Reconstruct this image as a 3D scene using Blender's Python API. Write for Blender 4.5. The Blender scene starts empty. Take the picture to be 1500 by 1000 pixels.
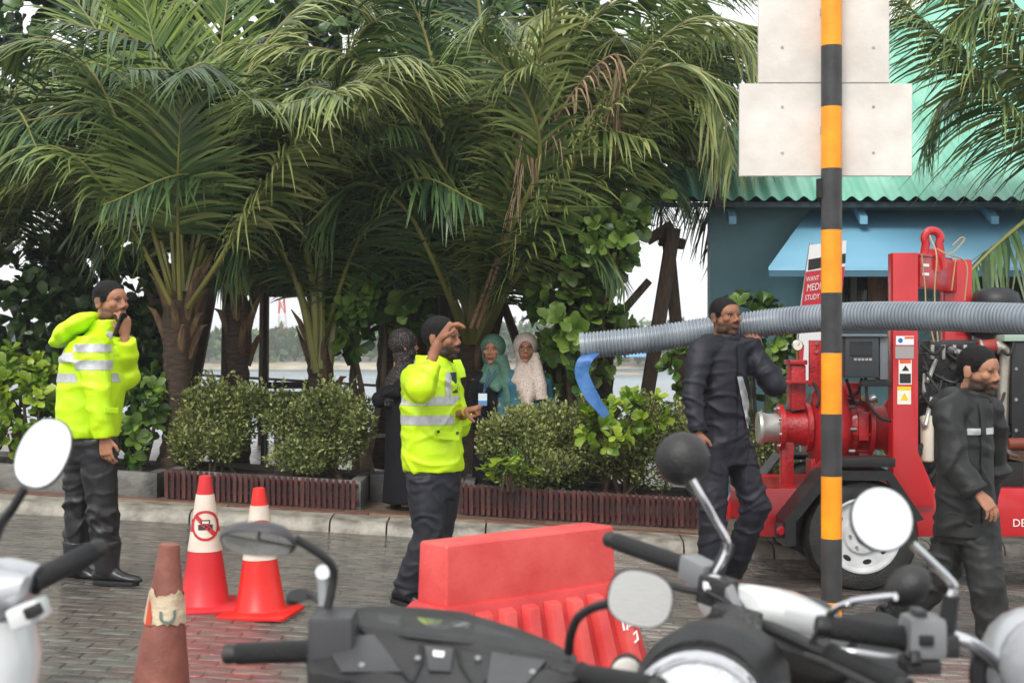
import bpy, bmesh, math, random
import numpy as np
from mathutils import Vector, Matrix, noise

# ---------------------------------------------------------------- camera, world, sun, exposure
scn = bpy.context.scene
COL = scn.collection
CAMZ = 1.45
cam_d = bpy.data.cameras.new('camera'); cam = bpy.data.objects.new('camera', cam_d); COL.objects.link(cam)
cam.location = (0, 0, CAMZ); cam.rotation_euler = (math.radians(90), 0, 0)
cam_d.sensor_width = 36; cam_d.lens = 48; cam_d.shift_y = 0.01
cam_d.clip_start = .1; cam_d.clip_end = 6000
cam_d.dof.use_dof = True; cam_d.dof.focus_distance = 8.6; cam_d.dof.aperture_fstop = 5.2
scn.camera = cam

SUN_EL, SUN_ROT = math.radians(44), math.radians(203)
world = bpy.data.worlds.new('World'); scn.world = world; world.use_nodes = True
wn = world.node_tree; wn.nodes.clear()
def wnode(t, **k):
    n = wn.nodes.new(t)
    for a, v in k.items(): setattr(n, a, v)
    return n
sky = wnode('ShaderNodeTexSky', sky_type='NISHITA', sun_disc=False, sun_elevation=SUN_EL, sun_rotation=SUN_ROT,
            air_density=1.0, dust_density=3.0, ozone_density=1.0)
hsv = wnode('ShaderNodeHueSaturation'); hsv.inputs['Saturation'].default_value = .10
tc = wnode('ShaderNodeTexCoord'); mp = wnode('ShaderNodeMapping'); mp.inputs['Scale'].default_value = (1, 1, 3.2)
cn = wnode('ShaderNodeTexNoise'); cn.inputs['Scale'].default_value = 1.7; cn.inputs['Detail'].default_value = 7; cn.inputs['Roughness'].default_value = .55
cr = wnode('ShaderNodeValToRGB')
cr.color_ramp.elements[0].position = .3; cr.color_ramp.elements[0].color = (.78, .80, .83, 1)
cr.color_ramp.elements[1].position = .7; cr.color_ramp.elements[1].color = (1.0, .995, .98, 1)
gr = wnode('ShaderNodeMix', data_type='RGBA', blend_type='MIX'); gr.inputs[0].default_value = .82
gr.inputs[7].default_value = (9.6, 9.7, 9.8, 1)         # the even cloud deck over the clear-sky model
mul = wnode('ShaderNodeMix', data_type='RGBA', blend_type='MULTIPLY'); mul.inputs[0].default_value = 1
bg = wnode('ShaderNodeBackground'); bg.inputs['Strength'].default_value = .105
wo = wnode('ShaderNodeOutputWorld')
L = wn.links.new
L(sky.outputs[0], hsv.inputs['Color']); L(hsv.outputs[0], gr.inputs[6])
L(tc.outputs['Generated'], mp.inputs[0]); L(mp.outputs[0], cn.inputs['Vector']); L(cn.outputs['Fac'], cr.inputs[0])
L(gr.outputs[2], mul.inputs[6]); L(cr.outputs[0], mul.inputs[7]); L(mul.outputs[2], bg.inputs['Color']); L(bg.outputs[0], wo.inputs['Surface'])

sd = bpy.data.lights.new('sun', 'SUN'); so = bpy.data.objects.new('sun', sd); COL.objects.link(so)
sd.energy = 1.5; sd.angle = math.radians(22); sd.color = (1.0, .97, .92)
# the bright part of the cloud deck stands behind the photographer's left shoulder
_sdir = Vector((math.sin(SUN_ROT)*math.cos(SUN_EL), math.cos(SUN_ROT)*math.cos(SUN_EL), math.sin(SUN_EL)))
so.rotation_euler = (-_sdir).to_track_quat('-Z', 'Y').to_euler(); so.location = (0, 0, 30)

vs = scn.view_settings
scn.display_settings.display_device = 'sRGB'
vs.view_transform = 'Standard'; vs.look = 'None'; vs.exposure = .72; vs.gamma = 1; vs.use_curve_mapping = False
scn.cycles.max_bounces = 7; scn.cycles.transparent_max_bounces = 8
scn.cycles.use_denoising = True

random.seed(7); rng = np.random.default_rng(7)
R = math.radians
V = Vector

# ---------------------------------------------------------------- measuring helpers
FPX = 2000.0
def P(u, v, d): return Vector(((u-750)/FPX*d, d, CAMZ-(v-515)/FPX*d))
def gz(x): return -.06*max(-9.0, min(9.0, x))
def S(r, g, b):
    f = lambda c: c/12.92 if c <= .04045 else ((c+.055)/1.055)**2.4
    return (f(r/255), f(g/255), f(b/255))

# ---------------------------------------------------------------- materials
MATS = {}
def mat(name, c, r=.5, metal=0, c2=None, scale=6, bump=0, bscale=60, coat=0, spec=.5, detail=4, trans=0, rvar=0, attr=None, stretch=None, lo=.35, hi=.65, sheen=0, crease=0, cscale=6):
    if name in MATS: return MATS[name]
    m = bpy.data.materials.new(name); m.use_nodes = True; nt = m.node_tree
    b = nt.nodes['Principled BSDF']; out = nt.nodes['Material Output']
    b.inputs['Base Color'].default_value = (*c, 1); b.inputs['Roughness'].default_value = r; b.inputs['Metallic'].default_value = metal
    b.inputs['Specular IOR Level'].default_value = spec; b.inputs['Coat Weight'].default_value = coat; b.inputs['Coat Roughness'].default_value = .08
    if sheen: b.inputs['Sheen Weight'].default_value = sheen
    N = nt.nodes.new; K = nt.links.new
    t = N('ShaderNodeTexCoord'); src = t.outputs['Object']
    if stretch:
        mpn = N('ShaderNodeMapping'); mpn.inputs['Scale'].default_value = stretch; K(src, mpn.inputs[0]); src = mpn.outputs[0]
    if c2 is not None:
        n = N('ShaderNodeTexNoise'); n.inputs['Scale'].default_value = scale; n.inputs['Detail'].default_value = detail; K(src, n.inputs['Vector'])
        cr_ = N('ShaderNodeValToRGB'); cr_.color_ramp.elements[0].position = lo; cr_.color_ramp.elements[1].position = hi
        cr_.color_ramp.elements[0].color = (*c, 1); cr_.color_ramp.elements[1].color = (*c2, 1)
        if attr:
            a = N('ShaderNodeAttribute'); a.attribute_name = attr
            mm = N('ShaderNodeMath'); mm.operation = 'MULTIPLY_ADD'; mm.inputs[1].default_value = .35; K(n.outputs['Fac'], mm.inputs[0])
            m2 = N('ShaderNodeMath'); m2.operation = 'MULTIPLY_ADD'; m2.inputs[1].default_value = .65; m2.inputs[2].default_value = 0
            K(a.outputs['Fac'], m2.inputs[0]); K(m2.outputs[0], mm.inputs[2]); K(mm.outputs[0], cr_.inputs[0])
        else: K(n.outputs['Fac'], cr_.inputs[0])
        K(cr_.outputs[0], b.inputs['Base Color'])
        if rvar:
            mr = N('ShaderNodeMapRange'); mr.inputs['To Min'].default_value = max(.02, r-rvar); mr.inputs['To Max'].default_value = r+rvar
            K(n.outputs['Fac'], mr.inputs[0]); K(mr.outputs[0], b.inputs['Roughness'])
    if bump:
        n2 = N('ShaderNodeTexNoise'); n2.inputs['Scale'].default_value = bscale; n2.inputs['Detail'].default_value = 5; K(src, n2.inputs['Vector'])
        bp = N('ShaderNodeBump'); bp.inputs['Strength'].default_value = bump; bp.inputs['Distance'].default_value = .02
        K(n2.outputs['Fac'], bp.inputs['Height']); K(bp.outputs[0], b.inputs['Normal'])
    if crease:
        mp3 = N('ShaderNodeMapping'); mp3.inputs['Scale'].default_value = (1, 1, 1.7); mp3.inputs['Rotation'].default_value = (.3, .5, .2); K(t.outputs['Object'], mp3.inputs[0])
        n3 = N('ShaderNodeTexNoise'); n3.noise_type = 'RIDGED_MULTIFRACTAL'; n3.inputs['Scale'].default_value = cscale; n3.inputs['Detail'].default_value = 2.5; n3.inputs['Distortion'].default_value = .6; K(mp3.outputs[0], n3.inputs['Vector'])
        b3_ = N('ShaderNodeBump'); b3_.inputs['Strength'].default_value = crease; b3_.inputs['Distance'].default_value = .012
        if bump: K(bp.outputs[0], b3_.inputs['Normal'])
        K(n3.outputs['Fac'], b3_.inputs['Height']); K(b3_.outputs[0], b.inputs['Normal'])
    if trans:
        tr = N('ShaderNodeBsdfTranslucent'); mx = N('ShaderNodeMixShader'); mx.inputs[0].default_value = trans
        if c2 is not None: K(cr_.outputs[0], tr.inputs['Color'])
        else: tr.inputs['Color'].default_value = (*c, 1)
        K(b.outputs[0], mx.inputs[1]); K(tr.outputs[0], mx.inputs[2]); K(mx.outputs[0], out.inputs['Surface'])
    MATS[name] = m; return m

# ---------------------------------------------------------------- mesh collector
class MB:
    def __init__(s): s.v = []; s.f = []; s.mi = []; s.m = 0
    def add(s, vs, fs):
        o = len(s.v); s.v += [tuple(p) for p in vs]
        for f in fs: s.f.append(tuple(i+o for i in f)); s.mi.append(s.m)
        return s
    def box(s, c, size, rot=None):
        x, y, z = size[0]/2, size[1]/2, size[2]/2
        vs = [V((a*x, b*y, d*z)) for d in (-1, 1) for b in (-1, 1) for a in (-1, 1)]
        M_ = rot if rot is not None else Matrix.Identity(3); c = V(c)
        return s.add([M_ @ p + c for p in vs], [(0, 2, 3, 1), (4, 5, 7, 6), (0, 1, 5, 4), (2, 6, 7, 3), (0, 4, 6, 2), (1, 3, 7, 5)])
    def bbox(s, x0, x1, y0, y1, z0, z1): return s.box(((x0+x1)/2, (y0+y1)/2, (z0+z1)/2), (x1-x0, y1-y0, z1-z0))
    def bar(s, a, b, w, h, up=(0, 0, 1)):
        a, b = V(a), V(b); d = (b-a); l = d.length; d.normalize(); u = V(up)
        if abs(d.dot(u)) > .98: u = V((0, 1, 0))
        x = d.cross(u).normalized(); u = x.cross(d)
        return s.box((a+b)/2, (w, l, h), Matrix((x, d, u)).transposed())
    def loft(s, rings, cap=True):
        n = len(rings[0]); vs = []; fs = []
        for r_ in rings: vs += r_
        for i in range(len(rings)-1):
            for j in range(n): fs.append((i*n+j, i*n+(j+1) % n, (i+1)*n+(j+1) % n, (i+1)*n+j))
        if cap: fs.append(tuple(range(n-1, -1, -1))); fs.append(tuple(range((len(rings)-1)*n, len(rings)*n)))
        return s.add(vs, fs)
    def eloft(s, spec, n=20, cap=True):
        """spec: list of (center, vecA, vecB) elliptical rings"""
        rings = []
        for c, a, b in spec:
            c, a, b = V(c), V(a), V(b)
            rings.append([c + a*math.cos(2*math.pi*k/n) + b*math.sin(2*math.pi*k/n) for k in range(n)])
        return s.loft(rings, cap)
    def tube(s, pts, rad, n=10, cap=True, flat=None):
        pts = [V(p) for p in pts]
        if not hasattr(rad, '__len__'): rad = [rad]*len(pts)
        rings = []; prev = None
        for i, p in enumerate(pts):
            t = (pts[min(i+1, len(pts)-1)] - pts[max(i-1, 0)])
            if t.length < 1e-9: t = V((0, 0, 1))
            t.normalize()
            if prev is None:
                u = V((0, 0, 1)) if abs(t.z) < .9 else V((0, 1, 0)); x = t.cross(u).normalized()
            else: x = (prev - t*prev.dot(t)).normalized()
            prev = x; y = t.cross(x)
            rings.append([p + (x*math.cos(2*math.pi*k/n) + y*math.sin(2*math.pi*k/n))*rad[i] for k in range(n)])
        return s.loft(rings, cap)
    def lathe(s, o, axis, prof, n=24, cap=True):
        """prof: list of (along, radius)"""
        o = V(o); ax = V(axis).normalized(); u = V((0, 0, 1)) if abs(ax.z) < .9 else V((0, 1, 0)); x = ax.cross(u).normalized(); y = ax.cross(x)
        return s.loft([[o + ax*a + (x*math.cos(2*math.pi*k/n) + y*math.sin(2*math.pi*k/n))*r_ for k in range(n)] for a, r_ in prof], cap)
    def ell(s, c, r, rot=None, n=16, m=10):
        c = V(c); vs = []; fs = []; Rm = rot if rot is not None else Matrix.Identity(3)
        for i in range(m+1):
            ph = math.pi*i/m
            for j in range(n):
                th = 2*math.pi*j/n
                vs.append(c + Rm @ V((r[0]*math.sin(ph)*math.cos(th), r[1]*math.sin(ph)*math.sin(th), r[2]*math.cos(ph))))
        for i in range(m):
            for j in range(n):
                a, b, c_, d = i*n+j, i*n+(j+1) % n, (i+1)*n+(j+1) % n, (i+1)*n+j
                fs.append((a, d, c_, b))
        return s.add(vs, fs)
    def prism(s, pts, vec):
        """pts: polygon in 3-D; vec: extrusion"""
        n = len(pts); vec = V(vec); pts = [V(p) for p in pts]
        vs = pts + [p+vec for p in pts]
        return s.add(vs, [tuple(range(n-1, -1, -1)), tuple(range(n, 2*n))] + [(i, (i+1) % n, n+(i+1) % n, n+i) for i in range(n)])
    def mesh(s, name, fixn=True, merge=False):
        me = bpy.data.meshes.new(name); me.from_pydata(s.v, [], s.f)
        if any(s.mi): me.polygons.foreach_set('material_index', s.mi)
        if fixn or merge:
            bm = bmesh.new(); bm.from_mesh(me)
            if merge: bmesh.ops.remove_doubles(bm, verts=bm.verts, dist=1e-4)
            if fixn: bmesh.ops.recalc_face_normals(bm, faces=bm.faces)
            bm.to_mesh(me); bm.free()
        me.update(); return me
    def build(s, name, m, parent=None, smooth=False, bevel=0, seg=2, fixn=True, angle=35):
        me = s.mesh(name, fixn)
        if bevel:
            bm = bmesh.new(); bm.from_mesh(me)
            es = [e for e in bm.edges if len(e.link_faces) == 2 and e.calc_face_angle(0) > R(30)]
            bmesh.ops.bevel(bm, geom=es, offset=bevel, segments=seg, affect='EDGES', profile=.6, clamp_overlap=True)
            bm.to_mesh(me); bm.free()
        return link(name, me, m, parent, smooth or bool(bevel), angle)

def link(name, me, m, parent=None, smooth=False, angle=35):
    o = bpy.data.objects.new(name, me); COL.objects.link(o)
    for mm in (m if isinstance(m, (list, tuple)) else [m]): me.materials.append(mm)
    if smooth:
        me.polygons.foreach_set('use_smooth', [True]*len(me.polygons))
        if angle < 180: me.set_sharp_from_angle(angle=R(angle))
    if parent is not None: o.parent = parent; o.matrix_parent_inverse = parent.matrix_world.inverted() if False else Matrix.Translation(-parent.location) if parent.type == 'EMPTY' else Matrix.Identity(4)
    return o
def thing(name, label, cat, loc=(0, 0, 0), group=None):
    o = bpy.data.objects.new(name, None); COL.objects.link(o); o.location = loc; o.empty_display_size = .1
    o['label'] = label; o['category'] = cat
    if group: o['group'] = group
    return o
def tag(o, label=None, cat=None, group=None, kind=None):
    if label: o['label'] = label
    if cat: o['category'] = cat
    if group: o['group'] = group
    if kind: o['kind'] = kind
    return o
def bez(pts, n=14):
    """smooth polyline through points (Catmull-Rom)"""
    pts = [V(p) for p in pts]; q = [pts[0]*2-pts[1]] + pts + [pts[-1]*2-pts[-2]]; out = []
    segs = len(pts)-1; per = max(2, n//segs)
    for i in range(segs):
        a, b, c, d = q[i:i+4]
        for k in range(per):
            t = k/per
            out.append(.5*((2*b)+(c-a)*t+(2*a-5*b+4*c-d)*t*t+(3*b-a-3*c+d)*t**3))
    out.append(pts[-1]); return out
def np_mesh(name, verts, faces, var=None, nper=None):
    """verts (N,3) array, faces (M,k) array of equal k"""
    me = bpy.data.meshes.new(name); k = faces.shape[1]
    me.vertices.add(len(verts)); me.vertices.foreach_set('co', verts.astype(np.float32).ravel())
    me.loops.add(faces.size); me.loops.foreach_set('vertex_index', faces.astype(np.int32).ravel())
    me.polygons.add(len(faces)); me.polygons.foreach_set('loop_start', np.arange(0, faces.size, k, dtype=np.int32))
    if var is not None:
        a = me.attributes.new('var', 'FLOAT', 'POINT'); a.data.foreach_set('value', var.astype(np.float32))
    me.update(calc_edges=True); me.validate(); return me
def inst(tv, tf, Rm, T, var):
    N, k = len(T), len(tv)
    vs = np.einsum('nij,kj->nki', Rm, tv) + T[:, None, :]
    fs = (tf[None] + (np.arange(N)*k)[:, None, None]).reshape(-1, tf.shape[1])
    return vs.reshape(-1, 3), fs, np.repeat(var, k)
def frames(D, roll=None, upref=None):
    """matrices whose columns are (side, dir, normal) for direction vectors D (N,3)"""
    D = D/np.linalg.norm(D, axis=1, keepdims=True)
    U = np.tile(np.array([0, 0, 1.]), (len(D), 1)) if upref is None else upref
    bad = np.abs((D*U).sum(1)) > .97; U = U.copy(); U[bad] = [0, 1, 0]
    X = np.cross(D, U); X /= np.linalg.norm(X, axis=1, keepdims=True); Z = np.cross(X, D)
    if roll is not None:
        c, s_ = np.cos(roll)[:, None], np.sin(roll)[:, None]; X, Z = X*c+Z*s_, Z*c-X*s_
    return np.stack([X, D, Z], axis=2)
def text_mb(mb, txt, o, ux, uy, size, depth=0):
    """flat lettering: adds the glyph faces at o with axes ux, uy"""
    cu = bpy.data.curves.new('t', 'FONT'); cu.body = txt; cu.size = size; cu.align_x = 'CENTER'; cu.align_y = 'CENTER'; cu.resolution_u = 3
    ob = bpy.data.objects.new('t', cu); COL.objects.link(ob)
    dg = bpy.context.evaluated_depsgraph_get(); me = bpy.data.meshes.new_from_object(ob.evaluated_get(dg))
    o, ux, uy = V(o), V(ux), V(uy)
    mb.add([o+ux*v.co.x+uy*v.co.y for v in me.vertices], [tuple(p.vertices) for p in me.polygons])
    bpy.data.objects.remove(ob); bpy.data.curves.remove(cu); bpy.data.meshes.remove(me); return mb
# ================================================================ THE SETTING
def kerb_y(x):
    t = max(0, min(1, (x-1.7)/2.6)); t = t*t*(3-2*t); return 10.32 + 1.05*t
# ---- road base, seen in the joints and beyond the laid pavers
def road_material():
    m = mat('wet joint sand', S(76, 72, 67), r=.35, c2=S(102, 96, 89), scale=9, bump=.3, bscale=90)
    return m
mb = MB(); xs = [-60, -30, -9] + [-8.5+.5*i for i in range(35)] + [9, 30, 60]
ys = [-40, -10, 0, 3, 6, 9, 12.5]
g = [[(x, y, gz(x)-.014) for x in xs] for y in ys]
mb.add([p for r_ in g for p in r_], [(j*len(xs)+i, j*len(xs)+i+1, (j+1)*len(xs)+i+1, (j+1)*len(xs)+i) for j in range(len(ys)-1) for i in range(len(xs)-1)])
road = mb.build('road', road_material(), smooth=True); tag(road, kind='structure')

def paver_mat(name, c, c2):
    m = mat(name, c, r=.26, c2=c2, scale=5, bump=.25, bscale=34, rvar=.12, spec=.75, lo=.3, hi=.7)
    return m
PV = [paver_mat('wet grey paver', S(124, 122, 115), S(152, 149, 141)), paver_mat('wet brown paver', S(122, 110, 104), S(148, 135, 127)), paver_mat('wet dark paver', S(106, 102, 99), S(134, 129, 125))]
PW, PD, GAP, CH = .20, .10, .0035, .006
tvp = []
for z, ins in ((-.03, 0), (-CH, 0), (0, CH)):
    for sx, sy in ((-1, -1), (1, -1), (1, 1), (-1, 1)): tvp.append((sx*((PW-GAP)/2-ins), sy*((PD-GAP)/2-ins), z))
tvp = np.array(tvp); tfp = [(i*4+j, i*4+(j+1) % 4, (i+1)*4+(j+1) % 4, (i+1)*4+j) for i in range(2) for j in range(4)] + [(8, 9, 10, 11)]
tfp = np.array(tfp)
pm = []
for m_ in PV:
    me = bpy.data.meshes.new('paver'); me.from_pydata([tuple(v) for v in tvp], [], [tuple(f) for f in tfp]); me.materials.append(m_); pm.append(me)
slope_rot = Matrix.Rotation(math.atan(.06), 3, 'Y')
rest = {0: [], 1: [], 2: []}; ind = 0
row = 0; y = 2.6
while y < 12.2:
    half = min(.385*y+.8, 6); nx = int(half/PW)+1
    for i in range(-nx, nx+1):
        x = i*PW + (PW/2 if row % 2 else 0) + .01*math.sin(row*1.7)
        if y > kerb_y(x)+.12: continue
        h = noise.noise((x*.7, y*.7, 3.1)); k = 1 if (h > .12 and random.random() < .6) or random.random() < .12 else (2 if random.random() < .3 else 0)
        if x > .6 and random.random() < .45: k = 1
        wob = .006*noise.noise((x*1.3, y*1.3, 0))
        rot = slope_rot @ Matrix.Rotation(random.gauss(0, .006), 3, 'X') @ Matrix.Rotation(random.gauss(0, .006), 3, 'Y') @ Matrix.Rotation(random.gauss(0, .008), 3, 'Z')
        loc = (x+random.gauss(0, .001), y+random.gauss(0, .001), gz(x)+wob+random.gauss(0, .0009))
        if 5.78 < y and abs(x) < .375*y+.06 and ind < 300:
            o = bpy.data.objects.new('paver', pm[k]); COL.objects.link(o); o.matrix_world = Matrix.Translation(loc) @ rot.to_4x4(); o.parent = road; ind += 1
        else: rest[k].append((loc, np.array(rot)))
    row += 1; y += PD
allv, allf, alli, off = [], [], [], 0
for k, lst in rest.items():
    v_, f_, _ = inst(tvp, tfp, np.array([r_ for _, r_ in lst]), np.array([l for l, _ in lst]), np.zeros(len(lst)))
    allv.append(v_); allf.append(f_+off); off += len(v_); alli += [k]*len(f_)
me = np_mesh('paver_field', np.concatenate(allv), np.concatenate(allf)); 
for m_ in PV: me.materials.append(m_)
me.polygons.foreach_set('material_index', alli)
o = bpy.data.objects.new('paver_field', me); COL.objects.link(o); o.parent = road; o['kind'] = 'stuff'

# ---- film of rain water lying on the pavers
def water_film():
    m = bpy.data.materials.new('rain water film'); m.use_nodes = True; nt = m.node_tree; b = nt.nodes['Principled BSDF']
    b.inputs['Base Color'].default_value = (.93, .94, .92, 1); b.inputs['Transmission Weight'].default_value = 1; b.inputs['IOR'].default_value = 1.33; b.inputs['Roughness'].default_value = .11
    t = nt.nodes.new('ShaderNodeTexCoord'); mp_ = nt.nodes.new('ShaderNodeMapping'); mp_.inputs['Scale'].default_value = (1.0, 3.4, 1)
    n = nt.nodes.new('ShaderNodeTexNoise'); n.inputs['Scale'].default_value = 4.5; n.inputs['Detail'].default_value = 5; n.inputs['Distortion'].default_value = .4
    bp = nt.nodes.new('ShaderNodeBump'); bp.inputs['Strength'].default_value = .8; bp.inputs['Distance'].default_value = .12
    nt.links.new(t.outputs['Object'], mp_.inputs[0]); nt.links.new(mp_.outputs[0], n.inputs['Vector']); nt.links.new(n.outputs['Fac'], bp.inputs['Height']); nt.links.new(bp.outputs[0], b.inputs['Normal'])
    return m
WF = water_film()
def puddle(cx, cy, rx, ry, sd_, name='puddle'):
    mb = MB(); n = 72; rings = []
    for k in (1, .7, .4, .12):
        ring = []
        for j in range(n):
            a = 2*math.pi*j/n; q = 1+.30*noise.noise((math.cos(a)*1.6+sd_, math.sin(a)*1.6, sd_))+.12*noise.noise((math.cos(a)*5+sd_, math.sin(a)*5, 2))
            x = cx+rx*q*k*math.cos(a); y = min(cy+ry*q*k*math.sin(a), kerb_y(cx+rx*q*k*math.cos(a))-.02)
            ring.append(V((x, y, gz(x)+.0075)))
        rings.append(ring)
    vs = [p for r_ in rings for p in r_]; fs = [(i*n+j, i*n+(j+1) % n, (i+1)*n+(j+1) % n, (i+1)*n+j) for i in range(3) for j in range(n)] + [tuple(range(3*n, 4*n))]
    mb.add(vs, fs); o = mb.build(name, WF, smooth=True); tag(o, kind='structure'); return o
puddle(-2.4, 7.5, 3.4, 3.1, 1.0)
puddle(2.2, 8.3, 1.9, 1.3, 9.0)

# ---- kerb: concrete stones with joints
KC = mat('damp kerb concrete', S(110, 105, 96), r=.5, c2=S(164, 158, 146), scale=6.5, bump=.5, bscale=30, detail=8, rvar=.15)
kerb = MB(); 
kerb.bbox(-58, -6.5, 10.34, 10.66, -.05+gz(-9), .09+gz(-9)); ko = kerb.build('kerb', KC, bevel=.02); tag(ko, kind='structure')
cuts = [-6.45, -5.3, -4.2, -3.15, -2.44, -1.38, -.95, -.2, .55, 1.3, 1.99, 2.7, 3.4, 4.1, 4.9, 5.8, 6.8, 8]
for a, b in zip(cuts[:-1], cuts[1:]):
    mb = MB(); rings = []
    nseg = 6
    for i in range(nseg+1):
        x = a+.007+(b-a-.014)*i/nseg; y0 = kerb_y(x); z0 = gz(x)
        wv = .006*noise.noise((x*3, 1, 5))
        prof = [(-.012, -.05), (-.004, .02), (.01, .062+wv), (.035, .085+wv), (.075, .096+wv), (.2, .104+wv), (.33, .108), (.33, -.05)]
        rings.append([V((x, y0+py+wv, z0+pz)) for py, pz in prof])
    mb.loft(rings); mb.build('kerbstone', KC, ko, smooth=True)
# ---- pavement behind the kerb up to the sea wall
PC = mat('wet brown pavement', S(96, 80, 68), r=.3, c2=S(128, 112, 98), scale=3, bump=.35, bscale=50, rvar=.15)
mb = MB(); xs2 = [-60, -30, -9] + [-8.5+.5*i for i in range(35)] + [9, 30, 60]
rows = [lambda x: kerb_y(x)+.335, lambda x: 12.4, lambda x: 14.5, lambda x: 17.6]
pts = [[(x, f(x), gz(x)+.100) for x in xs2] for f in rows] + [[(x, 17.6, -2.5) for x in xs2]]
mb.add([p for r_ in pts for p in r_], [(j*len(xs2)+i, j*len(xs2)+i+1, (j+1)*len(xs2)+i+1, (j+1)*len(xs2)+i) for j in range(4) for i in range(len(xs2)-1)])
pavement = mb.build('pavement', PC); tag(pavement, kind='structure')
# red edging boards along the pavement
EB = [mat('wet red brown board', S(92, 58, 48), r=.3, c2=S(124, 92, 78), scale=7, stretch=(1, 8, 8), bump=.3, bscale=30), mat('wet pale brown board', S(112, 88, 70), r=.3, c2=S(150, 128, 106), scale=7, stretch=(1, 8, 8), bump=.3, bscale=30)]
for r_i, (yy, w_) in enumerate(((10.735, .085), (10.83, .085))):
    x = -6.2 - .3*r_i
    while x < 1.5:
        l = random.uniform(.75, 1.2); mb = MB(); x1 = x+l-.008
        yo = kerb_y(x)-10.32
        mb.prism([(x, yy+yo-w_/2, gz(x)+.098), (x1, yy+yo-w_/2, gz(x1)+.098), (x1, yy+yo+w_/2, gz(x1)+.098), (x, yy+yo+w_/2, gz(x)+.098)], (0, 0, .014+.004*random.random()))
        mb.build('plank', EB[random.random() < .45], pavement, bevel=.003, seg=1); x += l

# ---- planters
CW = mat('stained planter concrete', S(66, 65, 62), r=.6, c2=S(118, 116, 110), scale=3.2, bump=.5, bscale=22, detail=8, lo=.42, hi=.62)
SOIL = mat('wet dark soil', S(46, 36, 28), r=.8, c2=S(70, 56, 44), scale=14, bump=1, bscale=40)
PK = [mat('dark red stained picket', S(56, 24, 24), r=.38, c2=S(80, 36, 34), scale=9, stretch=(6, 6, 1), bump=.3), mat('worn red stained picket', S(70, 34, 32), r=.42, c2=S(98, 56, 50), scale=9, stretch=(6, 6, 1), bump=.3)]
def wall_box(mb, x0, x1, y0, y1, h, n=10, base=.09):
    rings = []
    for i in range(n+1):
        x = x0+(x1-x0)*i/n; z = gz(x)
        rings.append([V((x, y0, z+base)), V((x, y0, z+h)), V((x, y1, z+h)), V((x, y1, z+base))])
    mb.loft(rings)
def planter(x0, x1, y0, y1, h, label, pick=None, yaw=0):
    t = thing('planter', label, 'planter', ((x0+x1)/2, (y0+y1)/2, gz((x0+x1)/2)+.1))
    for nm, a in (('front_wall', (x0, x1, y0, y0+.09)), ('back_wall', (x0, x1, y1-.09, y1)), ('end_wall', (x0, x0+.09, y0+.092, y1-.092)), ('end_wall', (x1-.09, x1, y0+.092, y1-.092))):
        mb = MB(); wall_box(mb, *a, h); mb.build(nm, CW, t, bevel=.008)
    mb = MB(); n = 16; rings = []
    vs = []; fs = []
    for i in range(n+1):
        for j in range(5):
            x = x0+.09+(x1-x0-.18)*i/n; y = y0+.09+(y1-y0-.18)*j/4
            vs.append((x, y, gz(x)+h-.04+.02*noise.noise((x*4, y*4, 0))))
    fs = [(i*5+j, (i+1)*5+j, (i+1)*5+j+1, i*5+j+1) for i in range(n) for j in range(4)]
    mb.add(vs, fs); mb.build('soil', SOIL, t, smooth=True)
    if pick:
        px0, px1, py, ph = pick
        w = .028; k = 0; x = px0
        pms = []
        for m_ in PK:
            pmb = MB(); pmb.prism([(-w/2, -.009, 0), (w/2, -.009, 0), (w/2, -.009, ph-.008), (w/2-.006, -.009, ph), (-w/2+.006, -.009, ph), (-w/2, -.009, ph-.008)], (0, .018, 0))
            me = pmb.mesh('picket'); me.materials.append(m_); pms.append(me)
        while x < px1:
            o = bpy.data.objects.new('picket', pms[random.random() < .3]); COL.objects.link(o)
            o.location = (x, py, gz(x)+.108+random.uniform(-.004, .006)); o.rotation_euler = (random.gauss(0, .012), random.gauss(0, .014), random.gauss(0, .05))
            o.parent = t; o.matrix_parent_inverse = Matrix.Translation(-t.location); x += .046+random.uniform(-.003, .003)
        for zz in (.05, ph-.06):
            mb = MB(); mb.prism([(px0-.02, py+.012, gz(px0)+.108+zz), (px1, py+.012, gz(px1)+.108+zz), (px1, py+.012, gz(px1)+.14+zz), (px0-.02, py+.012, gz(px0)+.14+zz)], (0, .022, 0)); mb.build('rail', PK[0], t, bevel=.003)
    return t
planter(-7.0, -2.86, 11.0, 12.1, .30, 'low bare concrete planter with water stains behind the man on the phone')
planter(-2.80, -1.22, 11.02, 12.0, .33, 'planter with dark red pickets under two clipped shrubs behind the red cones', (-2.78, -1.24, 10.98, .23))
planter(-.40, 1.62, 11.12, 12.15, .34, 'long planter with dark red pickets in front of the two women', (-.42, 1.62, 11.08, .25))
mb = MB(); wall_box(mb, -1.21, -.41, 11.62, 11.80, .34)
o = mb.build('concrete_step', CW, bevel=.01); tag(o, 'short grey concrete step wall between the two picket planters', 'low wall')

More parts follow.
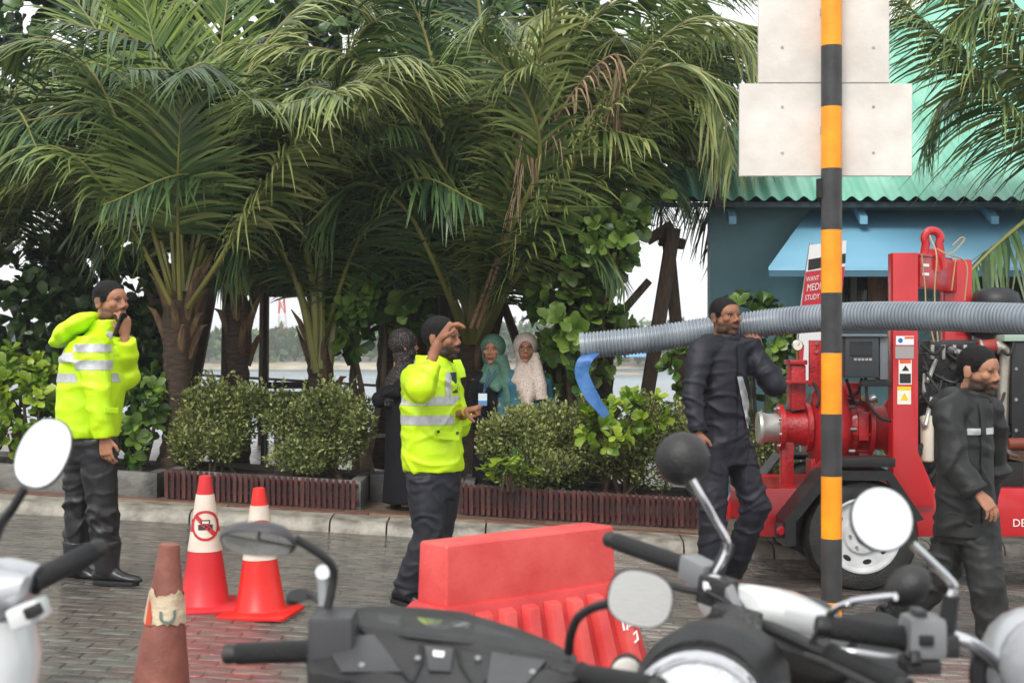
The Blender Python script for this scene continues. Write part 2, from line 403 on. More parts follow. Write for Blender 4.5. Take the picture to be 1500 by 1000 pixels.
# ---- sea, far shore
def water_mat():
    m = mat('choppy sea water', S(70, 92, 104), r=.22, c2=S(110, 130, 138), scale=.05, spec=.6)
    nt = m.node_tree; b = nt.nodes['Principled BSDF']; t = nt.nodes.new('ShaderNodeTexCoord')
    mp_ = nt.nodes.new('ShaderNodeMapping'); mp_.inputs['Scale'].default_value = (1, .5, 1)
    n = nt.nodes.new('ShaderNodeTexNoise'); n.inputs['Scale'].default_value = .9; n.inputs['Detail'].default_value = 6
    bp = nt.nodes.new('ShaderNodeBump'); bp.inputs['Strength'].default_value = .9; bp.inputs['Distance'].default_value = .6
    nt.links.new(t.outputs['Object'], mp_.inputs[0]); nt.links.new(mp_.outputs[0], n.inputs['Vector']); nt.links.new(n.outputs['Fac'], bp.inputs['Height']); nt.links.new(bp.outputs[0], b.inputs['Normal'])
    return m
mb = MB(); mb.add([(-2500, 17.0, -1.05), (2500, 17.0, -1.05), (2500, 4000, -1.05), (-2500, 4000, -1.05)], [(0, 1, 2, 3)])
o = mb.build('sea', water_mat()); tag(o, kind='structure')
# far island: a low bank with a wood that reads as one mass
ISL = mat('sandy island bank', S(150, 140, 118), r=.9, c2=S(190, 180, 160), scale=.2)
mb = MB(); n = 60; rings = []
for i in range(n+1):
    x = -150+330*i/n; y0 = 195+9*noise.noise((x*.02, 0, 0)); e = min(1, (i+.2)/4, (n-i+.2)/4)
    rings.append([V((x, y0, -1.3)), V((x, y0+3, -1.05+.5*e)), V((x, y0+30, -1+2.2*e)), V((x, y0+75, -1+2.5*e)), V((x, y0+90, -1.3))])
mb.loft(rings); island = mb.build('island', ISL, smooth=True); tag(island, kind='structure')
LEAFV = np.array([(0, 0, 0), (-.5, .4, .06), (0, 1, 0), (.5, .4, .06)], float); LEAFF = np.array([(0, 3, 2, 1)])
FW = mat('far wood leaves', S(52, 78, 40), r=.7, c2=S(96, 120, 62), scale=.12, attr='var', spec=.2)
N = 34000; xs_ = rng.uniform(-148, 178, N); ys_ = 199+rng.beta(1, 2.4, N)*60
hh = np.array([5.2+2.6*noise.noise((x*.035, y*.03, 1))+2.2*noise.noise((x*.16, y*.12, 4)) for x, y in zip(xs_, ys_)])
zz_ = -.6+np.minimum(hh, 1.5+np.abs(ys_-197)*1.6)*np.sqrt(rng.uniform(.02, 1, N))
D = rng.normal(size=(N, 3)); D[:, 1] -= .6
v_, f_, a_ = inst(LEAFV*np.array([1.0, 1.3, 1]), LEAFF, frames(D, rng.uniform(0, 6, N))*rng.uniform(.6, 1.3, N)[:, None, None], np.stack([xs_, ys_, zz_], 1), np.clip(.3+.25*rng.normal(size=N)+np.array([noise.noise((x*.09, y*.09, 8)) for x, y in zip(xs_, ys_)]), 0, 1))
o = link('far_wood', np_mesh('far_wood', v_, f_, a_), FW); tag(o, 'hazy green wood covering the far island across the water', 'wood', kind='stuff')
# radio mast on the island
t = thing('radio_mast', 'red and white lattice radio mast rising above the far island', 'mast', P(413, 540, 212))
MR, MW = mat('mast red paint', S(200, 70, 60), r=.6), mat('mast white paint', S(220, 220, 218), r=.6)
c = P(413, 540, 212); hgt = (540-418)/FPX*212
for k in range(6):
    mb = MB(); z0, z1 = c.z+hgt*k/6, c.z+hgt*(k+1)/6; w0, w1 = .95-.12*k, .95-.12*(k+1)
    for sx, sy in ((-1, -1), (1, -1), (1, 1), (-1, 1)): mb.bar((c.x+sx*w0, c.y+sy*w0, z0), (c.x+sx*w1, c.y+sy*w1, z1), .16, .16)
    for s in (-1, 1):
        mb.bar((c.x-s*w0, c.y-w0, z0), (c.x+s*w1, c.y-w1, z1), .12, .12); mb.bar((c.x-w0, c.y-s*w0, z0), (c.x-w1, c.y+s*w1, z1), .12, .12)
    mb.build('mast_section', (MR, MW)[k % 2], t)
# blue-roofed pavilion on the far shore
pc = P(915, 556, 150); pc.z = -1.0
t = thing('shore_pavilion', 'small pavilion with pointed blue roof on the far shore', 'pavilion', pc)
mb = MB(); mb.add([pc+V((-3, -3, 1.9)), pc+V((3, -3, 1.9)), pc+V((3, 3, 1.9)), pc+V((-3, 3, 1.9)), pc+V((0, 0, 3.1))], [(0, 1, 4), (1, 2, 4), (2, 3, 4), (3, 0, 4), (3, 2, 1, 0)]); mb.build('roof', mat('pavilion blue roof', S(90, 150, 190), r=.5), t)
for sx, sy in ((-1, -1), (1, -1), (1, 1), (-1, 1)):
    mb = MB(); mb.bbox(pc.x+sx*2.6-.1, pc.x+sx*2.6+.1, pc.y+sy*2.6-.1, pc.y+sy*2.6+.1, -1.2, pc.z+2.0); mb.build('post', MW, t)
mb = MB(); mb.bbox(pc.x-3.2, pc.x+3.2, pc.y-3.2, pc.y+3.2, -1.4, -.75); mb.build('platform', ISL, t)

# ================================================================ BUILDINGS
TEAL = mat('dark teal painted wall', S(98, 144, 154), r=.5, c2=S(108, 154, 164), scale=1.3, bump=.12, bscale=60)
GRN = mat('weathered green roof sheet', S(104, 172, 148), r=.42, c2=S(138, 196, 174), scale=1.2, stretch=(3, 1, 1), metal=0, detail=7)
BLU = mat('light blue painted sheet', S(116, 172, 200), r=.5, c2=S(130, 184, 210), scale=1.0)
BLT = mat('pale blue timber', S(120, 172, 196), r=.55)
BRN = mat('brown varnished wood', S(112, 78, 52), r=.4, c2=S(142, 104, 72), scale=5, stretch=(6, 1, 1))
DRK = mat('dark interior paint', S(36, 34, 34), r=.8)
GLS = mat('dark window glass', S(30, 36, 38), r=.06, spec=.7)
b = thing('teal_building', 'teal walled waterfront building with green corrugated roof and blue awning', 'building', (5, 14.5, gz(5)))
EY, EZ, EX0, KS = 12.8, 2.885, 1.12, .70
WY = 13.5; wx0 = P(1040, 500, WY).x
# front wall with two openings under the awning
op = [(P(1228, 0, WY).x, P(1308, 0, WY).x, P(0, 480, WY).z, P(0, 398, WY).z), (P(1420, 0, WY).x, P(1640, 0, WY).x, .1, P(0, 396, WY).z)]
def panel_wall(mb, x0, x1, y0, y1, z0, z1, ops):
    x = x0
    for a, b_, c_, d in sorted(ops):
        mb.bbox(x, a, y0, y1, z0, z1); mb.bbox(a, b_, y0, y1, z0, c_) if c_ > z0+.02 else None; mb.bbox(a, b_, y0, y1, d, z1); x = b_
    mb.bbox(x, x1, y0, y1, z0, z1)
mb = MB(); panel_wall(mb, wx0, 10.5, WY, WY+.18, -.5, 3.25, op); mb.build('wall', TEAL, b)
mb = MB(); mb.prism([(wx0, WY+.182, -.5), (wx0+.95, 19, -.5), (wx0+1.13, 19, -.5), (wx0+.18, WY+.182, -.5)], (0, 0, 3.75)); mb.build('wall', TEAL, b)
mb = MB(); mb.bbox(10.3, 10.498, WY+.182, 19, -.5, 3.25); mb.build('wall', TEAL, b)
mb = MB(); mb.bbox(wx0+1.14, 10.3, 18.8, 18.98, -.5, 3.25); mb.build('wall', TEAL, b)
mb = MB(); mb.bbox(wx0+.5, 10.28, WY+1.6, WY+1.7, 0, 3.0); mb.build('inner_partition', mat('inner brown wall', S(120, 90, 66), r=.6, c2=S(96, 72, 54), scale=2), b)
# first opening: wooden window with mullions
a0, a1, z0, z1 = op[0]
w = MB(); fr = .05
w.bbox(a0, a0+fr, WY-.02, WY+.1, z0, z1); w.bbox(a1-fr, a1, WY-.02, WY+.1, z0, z1); w.bbox(a0+fr, a1-fr, WY-.019, WY+.099, z1-fr, z1); w.bbox(a0+fr, a1-fr, WY-.019, WY+.099, z0, z0+fr)
win = w.build('window', BRN, b)
w = MB(); mx_ = a0+(a1-a0)*.22; w.bbox(mx_, mx_+.06, WY-.015, WY+.095, z0+fr, z1-fr); w.build('mullion', mat('grey mullion', S(120, 118, 112), r=.5), win)
w = MB(); w.bbox(a0+fr, mx_, WY+.04, WY+.05, z0+fr, z1-fr); w.build('pane', GLS, win)
w = MB(); w.bbox(mx_+.06, a0+(a1-a0)*.55, WY+.04, WY+.05, z0+fr, z1-fr); w.build('pane', GLS, win)
w = MB(); w.bbox(a0+(a1-a0)*.55+.002, a1-fr, WY+.02, WY+.06, z0+fr, z1-fr); w.build('wood_panel', BRN, win)
# corrugated roof: front slope with a hip on its left, left slope
def corr(t_): return .022*math.sin(2*math.pi*t_/.15)
mb = MB(); vs = []; fs = []; k = 0; x = EX0
rid = 5.2
while x < 10.6:
    tmax = min(rid, x-EX0); rows_ = 2
    for q in (0, 1):
        t_ = tmax*q
        vs.append((x, EY+t_, EZ+KS*t_+corr(x)))
    x += .15/8; k += 1
fs = [(2*i, 2*i+2, 2*i+3, 2*i+1) for i in range(k-1)]
mb.add(vs, fs); roof = mb.build('roof', GRN, b, smooth=True, angle=80)
mb = MB(); vs = []; k = 0; yq = EY
while yq < EY+2*rid:
    tmax = min(rid, yq-EY, EY+2*rid-yq)
    vs += [(EX0+.003, yq, EZ-.004+corr(yq)), (EX0+.003+tmax, yq, EZ-.004+KS*tmax+corr(yq))]; yq += .15/8; k += 1
mb.add(vs, [(2*i, 2*i+1, 2*i+3, 2*i+2) for i in range(k-1)]); mb.build('side_roof', GRN, b, smooth=True, angle=80)
mb = MB(); mb.tube([(EX0, EY, EZ+.03), (EX0+rid, EY+rid, EZ+KS*rid+.03)], .055, 8); mb.build('hip_cap', GRN, roof, smooth=True)
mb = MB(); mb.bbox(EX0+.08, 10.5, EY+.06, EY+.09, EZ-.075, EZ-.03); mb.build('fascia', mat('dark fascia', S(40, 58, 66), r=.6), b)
for i in range(7):
    x = 2.05+i*1.24; mb = MB(); mb.prism([(x, EY+.1, EZ-.16), (x, WY-.004, EZ+.2), (x, WY-.004, EZ+.08), (x, EY+.1, EZ-.23)], (.07, 0, 0)); mb.build('rafter', BLT, b)
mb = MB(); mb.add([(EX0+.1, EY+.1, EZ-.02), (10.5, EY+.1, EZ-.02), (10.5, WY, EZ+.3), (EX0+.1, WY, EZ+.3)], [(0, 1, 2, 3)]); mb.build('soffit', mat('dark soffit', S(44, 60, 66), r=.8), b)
# sloping blue awning
AY = 12.15; az0 = P(0, 396, AY).z; az1 = P(0, 312, WY).z
mb = MB(); mb.prism([(P(1126, 0, AY).x, AY, az0), (10.2, AY, az0), (10.2, WY-.003, az1), (P(1186, 0, WY).x, WY-.003, az1)], (0, .012, .03)); aw = mb.build('awning', BLU, b)
mb = MB(); mb.bbox(P(1127, 0, AY).x, 10.19, AY+.004, AY+.03, az0-.055, az0-.002); mb.build('valance', mat('grey blue trim', S(70, 110, 128), r=.5), aw)
mb = MB(); mb.tube([(P(1127, 0, AY).x+.03, AY+.05, az0-.01), (P(1160, 0, WY).x, WY, P(0, 345, WY).z)], .014, 6); mb.build('strut', BLT, aw)
# things inside the dark opening
mb = MB(); mb.bbox(5.1, 6.3, WY+.5, WY+1.2, .1, 1.0); mb.build('counter', BRN, b)

# ---- billboard lightbox on a black frame beside the roof
LD = 12.72
ls = P(1060, 300, LD)
t = thing('lightbox_sign', 'white lightbox in a black frame above the eave half hidden by palm fronds', 'sign', (ls.x, LD, P(0, 300, LD).z))
BK = mat('black steel', S(24, 24, 27), r=.45)
x0, x1, z0, z1 = P(1006, 0, LD).x, P(1056, 0, LD).x, P(0, 236, LD).z, P(0, 170, LD).z
mb = MB(); mb.bbox(x0, x1, LD-.05, LD+.05, z0, z1); mb.build('panel', mat('white acrylic panel', S(232, 236, 236), r=.3, c2=S(220, 226, 226), scale=3), t, bevel=.006)
for nm, a in (('frame', (x0-.02, x1+.02, LD-.06, LD+.06, z0-.06, z0-.002)), ('post', (P(1048, 0, LD).x, P(1055, 0, LD).x, LD+.02, LD+.08, P(0, 304, LD).z, z0-.062)), ('bracket', (P(1044, 0, LD).x, P(1060, 0, LD).x, LD+.085, LD+.16, P(0, 303, LD).z, P(0, 290, LD).z))):
    mb = MB(); mb.bbox(*a); mb.build(nm, BK, t)
mb = MB(); m_red = mat('sign red print', S(190, 60, 56), r=.4)
for k in range(5):
    a = k*1.25; mb.box((x0+.12+.035*math.cos(a), LD-.053, z0+.2+.035*math.sin(a)), (.05, .003, .012), Matrix.Rotation(-a, 3, 'Y'))
mb.build('red_emblem', m_red, t)

# ---- thatched shelter between palms and sea
t = thing('thatched_shelter', 'dark thatched beach shelter on posts behind the palms', 'shelter', (-1.9, 15.3, gz(-1.9)+.1))
TH = mat('dark old thatch', S(58, 48, 38), r=.95, c2=S(86, 72, 56), scale=12, stretch=(8, 1, 1), bump=1, bscale=30)
WD = mat('dark weathered post', S(64, 50, 40), r=.7, c2=S(92, 74, 58), scale=7, stretch=(6, 6, 1), bump=.5)
e = P(0, 421, 14.6).z
mb = MB(); mb.prism([(-4.6, 14.55, e), (-.2, 14.55, e), (-.2, 16.2, e+1.1), (-.2, 17.4, e), (-4.6, 17.4, e), (-4.6, 16.2, e+1.1)][:0] or [(-3.3, 14.55, e), (-3.3, 14.62, e+.14), (-3.3, 15.9, e+1.05), (-3.3, 17.2, e+.14), (-3.3, 17.2, e), (-3.3, 15.9, e+.85)], (2.75, 0, 0)); mb.build('roof', TH, t)
for x in (-3.1, -.75):
    for y in (14.8, 17.0):
        mb = MB(); mb.tube([(x, y, gz(x)+.1), (x+.02, y, e+.2)], [.07, .06], 8); mb.build('post', WD, t, smooth=True)
# ---- leaning timber frame
t = thing('timber_frame', 'leaning dark timber frame lashed at the top beside the teal wall', 'timber frame', P(960, 600, 12.7))
for a, b_, w_ in ((P(987, 335, 12.7), P(938, 640, 12.5), .125), (P(978, 345, 12.85), P(1008, 660, 13.0), .11)):
    mb = MB(); b2 = b_.copy(); b2.z = min(b2.z, gz(b_.x)+.09); b2 = a+(b_-a)*((a.z-(gz(b_.x)+.09))/(a.z-b_.z)); mb.bar(a, b2, w_, w_*.8, (0, 1, 0)); mb.build('post', WD, t, bevel=.01)
mb = MB(); mb.bar(P(965, 352, 12.78), P(1003, 358, 12.78), .1, .1); mb.build('lashing', TH, t, bevel=.02)
mb = MB(); mb.bar(P(985, 330, 12.75), P(948, 352, 12.75), .12, .1); mb.build('beam', WD, t, bevel=.01)
t2 = P(898, 472, 12.3); 
o = MB().tube([P(951, 411, 12.3), t2, P(880, 498, 12.3), V((P(800, 0, 12.3).x, 12.3, gz(.3)+.1))], [.035, .037, .04, .04], 8).build('support_pole', WD, smooth=True); tag(o, 'thin brown support pole leaning out of the broad leaved tree', 'pole')
o = MB().tube([P(736, 440, 12.9), P(764, 520, 12.9), V((P(800, 0, 12.9).x, 12.9, gz(.3)+.1))], [.04, .045, .045], 8).build('support_pole', WD, smooth=True); tag(o, 'brown pole slanting down behind the women with headscarves', 'pole')
# railing by the sea wall
t = thing('sea_railing', 'thin grey railing along the sea wall', 'railing', (0, 17.3, gz(0)+.1))
RL = mat('grey rail steel', S(120, 124, 126), r=.4, metal=.6)
for i in range(17):
    x = -8+i*1.0; mb = MB(); mb.tube([(x, 17.3, gz(x)+.1), (x, 17.3, gz(x)+.93)], .02, 8); mb.build('post', RL, t, smooth=True)
for h in (.5, .92):
    mb = MB(); mb.tube([(-8.2, 17.3, gz(-8.2)+h), (8.2, 17.3, gz(8.2)+h)], .018, 8); mb.build('rail', RL, t, smooth=True)
# chairs and a table on the terrace
def terrace_chair(x, y, yaw, m_, label, name='terrace_chair'):
    z = gz(x)+.1; t = thing(name, label, 'chair', (x, y, z)); rot = Matrix.Rotation(yaw, 3, 'Z'); o_ = V((x, y, z))
    q = lambda a, b_, c_: o_+rot @ V((a, b_, c_))
    for sx in (-1, 1):
        MB().bar(q(sx*.21, -.2, 0), q(sx*.21, -.2, .44), .04, .04).build('leg', m_, t); MB().bar(q(sx*.21, .2, 0), q(sx*.21, .27, .92), .04, .04).build('leg', m_, t)
    for k in range(5): MB().bar(q(-.23, -.18+.09*k, .455), q(.23, -.18+.09*k, .455), .075, .02).build('seat_slat', m_, t)
    for k in range(4): MB().bar(q(-.22, .235+.015*k, .56+.1*k), q(.22, .235+.015*k, .56+.1*k), .02, .07).build('back_slat', m_, t)
GW = mat('greyed teak', S(140, 120, 104), r=.6, c2=S(170, 152, 134), scale=8)
terrace_chair(P(533, 0, 13.2).x, 13.2, 2.4, GW, 'grey teak slatted chair behind the woman in the black dotted scarf')
terrace_chair(P(418, 0, 14.0).x, 14.0, .1, BK, 'black slatted chair behind the shrubs facing the water')
terrace_chair(P(452, 0, 14.6).x, 14.6, -1.2, GW, 'grey teak slatted chair next to the black chair by the water')
mb = MB(); xx = P(436, 0, 13.6).x; t = thing('terrace_table', 'dark square terrace table behind the two clipped shrubs', 'table', (xx, 13.75, gz(xx)+.1))
MB().bbox(xx-.4, xx+.4, 13.5, 14.0-.15, gz(xx)+.80, gz(xx)+.84).build('table_top', BK, t, bevel=.006); MB().bbox(xx-.04, xx+.04, 13.64, 13.72, gz(xx)+.13, gz(xx)+.80).build('leg', BK, t); MB().bbox(xx-.25, xx+.25, 13.45, 13.9, gz(xx)+.1, gz(xx)+.13).build('base', BK, t)
# ================================================================ VEGETATION
FR = [mat('coconut frond green', S(56, 82, 38), r=.34, c2=S(138, 154, 86), scale=3, attr='var', trans=.22, spec=.45),
      mat('coconut frond young green', S(66, 98, 30), r=.36, c2=S(132, 150, 58), scale=3, attr='var', trans=.3, spec=.45),
      mat('coconut frond dark green', S(34, 60, 34), r=.38, c2=S(90, 116, 64), scale=3, attr='var', trans=.18, spec=.45),
      mat('dry brown frond', S(96, 78, 56), r=.7, c2=S(164, 140, 108), scale=3, attr='var', trans=.15),
      mat('pale olive frond', S(84, 104, 52), r=.34, c2=S(168, 174, 108), scale=3, attr='var', trans=.25, spec=.45)]
RACH = [mat('frond rachis', S(108, 112, 54), r=.45, c2=S(134, 128, 66), scale=4), mat('brown rachis', S(98, 76, 50), r=.6, c2=S(120, 96, 66), scale=4)]

def frond(palm, ctrl, llen=.75, n=66, droop=.55, kind=0, start=.16, face=None, wid=.030, ragged=.06, rr=.022, seedv=None):
    n = int(n*1.75); pts = bez(ctrl, 28); m = len(pts)
    arr = np.array([tuple(p) for p in pts]); seg = np.linalg.norm(np.diff(arr, axis=0), axis=1); cum = np.concatenate([[0], np.cumsum(seg)]); tot = cum[-1]
    rad = [rr*(1-.85*(c/tot))+.002 for c in cum]
    mbr = MB().tube(pts, rad, 6)
    ts = np.repeat(np.linspace(start, .995, n), 2)+rng.normal(0, .003, 2*n); ts = np.clip(ts, start, .999); sd_ = np.tile([1, -1], n)
    keep = rng.uniform(size=2*n) > ragged; ts, sd_ = ts[keep], sd_[keep]; N = len(ts)
    pos = np.stack([np.interp(ts*tot, cum, arr[:, k]) for k in range(3)], 1)
    tan = np.stack([np.interp(np.clip(ts*tot+.03, 0, tot), cum, arr[:, k])-np.interp(np.clip(ts*tot-.03, 0, tot), cum, arr[:, k]) for k in range(3)], 1)
    tan /= np.linalg.norm(tan, axis=1, keepdims=True)
    if face is None:
        az = arr[-1]-arr[0]; az[2] = 0
        if np.linalg.norm(az) < .25: az = np.array([0, -1., 0])
        face = np.array([-az[1], az[0], 0])      # sideways direction
    side = np.array(face, float)/np.linalg.norm(face)
    sidev = side[None]-tan*(tan@side)[:, None]; sidev /= np.linalg.norm(sidev, axis=1, keepdims=True)
    up = np.cross(sidev, tan); up[up[:, 2] < 0] *= 1
    ang = np.interp(ts, [start, .5, 1], [1.25, 1.0, .45])+rng.normal(0, .07, N)
    D = sidev*(sd_*np.sin(ang))[:, None]+tan*np.cos(ang)[:, None]+up*(.18+rng.normal(0, .07, N))[:, None]
    D /= np.linalg.norm(D, axis=1, keepdims=True)
    Ln = 1.1*llen*np.interp(ts, [start, start+.15, .5, .8, 1], [.62, .92, 1, .78, .34])*rng.uniform(.86, 1.08, N)
    Wd = wid*np.interp(ts, [start, .3, .8, 1], [.8, 1, .9, .6])*rng.uniform(.85, 1.1, N)
    k = (droop*.62 if kind != 3 else droop)*rng.uniform(.6, 1.35, N); lev = np.array([0, .22, .48, .74, 1.0]); wl = np.array([.55, 1, .9, .6, .06])
    wv = tan-D*(tan*D).sum(1, keepdims=True); wv /= np.linalg.norm(wv, axis=1, keepdims=True)
    sway = rng.normal(0, .10, (N, 3))
    vs = np.zeros((N, 5, 2, 3))
    for i, s in enumerate(lev):
        c_ = pos+D*(Ln*s)[:, None]*(1-.18*k*s)[:, None]+np.array([0, 0, -1.])*(k*Ln*s*s*.95)[:, None]+sway*(Ln*s*s)[:, None]
        vs[:, i, 0] = c_+wv*(Wd*wl[i]/2)[:, None]; vs[:, i, 1] = c_-wv*(Wd*wl[i]/2)[:, None]
    base = np.arange(N)*10
    q = np.array([[2*i, 2*i+1, 2*i+3, 2*i+2] for i in range(4)])
    fs = (q[None]+base[:, None, None]).reshape(-1, 4)
    vr = np.clip(rng.normal(.42, .2, N), 0, 1); var = np.repeat(vr, 10).reshape(N, 10)+np.repeat(lev*.28-.1, 2)[None]
    me = np_mesh('frond', vs.reshape(-1, 3), fs, np.clip(var, 0, 1).ravel())
    fo = link('frond', me, FR[kind], palm, smooth=True, angle=180)
    mbr.build('rachis', RACH[1 if kind == 3 else 0], fo, smooth=True)
    return fo
def rand_fronds(palm, base, n, lmin, lmax, kinds, elmin=38, elmax=82, az=(0, 360), llen=.7, nl=46, droop=.6):
    for i in range(n):
        a = R(az[0]+(az[1]-az[0])*(i+random.uniform(.1, .9))/n); el = R(random.uniform(elmin, elmax)); l = random.uniform(lmin, lmax)
        h = V((math.cos(a), math.sin(a), 0)); b = V(base)
        p1 = b+(h*math.cos(el)+V((0, 0, math.sin(el))))*l*.38
        el2 = el-R(28); p2 = p1+(h*math.cos(el2)+V((0, 0, math.sin(el2))))*l*.34
        el3 = el-R(75); p3 = p2+(h*math.cos(el3)+V((0, 0, math.sin(el3))))*l*.34
        frond(palm, [b, p1, p2, p3], llen=llen*random.uniform(.85, 1.1), n=nl, droop=droop*random.uniform(.7, 1.3), kind=random.choice(kinds))
BARK = mat('coconut trunk bark', S(50, 40, 33), r=.8, c2=S(88, 70, 54), scale=5, stretch=(2, 2, 9), bump=.9, bscale=24, detail=8)
FIB = mat('brown trunk fibre', S(62, 46, 36), r=.9, c2=S(98, 74, 56), scale=10, stretch=(3, 3, 8), bump=1, bscale=26)
BOOT = mat('old leaf base', S(84, 62, 44), r=.8, c2=S(122, 96, 66), scale=6, stretch=(4, 4, 1), bump=.6)
STEMY = mat('yellow green petiole', S(112, 110, 48), r=.45, c2=S(140, 130, 66), scale=5, stretch=(3, 3, 1))
def palm_tree(label, base, crown, r0, r1, boots=9, rings=14):
    base, crown = V(base), V(crown)
    t = thing('coconut_palm', label, 'palm tree', base, 'coconut palms along the planters')
    pts, rad = [], []
    n = rings*2
    for i in range(n+1):
        s = i/n; p = base.lerp(crown, s); p += V((.03*math.sin(s*5), .02*math.cos(s*4), 0))
        pts.append(p); rad.append((r0*(1-s)+r1*s)*(1.0 if i % 2 else .9)*(1+.15*max(0, 1-s*7)))
    MB().tube(pts, rad, 14).build('trunk', BARK, t, smooth=True)
    d = crown-base
    # fibrous heart below the fronds
    MB().tube([base.lerp(crown, .62), base.lerp(crown, .78), base.lerp(crown, .93), crown+V((0, 0, .08))], [r1*.8, r1*1.12, r1*1.05, r1*.6], 12).build('fibre_sheath', FIB, t, smooth=True)
    for k in range(boots):
        a = k*2.4+random.random()*.5; s = .66+.32*k/boots; p = base.lerp(crown, s)
        o_ = V((math.cos(a), math.sin(a), 0)); l = random.uniform(.22, .5)
        q = [p+o_*r1*.7, p+o_*(r1*1.2)+V((0, 0, l*.45)), p+o_*(r1*1.2+l*.22)+V((0, 0, l*.9)), p+o_*(r1*1.2+l*.4)+V((0, 0, l*random.uniform(.9, 1.25)))]
        MB().tube(q, [.045, .034, .022, .004], 7).build('leaf_base', BOOT, t, smooth=True)
    return t
def pp(*l): return [P(*a) for a in l]
def gbase(u, d, h=.12): x = (u-750)/FPX*d; return V((x, d, gz(x)+h))
# palm 1: by the left picket planter
c1 = P(265, 440, 11.5)
p1 = palm_tree('coconut palm with fibrous brown trunk and upright fronds behind the red cones', gbase(250, 11.55, .3), c1, .12, .115, boots=14)
frond(p1, pp((264, 450, 11.45), (261, 330, 11.2), (262, 220, 11.0), (270, 118, 10.95)), llen=.86, n=64, droop=.42, kind=0, start=.34, face=(1, 0, 0), wid=.033)
frond(p1, pp((275, 450, 11.4), (322, 380, 11.1), (400, 255, 10.9), (500, 130, 10.8), (655, 96, 10.75)), llen=.74, n=70, droop=.75, kind=4, start=.22, wid=.036)
frond(p1, pp((258, 440, 11.6), (246, 260, 11.75), (232, 100, 11.9), (200, -40, 12.0)), llen=.78, n=64, droop=.12, kind=1, start=.3, face=(1, .1, 0), wid=.034)
frond(p1, pp((255, 445, 11.5), (212, 300, 11.4), (150, 130, 11.3), (70, 55, 11.3), (-40, 95, 11.3)), llen=.72, n=64, droop=.7, kind=0, start=.2)
frond(p1, pp((252, 448, 11.4), (195, 340, 11.15), (110, 230, 10.95), (20, 220, 10.8), (-60, 300, 10.7)), llen=.7, n=60, droop=.8, kind=0, start=.2)
frond(p1, pp((270, 440, 11.6), (318, 250, 11.8), (372, 90, 11.9), (470, -10, 11.9), (560, 10, 11.9)), llen=.74, n=62, droop=.55, kind=4, start=.2)
frond(p1, pp((268, 440, 11.7), (300, 250, 12.1), (325, 60, 12.3), (345, -80, 12.4)), llen=.8, n=60, droop=.25, kind=1, start=.25, face=(1, 0, 0))
frond(p1, pp((256, 440, 11.6), (210, 240, 11.9), (150, 60, 12.1), (60, -60, 12.2)), llen=.78, n=60, droop=.4, kind=0, start=.22, face=(.9, .4, 0))
rand_fronds(p1, c1+V((0, .15, 0)), 6, 2.6, 3.2, (0, 2, 2), az=(20, 160))
# palm 2, darker, behind
c2_ = P(352, 445, 12.3)
p2 = palm_tree('coconut palm with short dark trunk behind the clipped shrubs', gbase(345, 12.3), c2_, .11, .10)
rand_fronds(p2, c2_, 20, 2.5, 3.3, (0, 2, 2, 4), elmin=48, elmax=85)
# palm 3: bundle of yellow-green stems
c3 = P(470, 520, 12.2)
p3 = palm_tree('young coconut palm with smooth yellow green stems left of the dotted scarf', gbase(478, 12.3), c3, .10, .10, boots=5)
for a in (((462, 540, 12.1), (462, 460, 12.05), (455, 400, 12.0), (425, 250, 11.7), (380, 190, 11.5), (310, 240, 11.3)), ((470, 540, 12.1), (470, 400, 12.1), (480, 220, 12.0), (520, 60, 11.9), (600, 10, 11.8)), ((465, 545, 12.1), (440, 430, 12.0), (400, 330, 11.8), (360, 320, 11.6), (320, 390, 11.5)), ((480, 545, 12.2), (500, 420, 12.3), (540, 280, 12.3), (600, 210, 12.2), (660, 260, 12.1))):
    frond(p3, pp(*a), llen=.72, n=54, droop=.6, kind=random.choice((0, 2)), start=.38, rr=.042)
rand_fronds(p3, c3+V((0, .1, .1)), 9, 2.7, 3.5, (2, 2, 0), elmin=55, elmax=86)
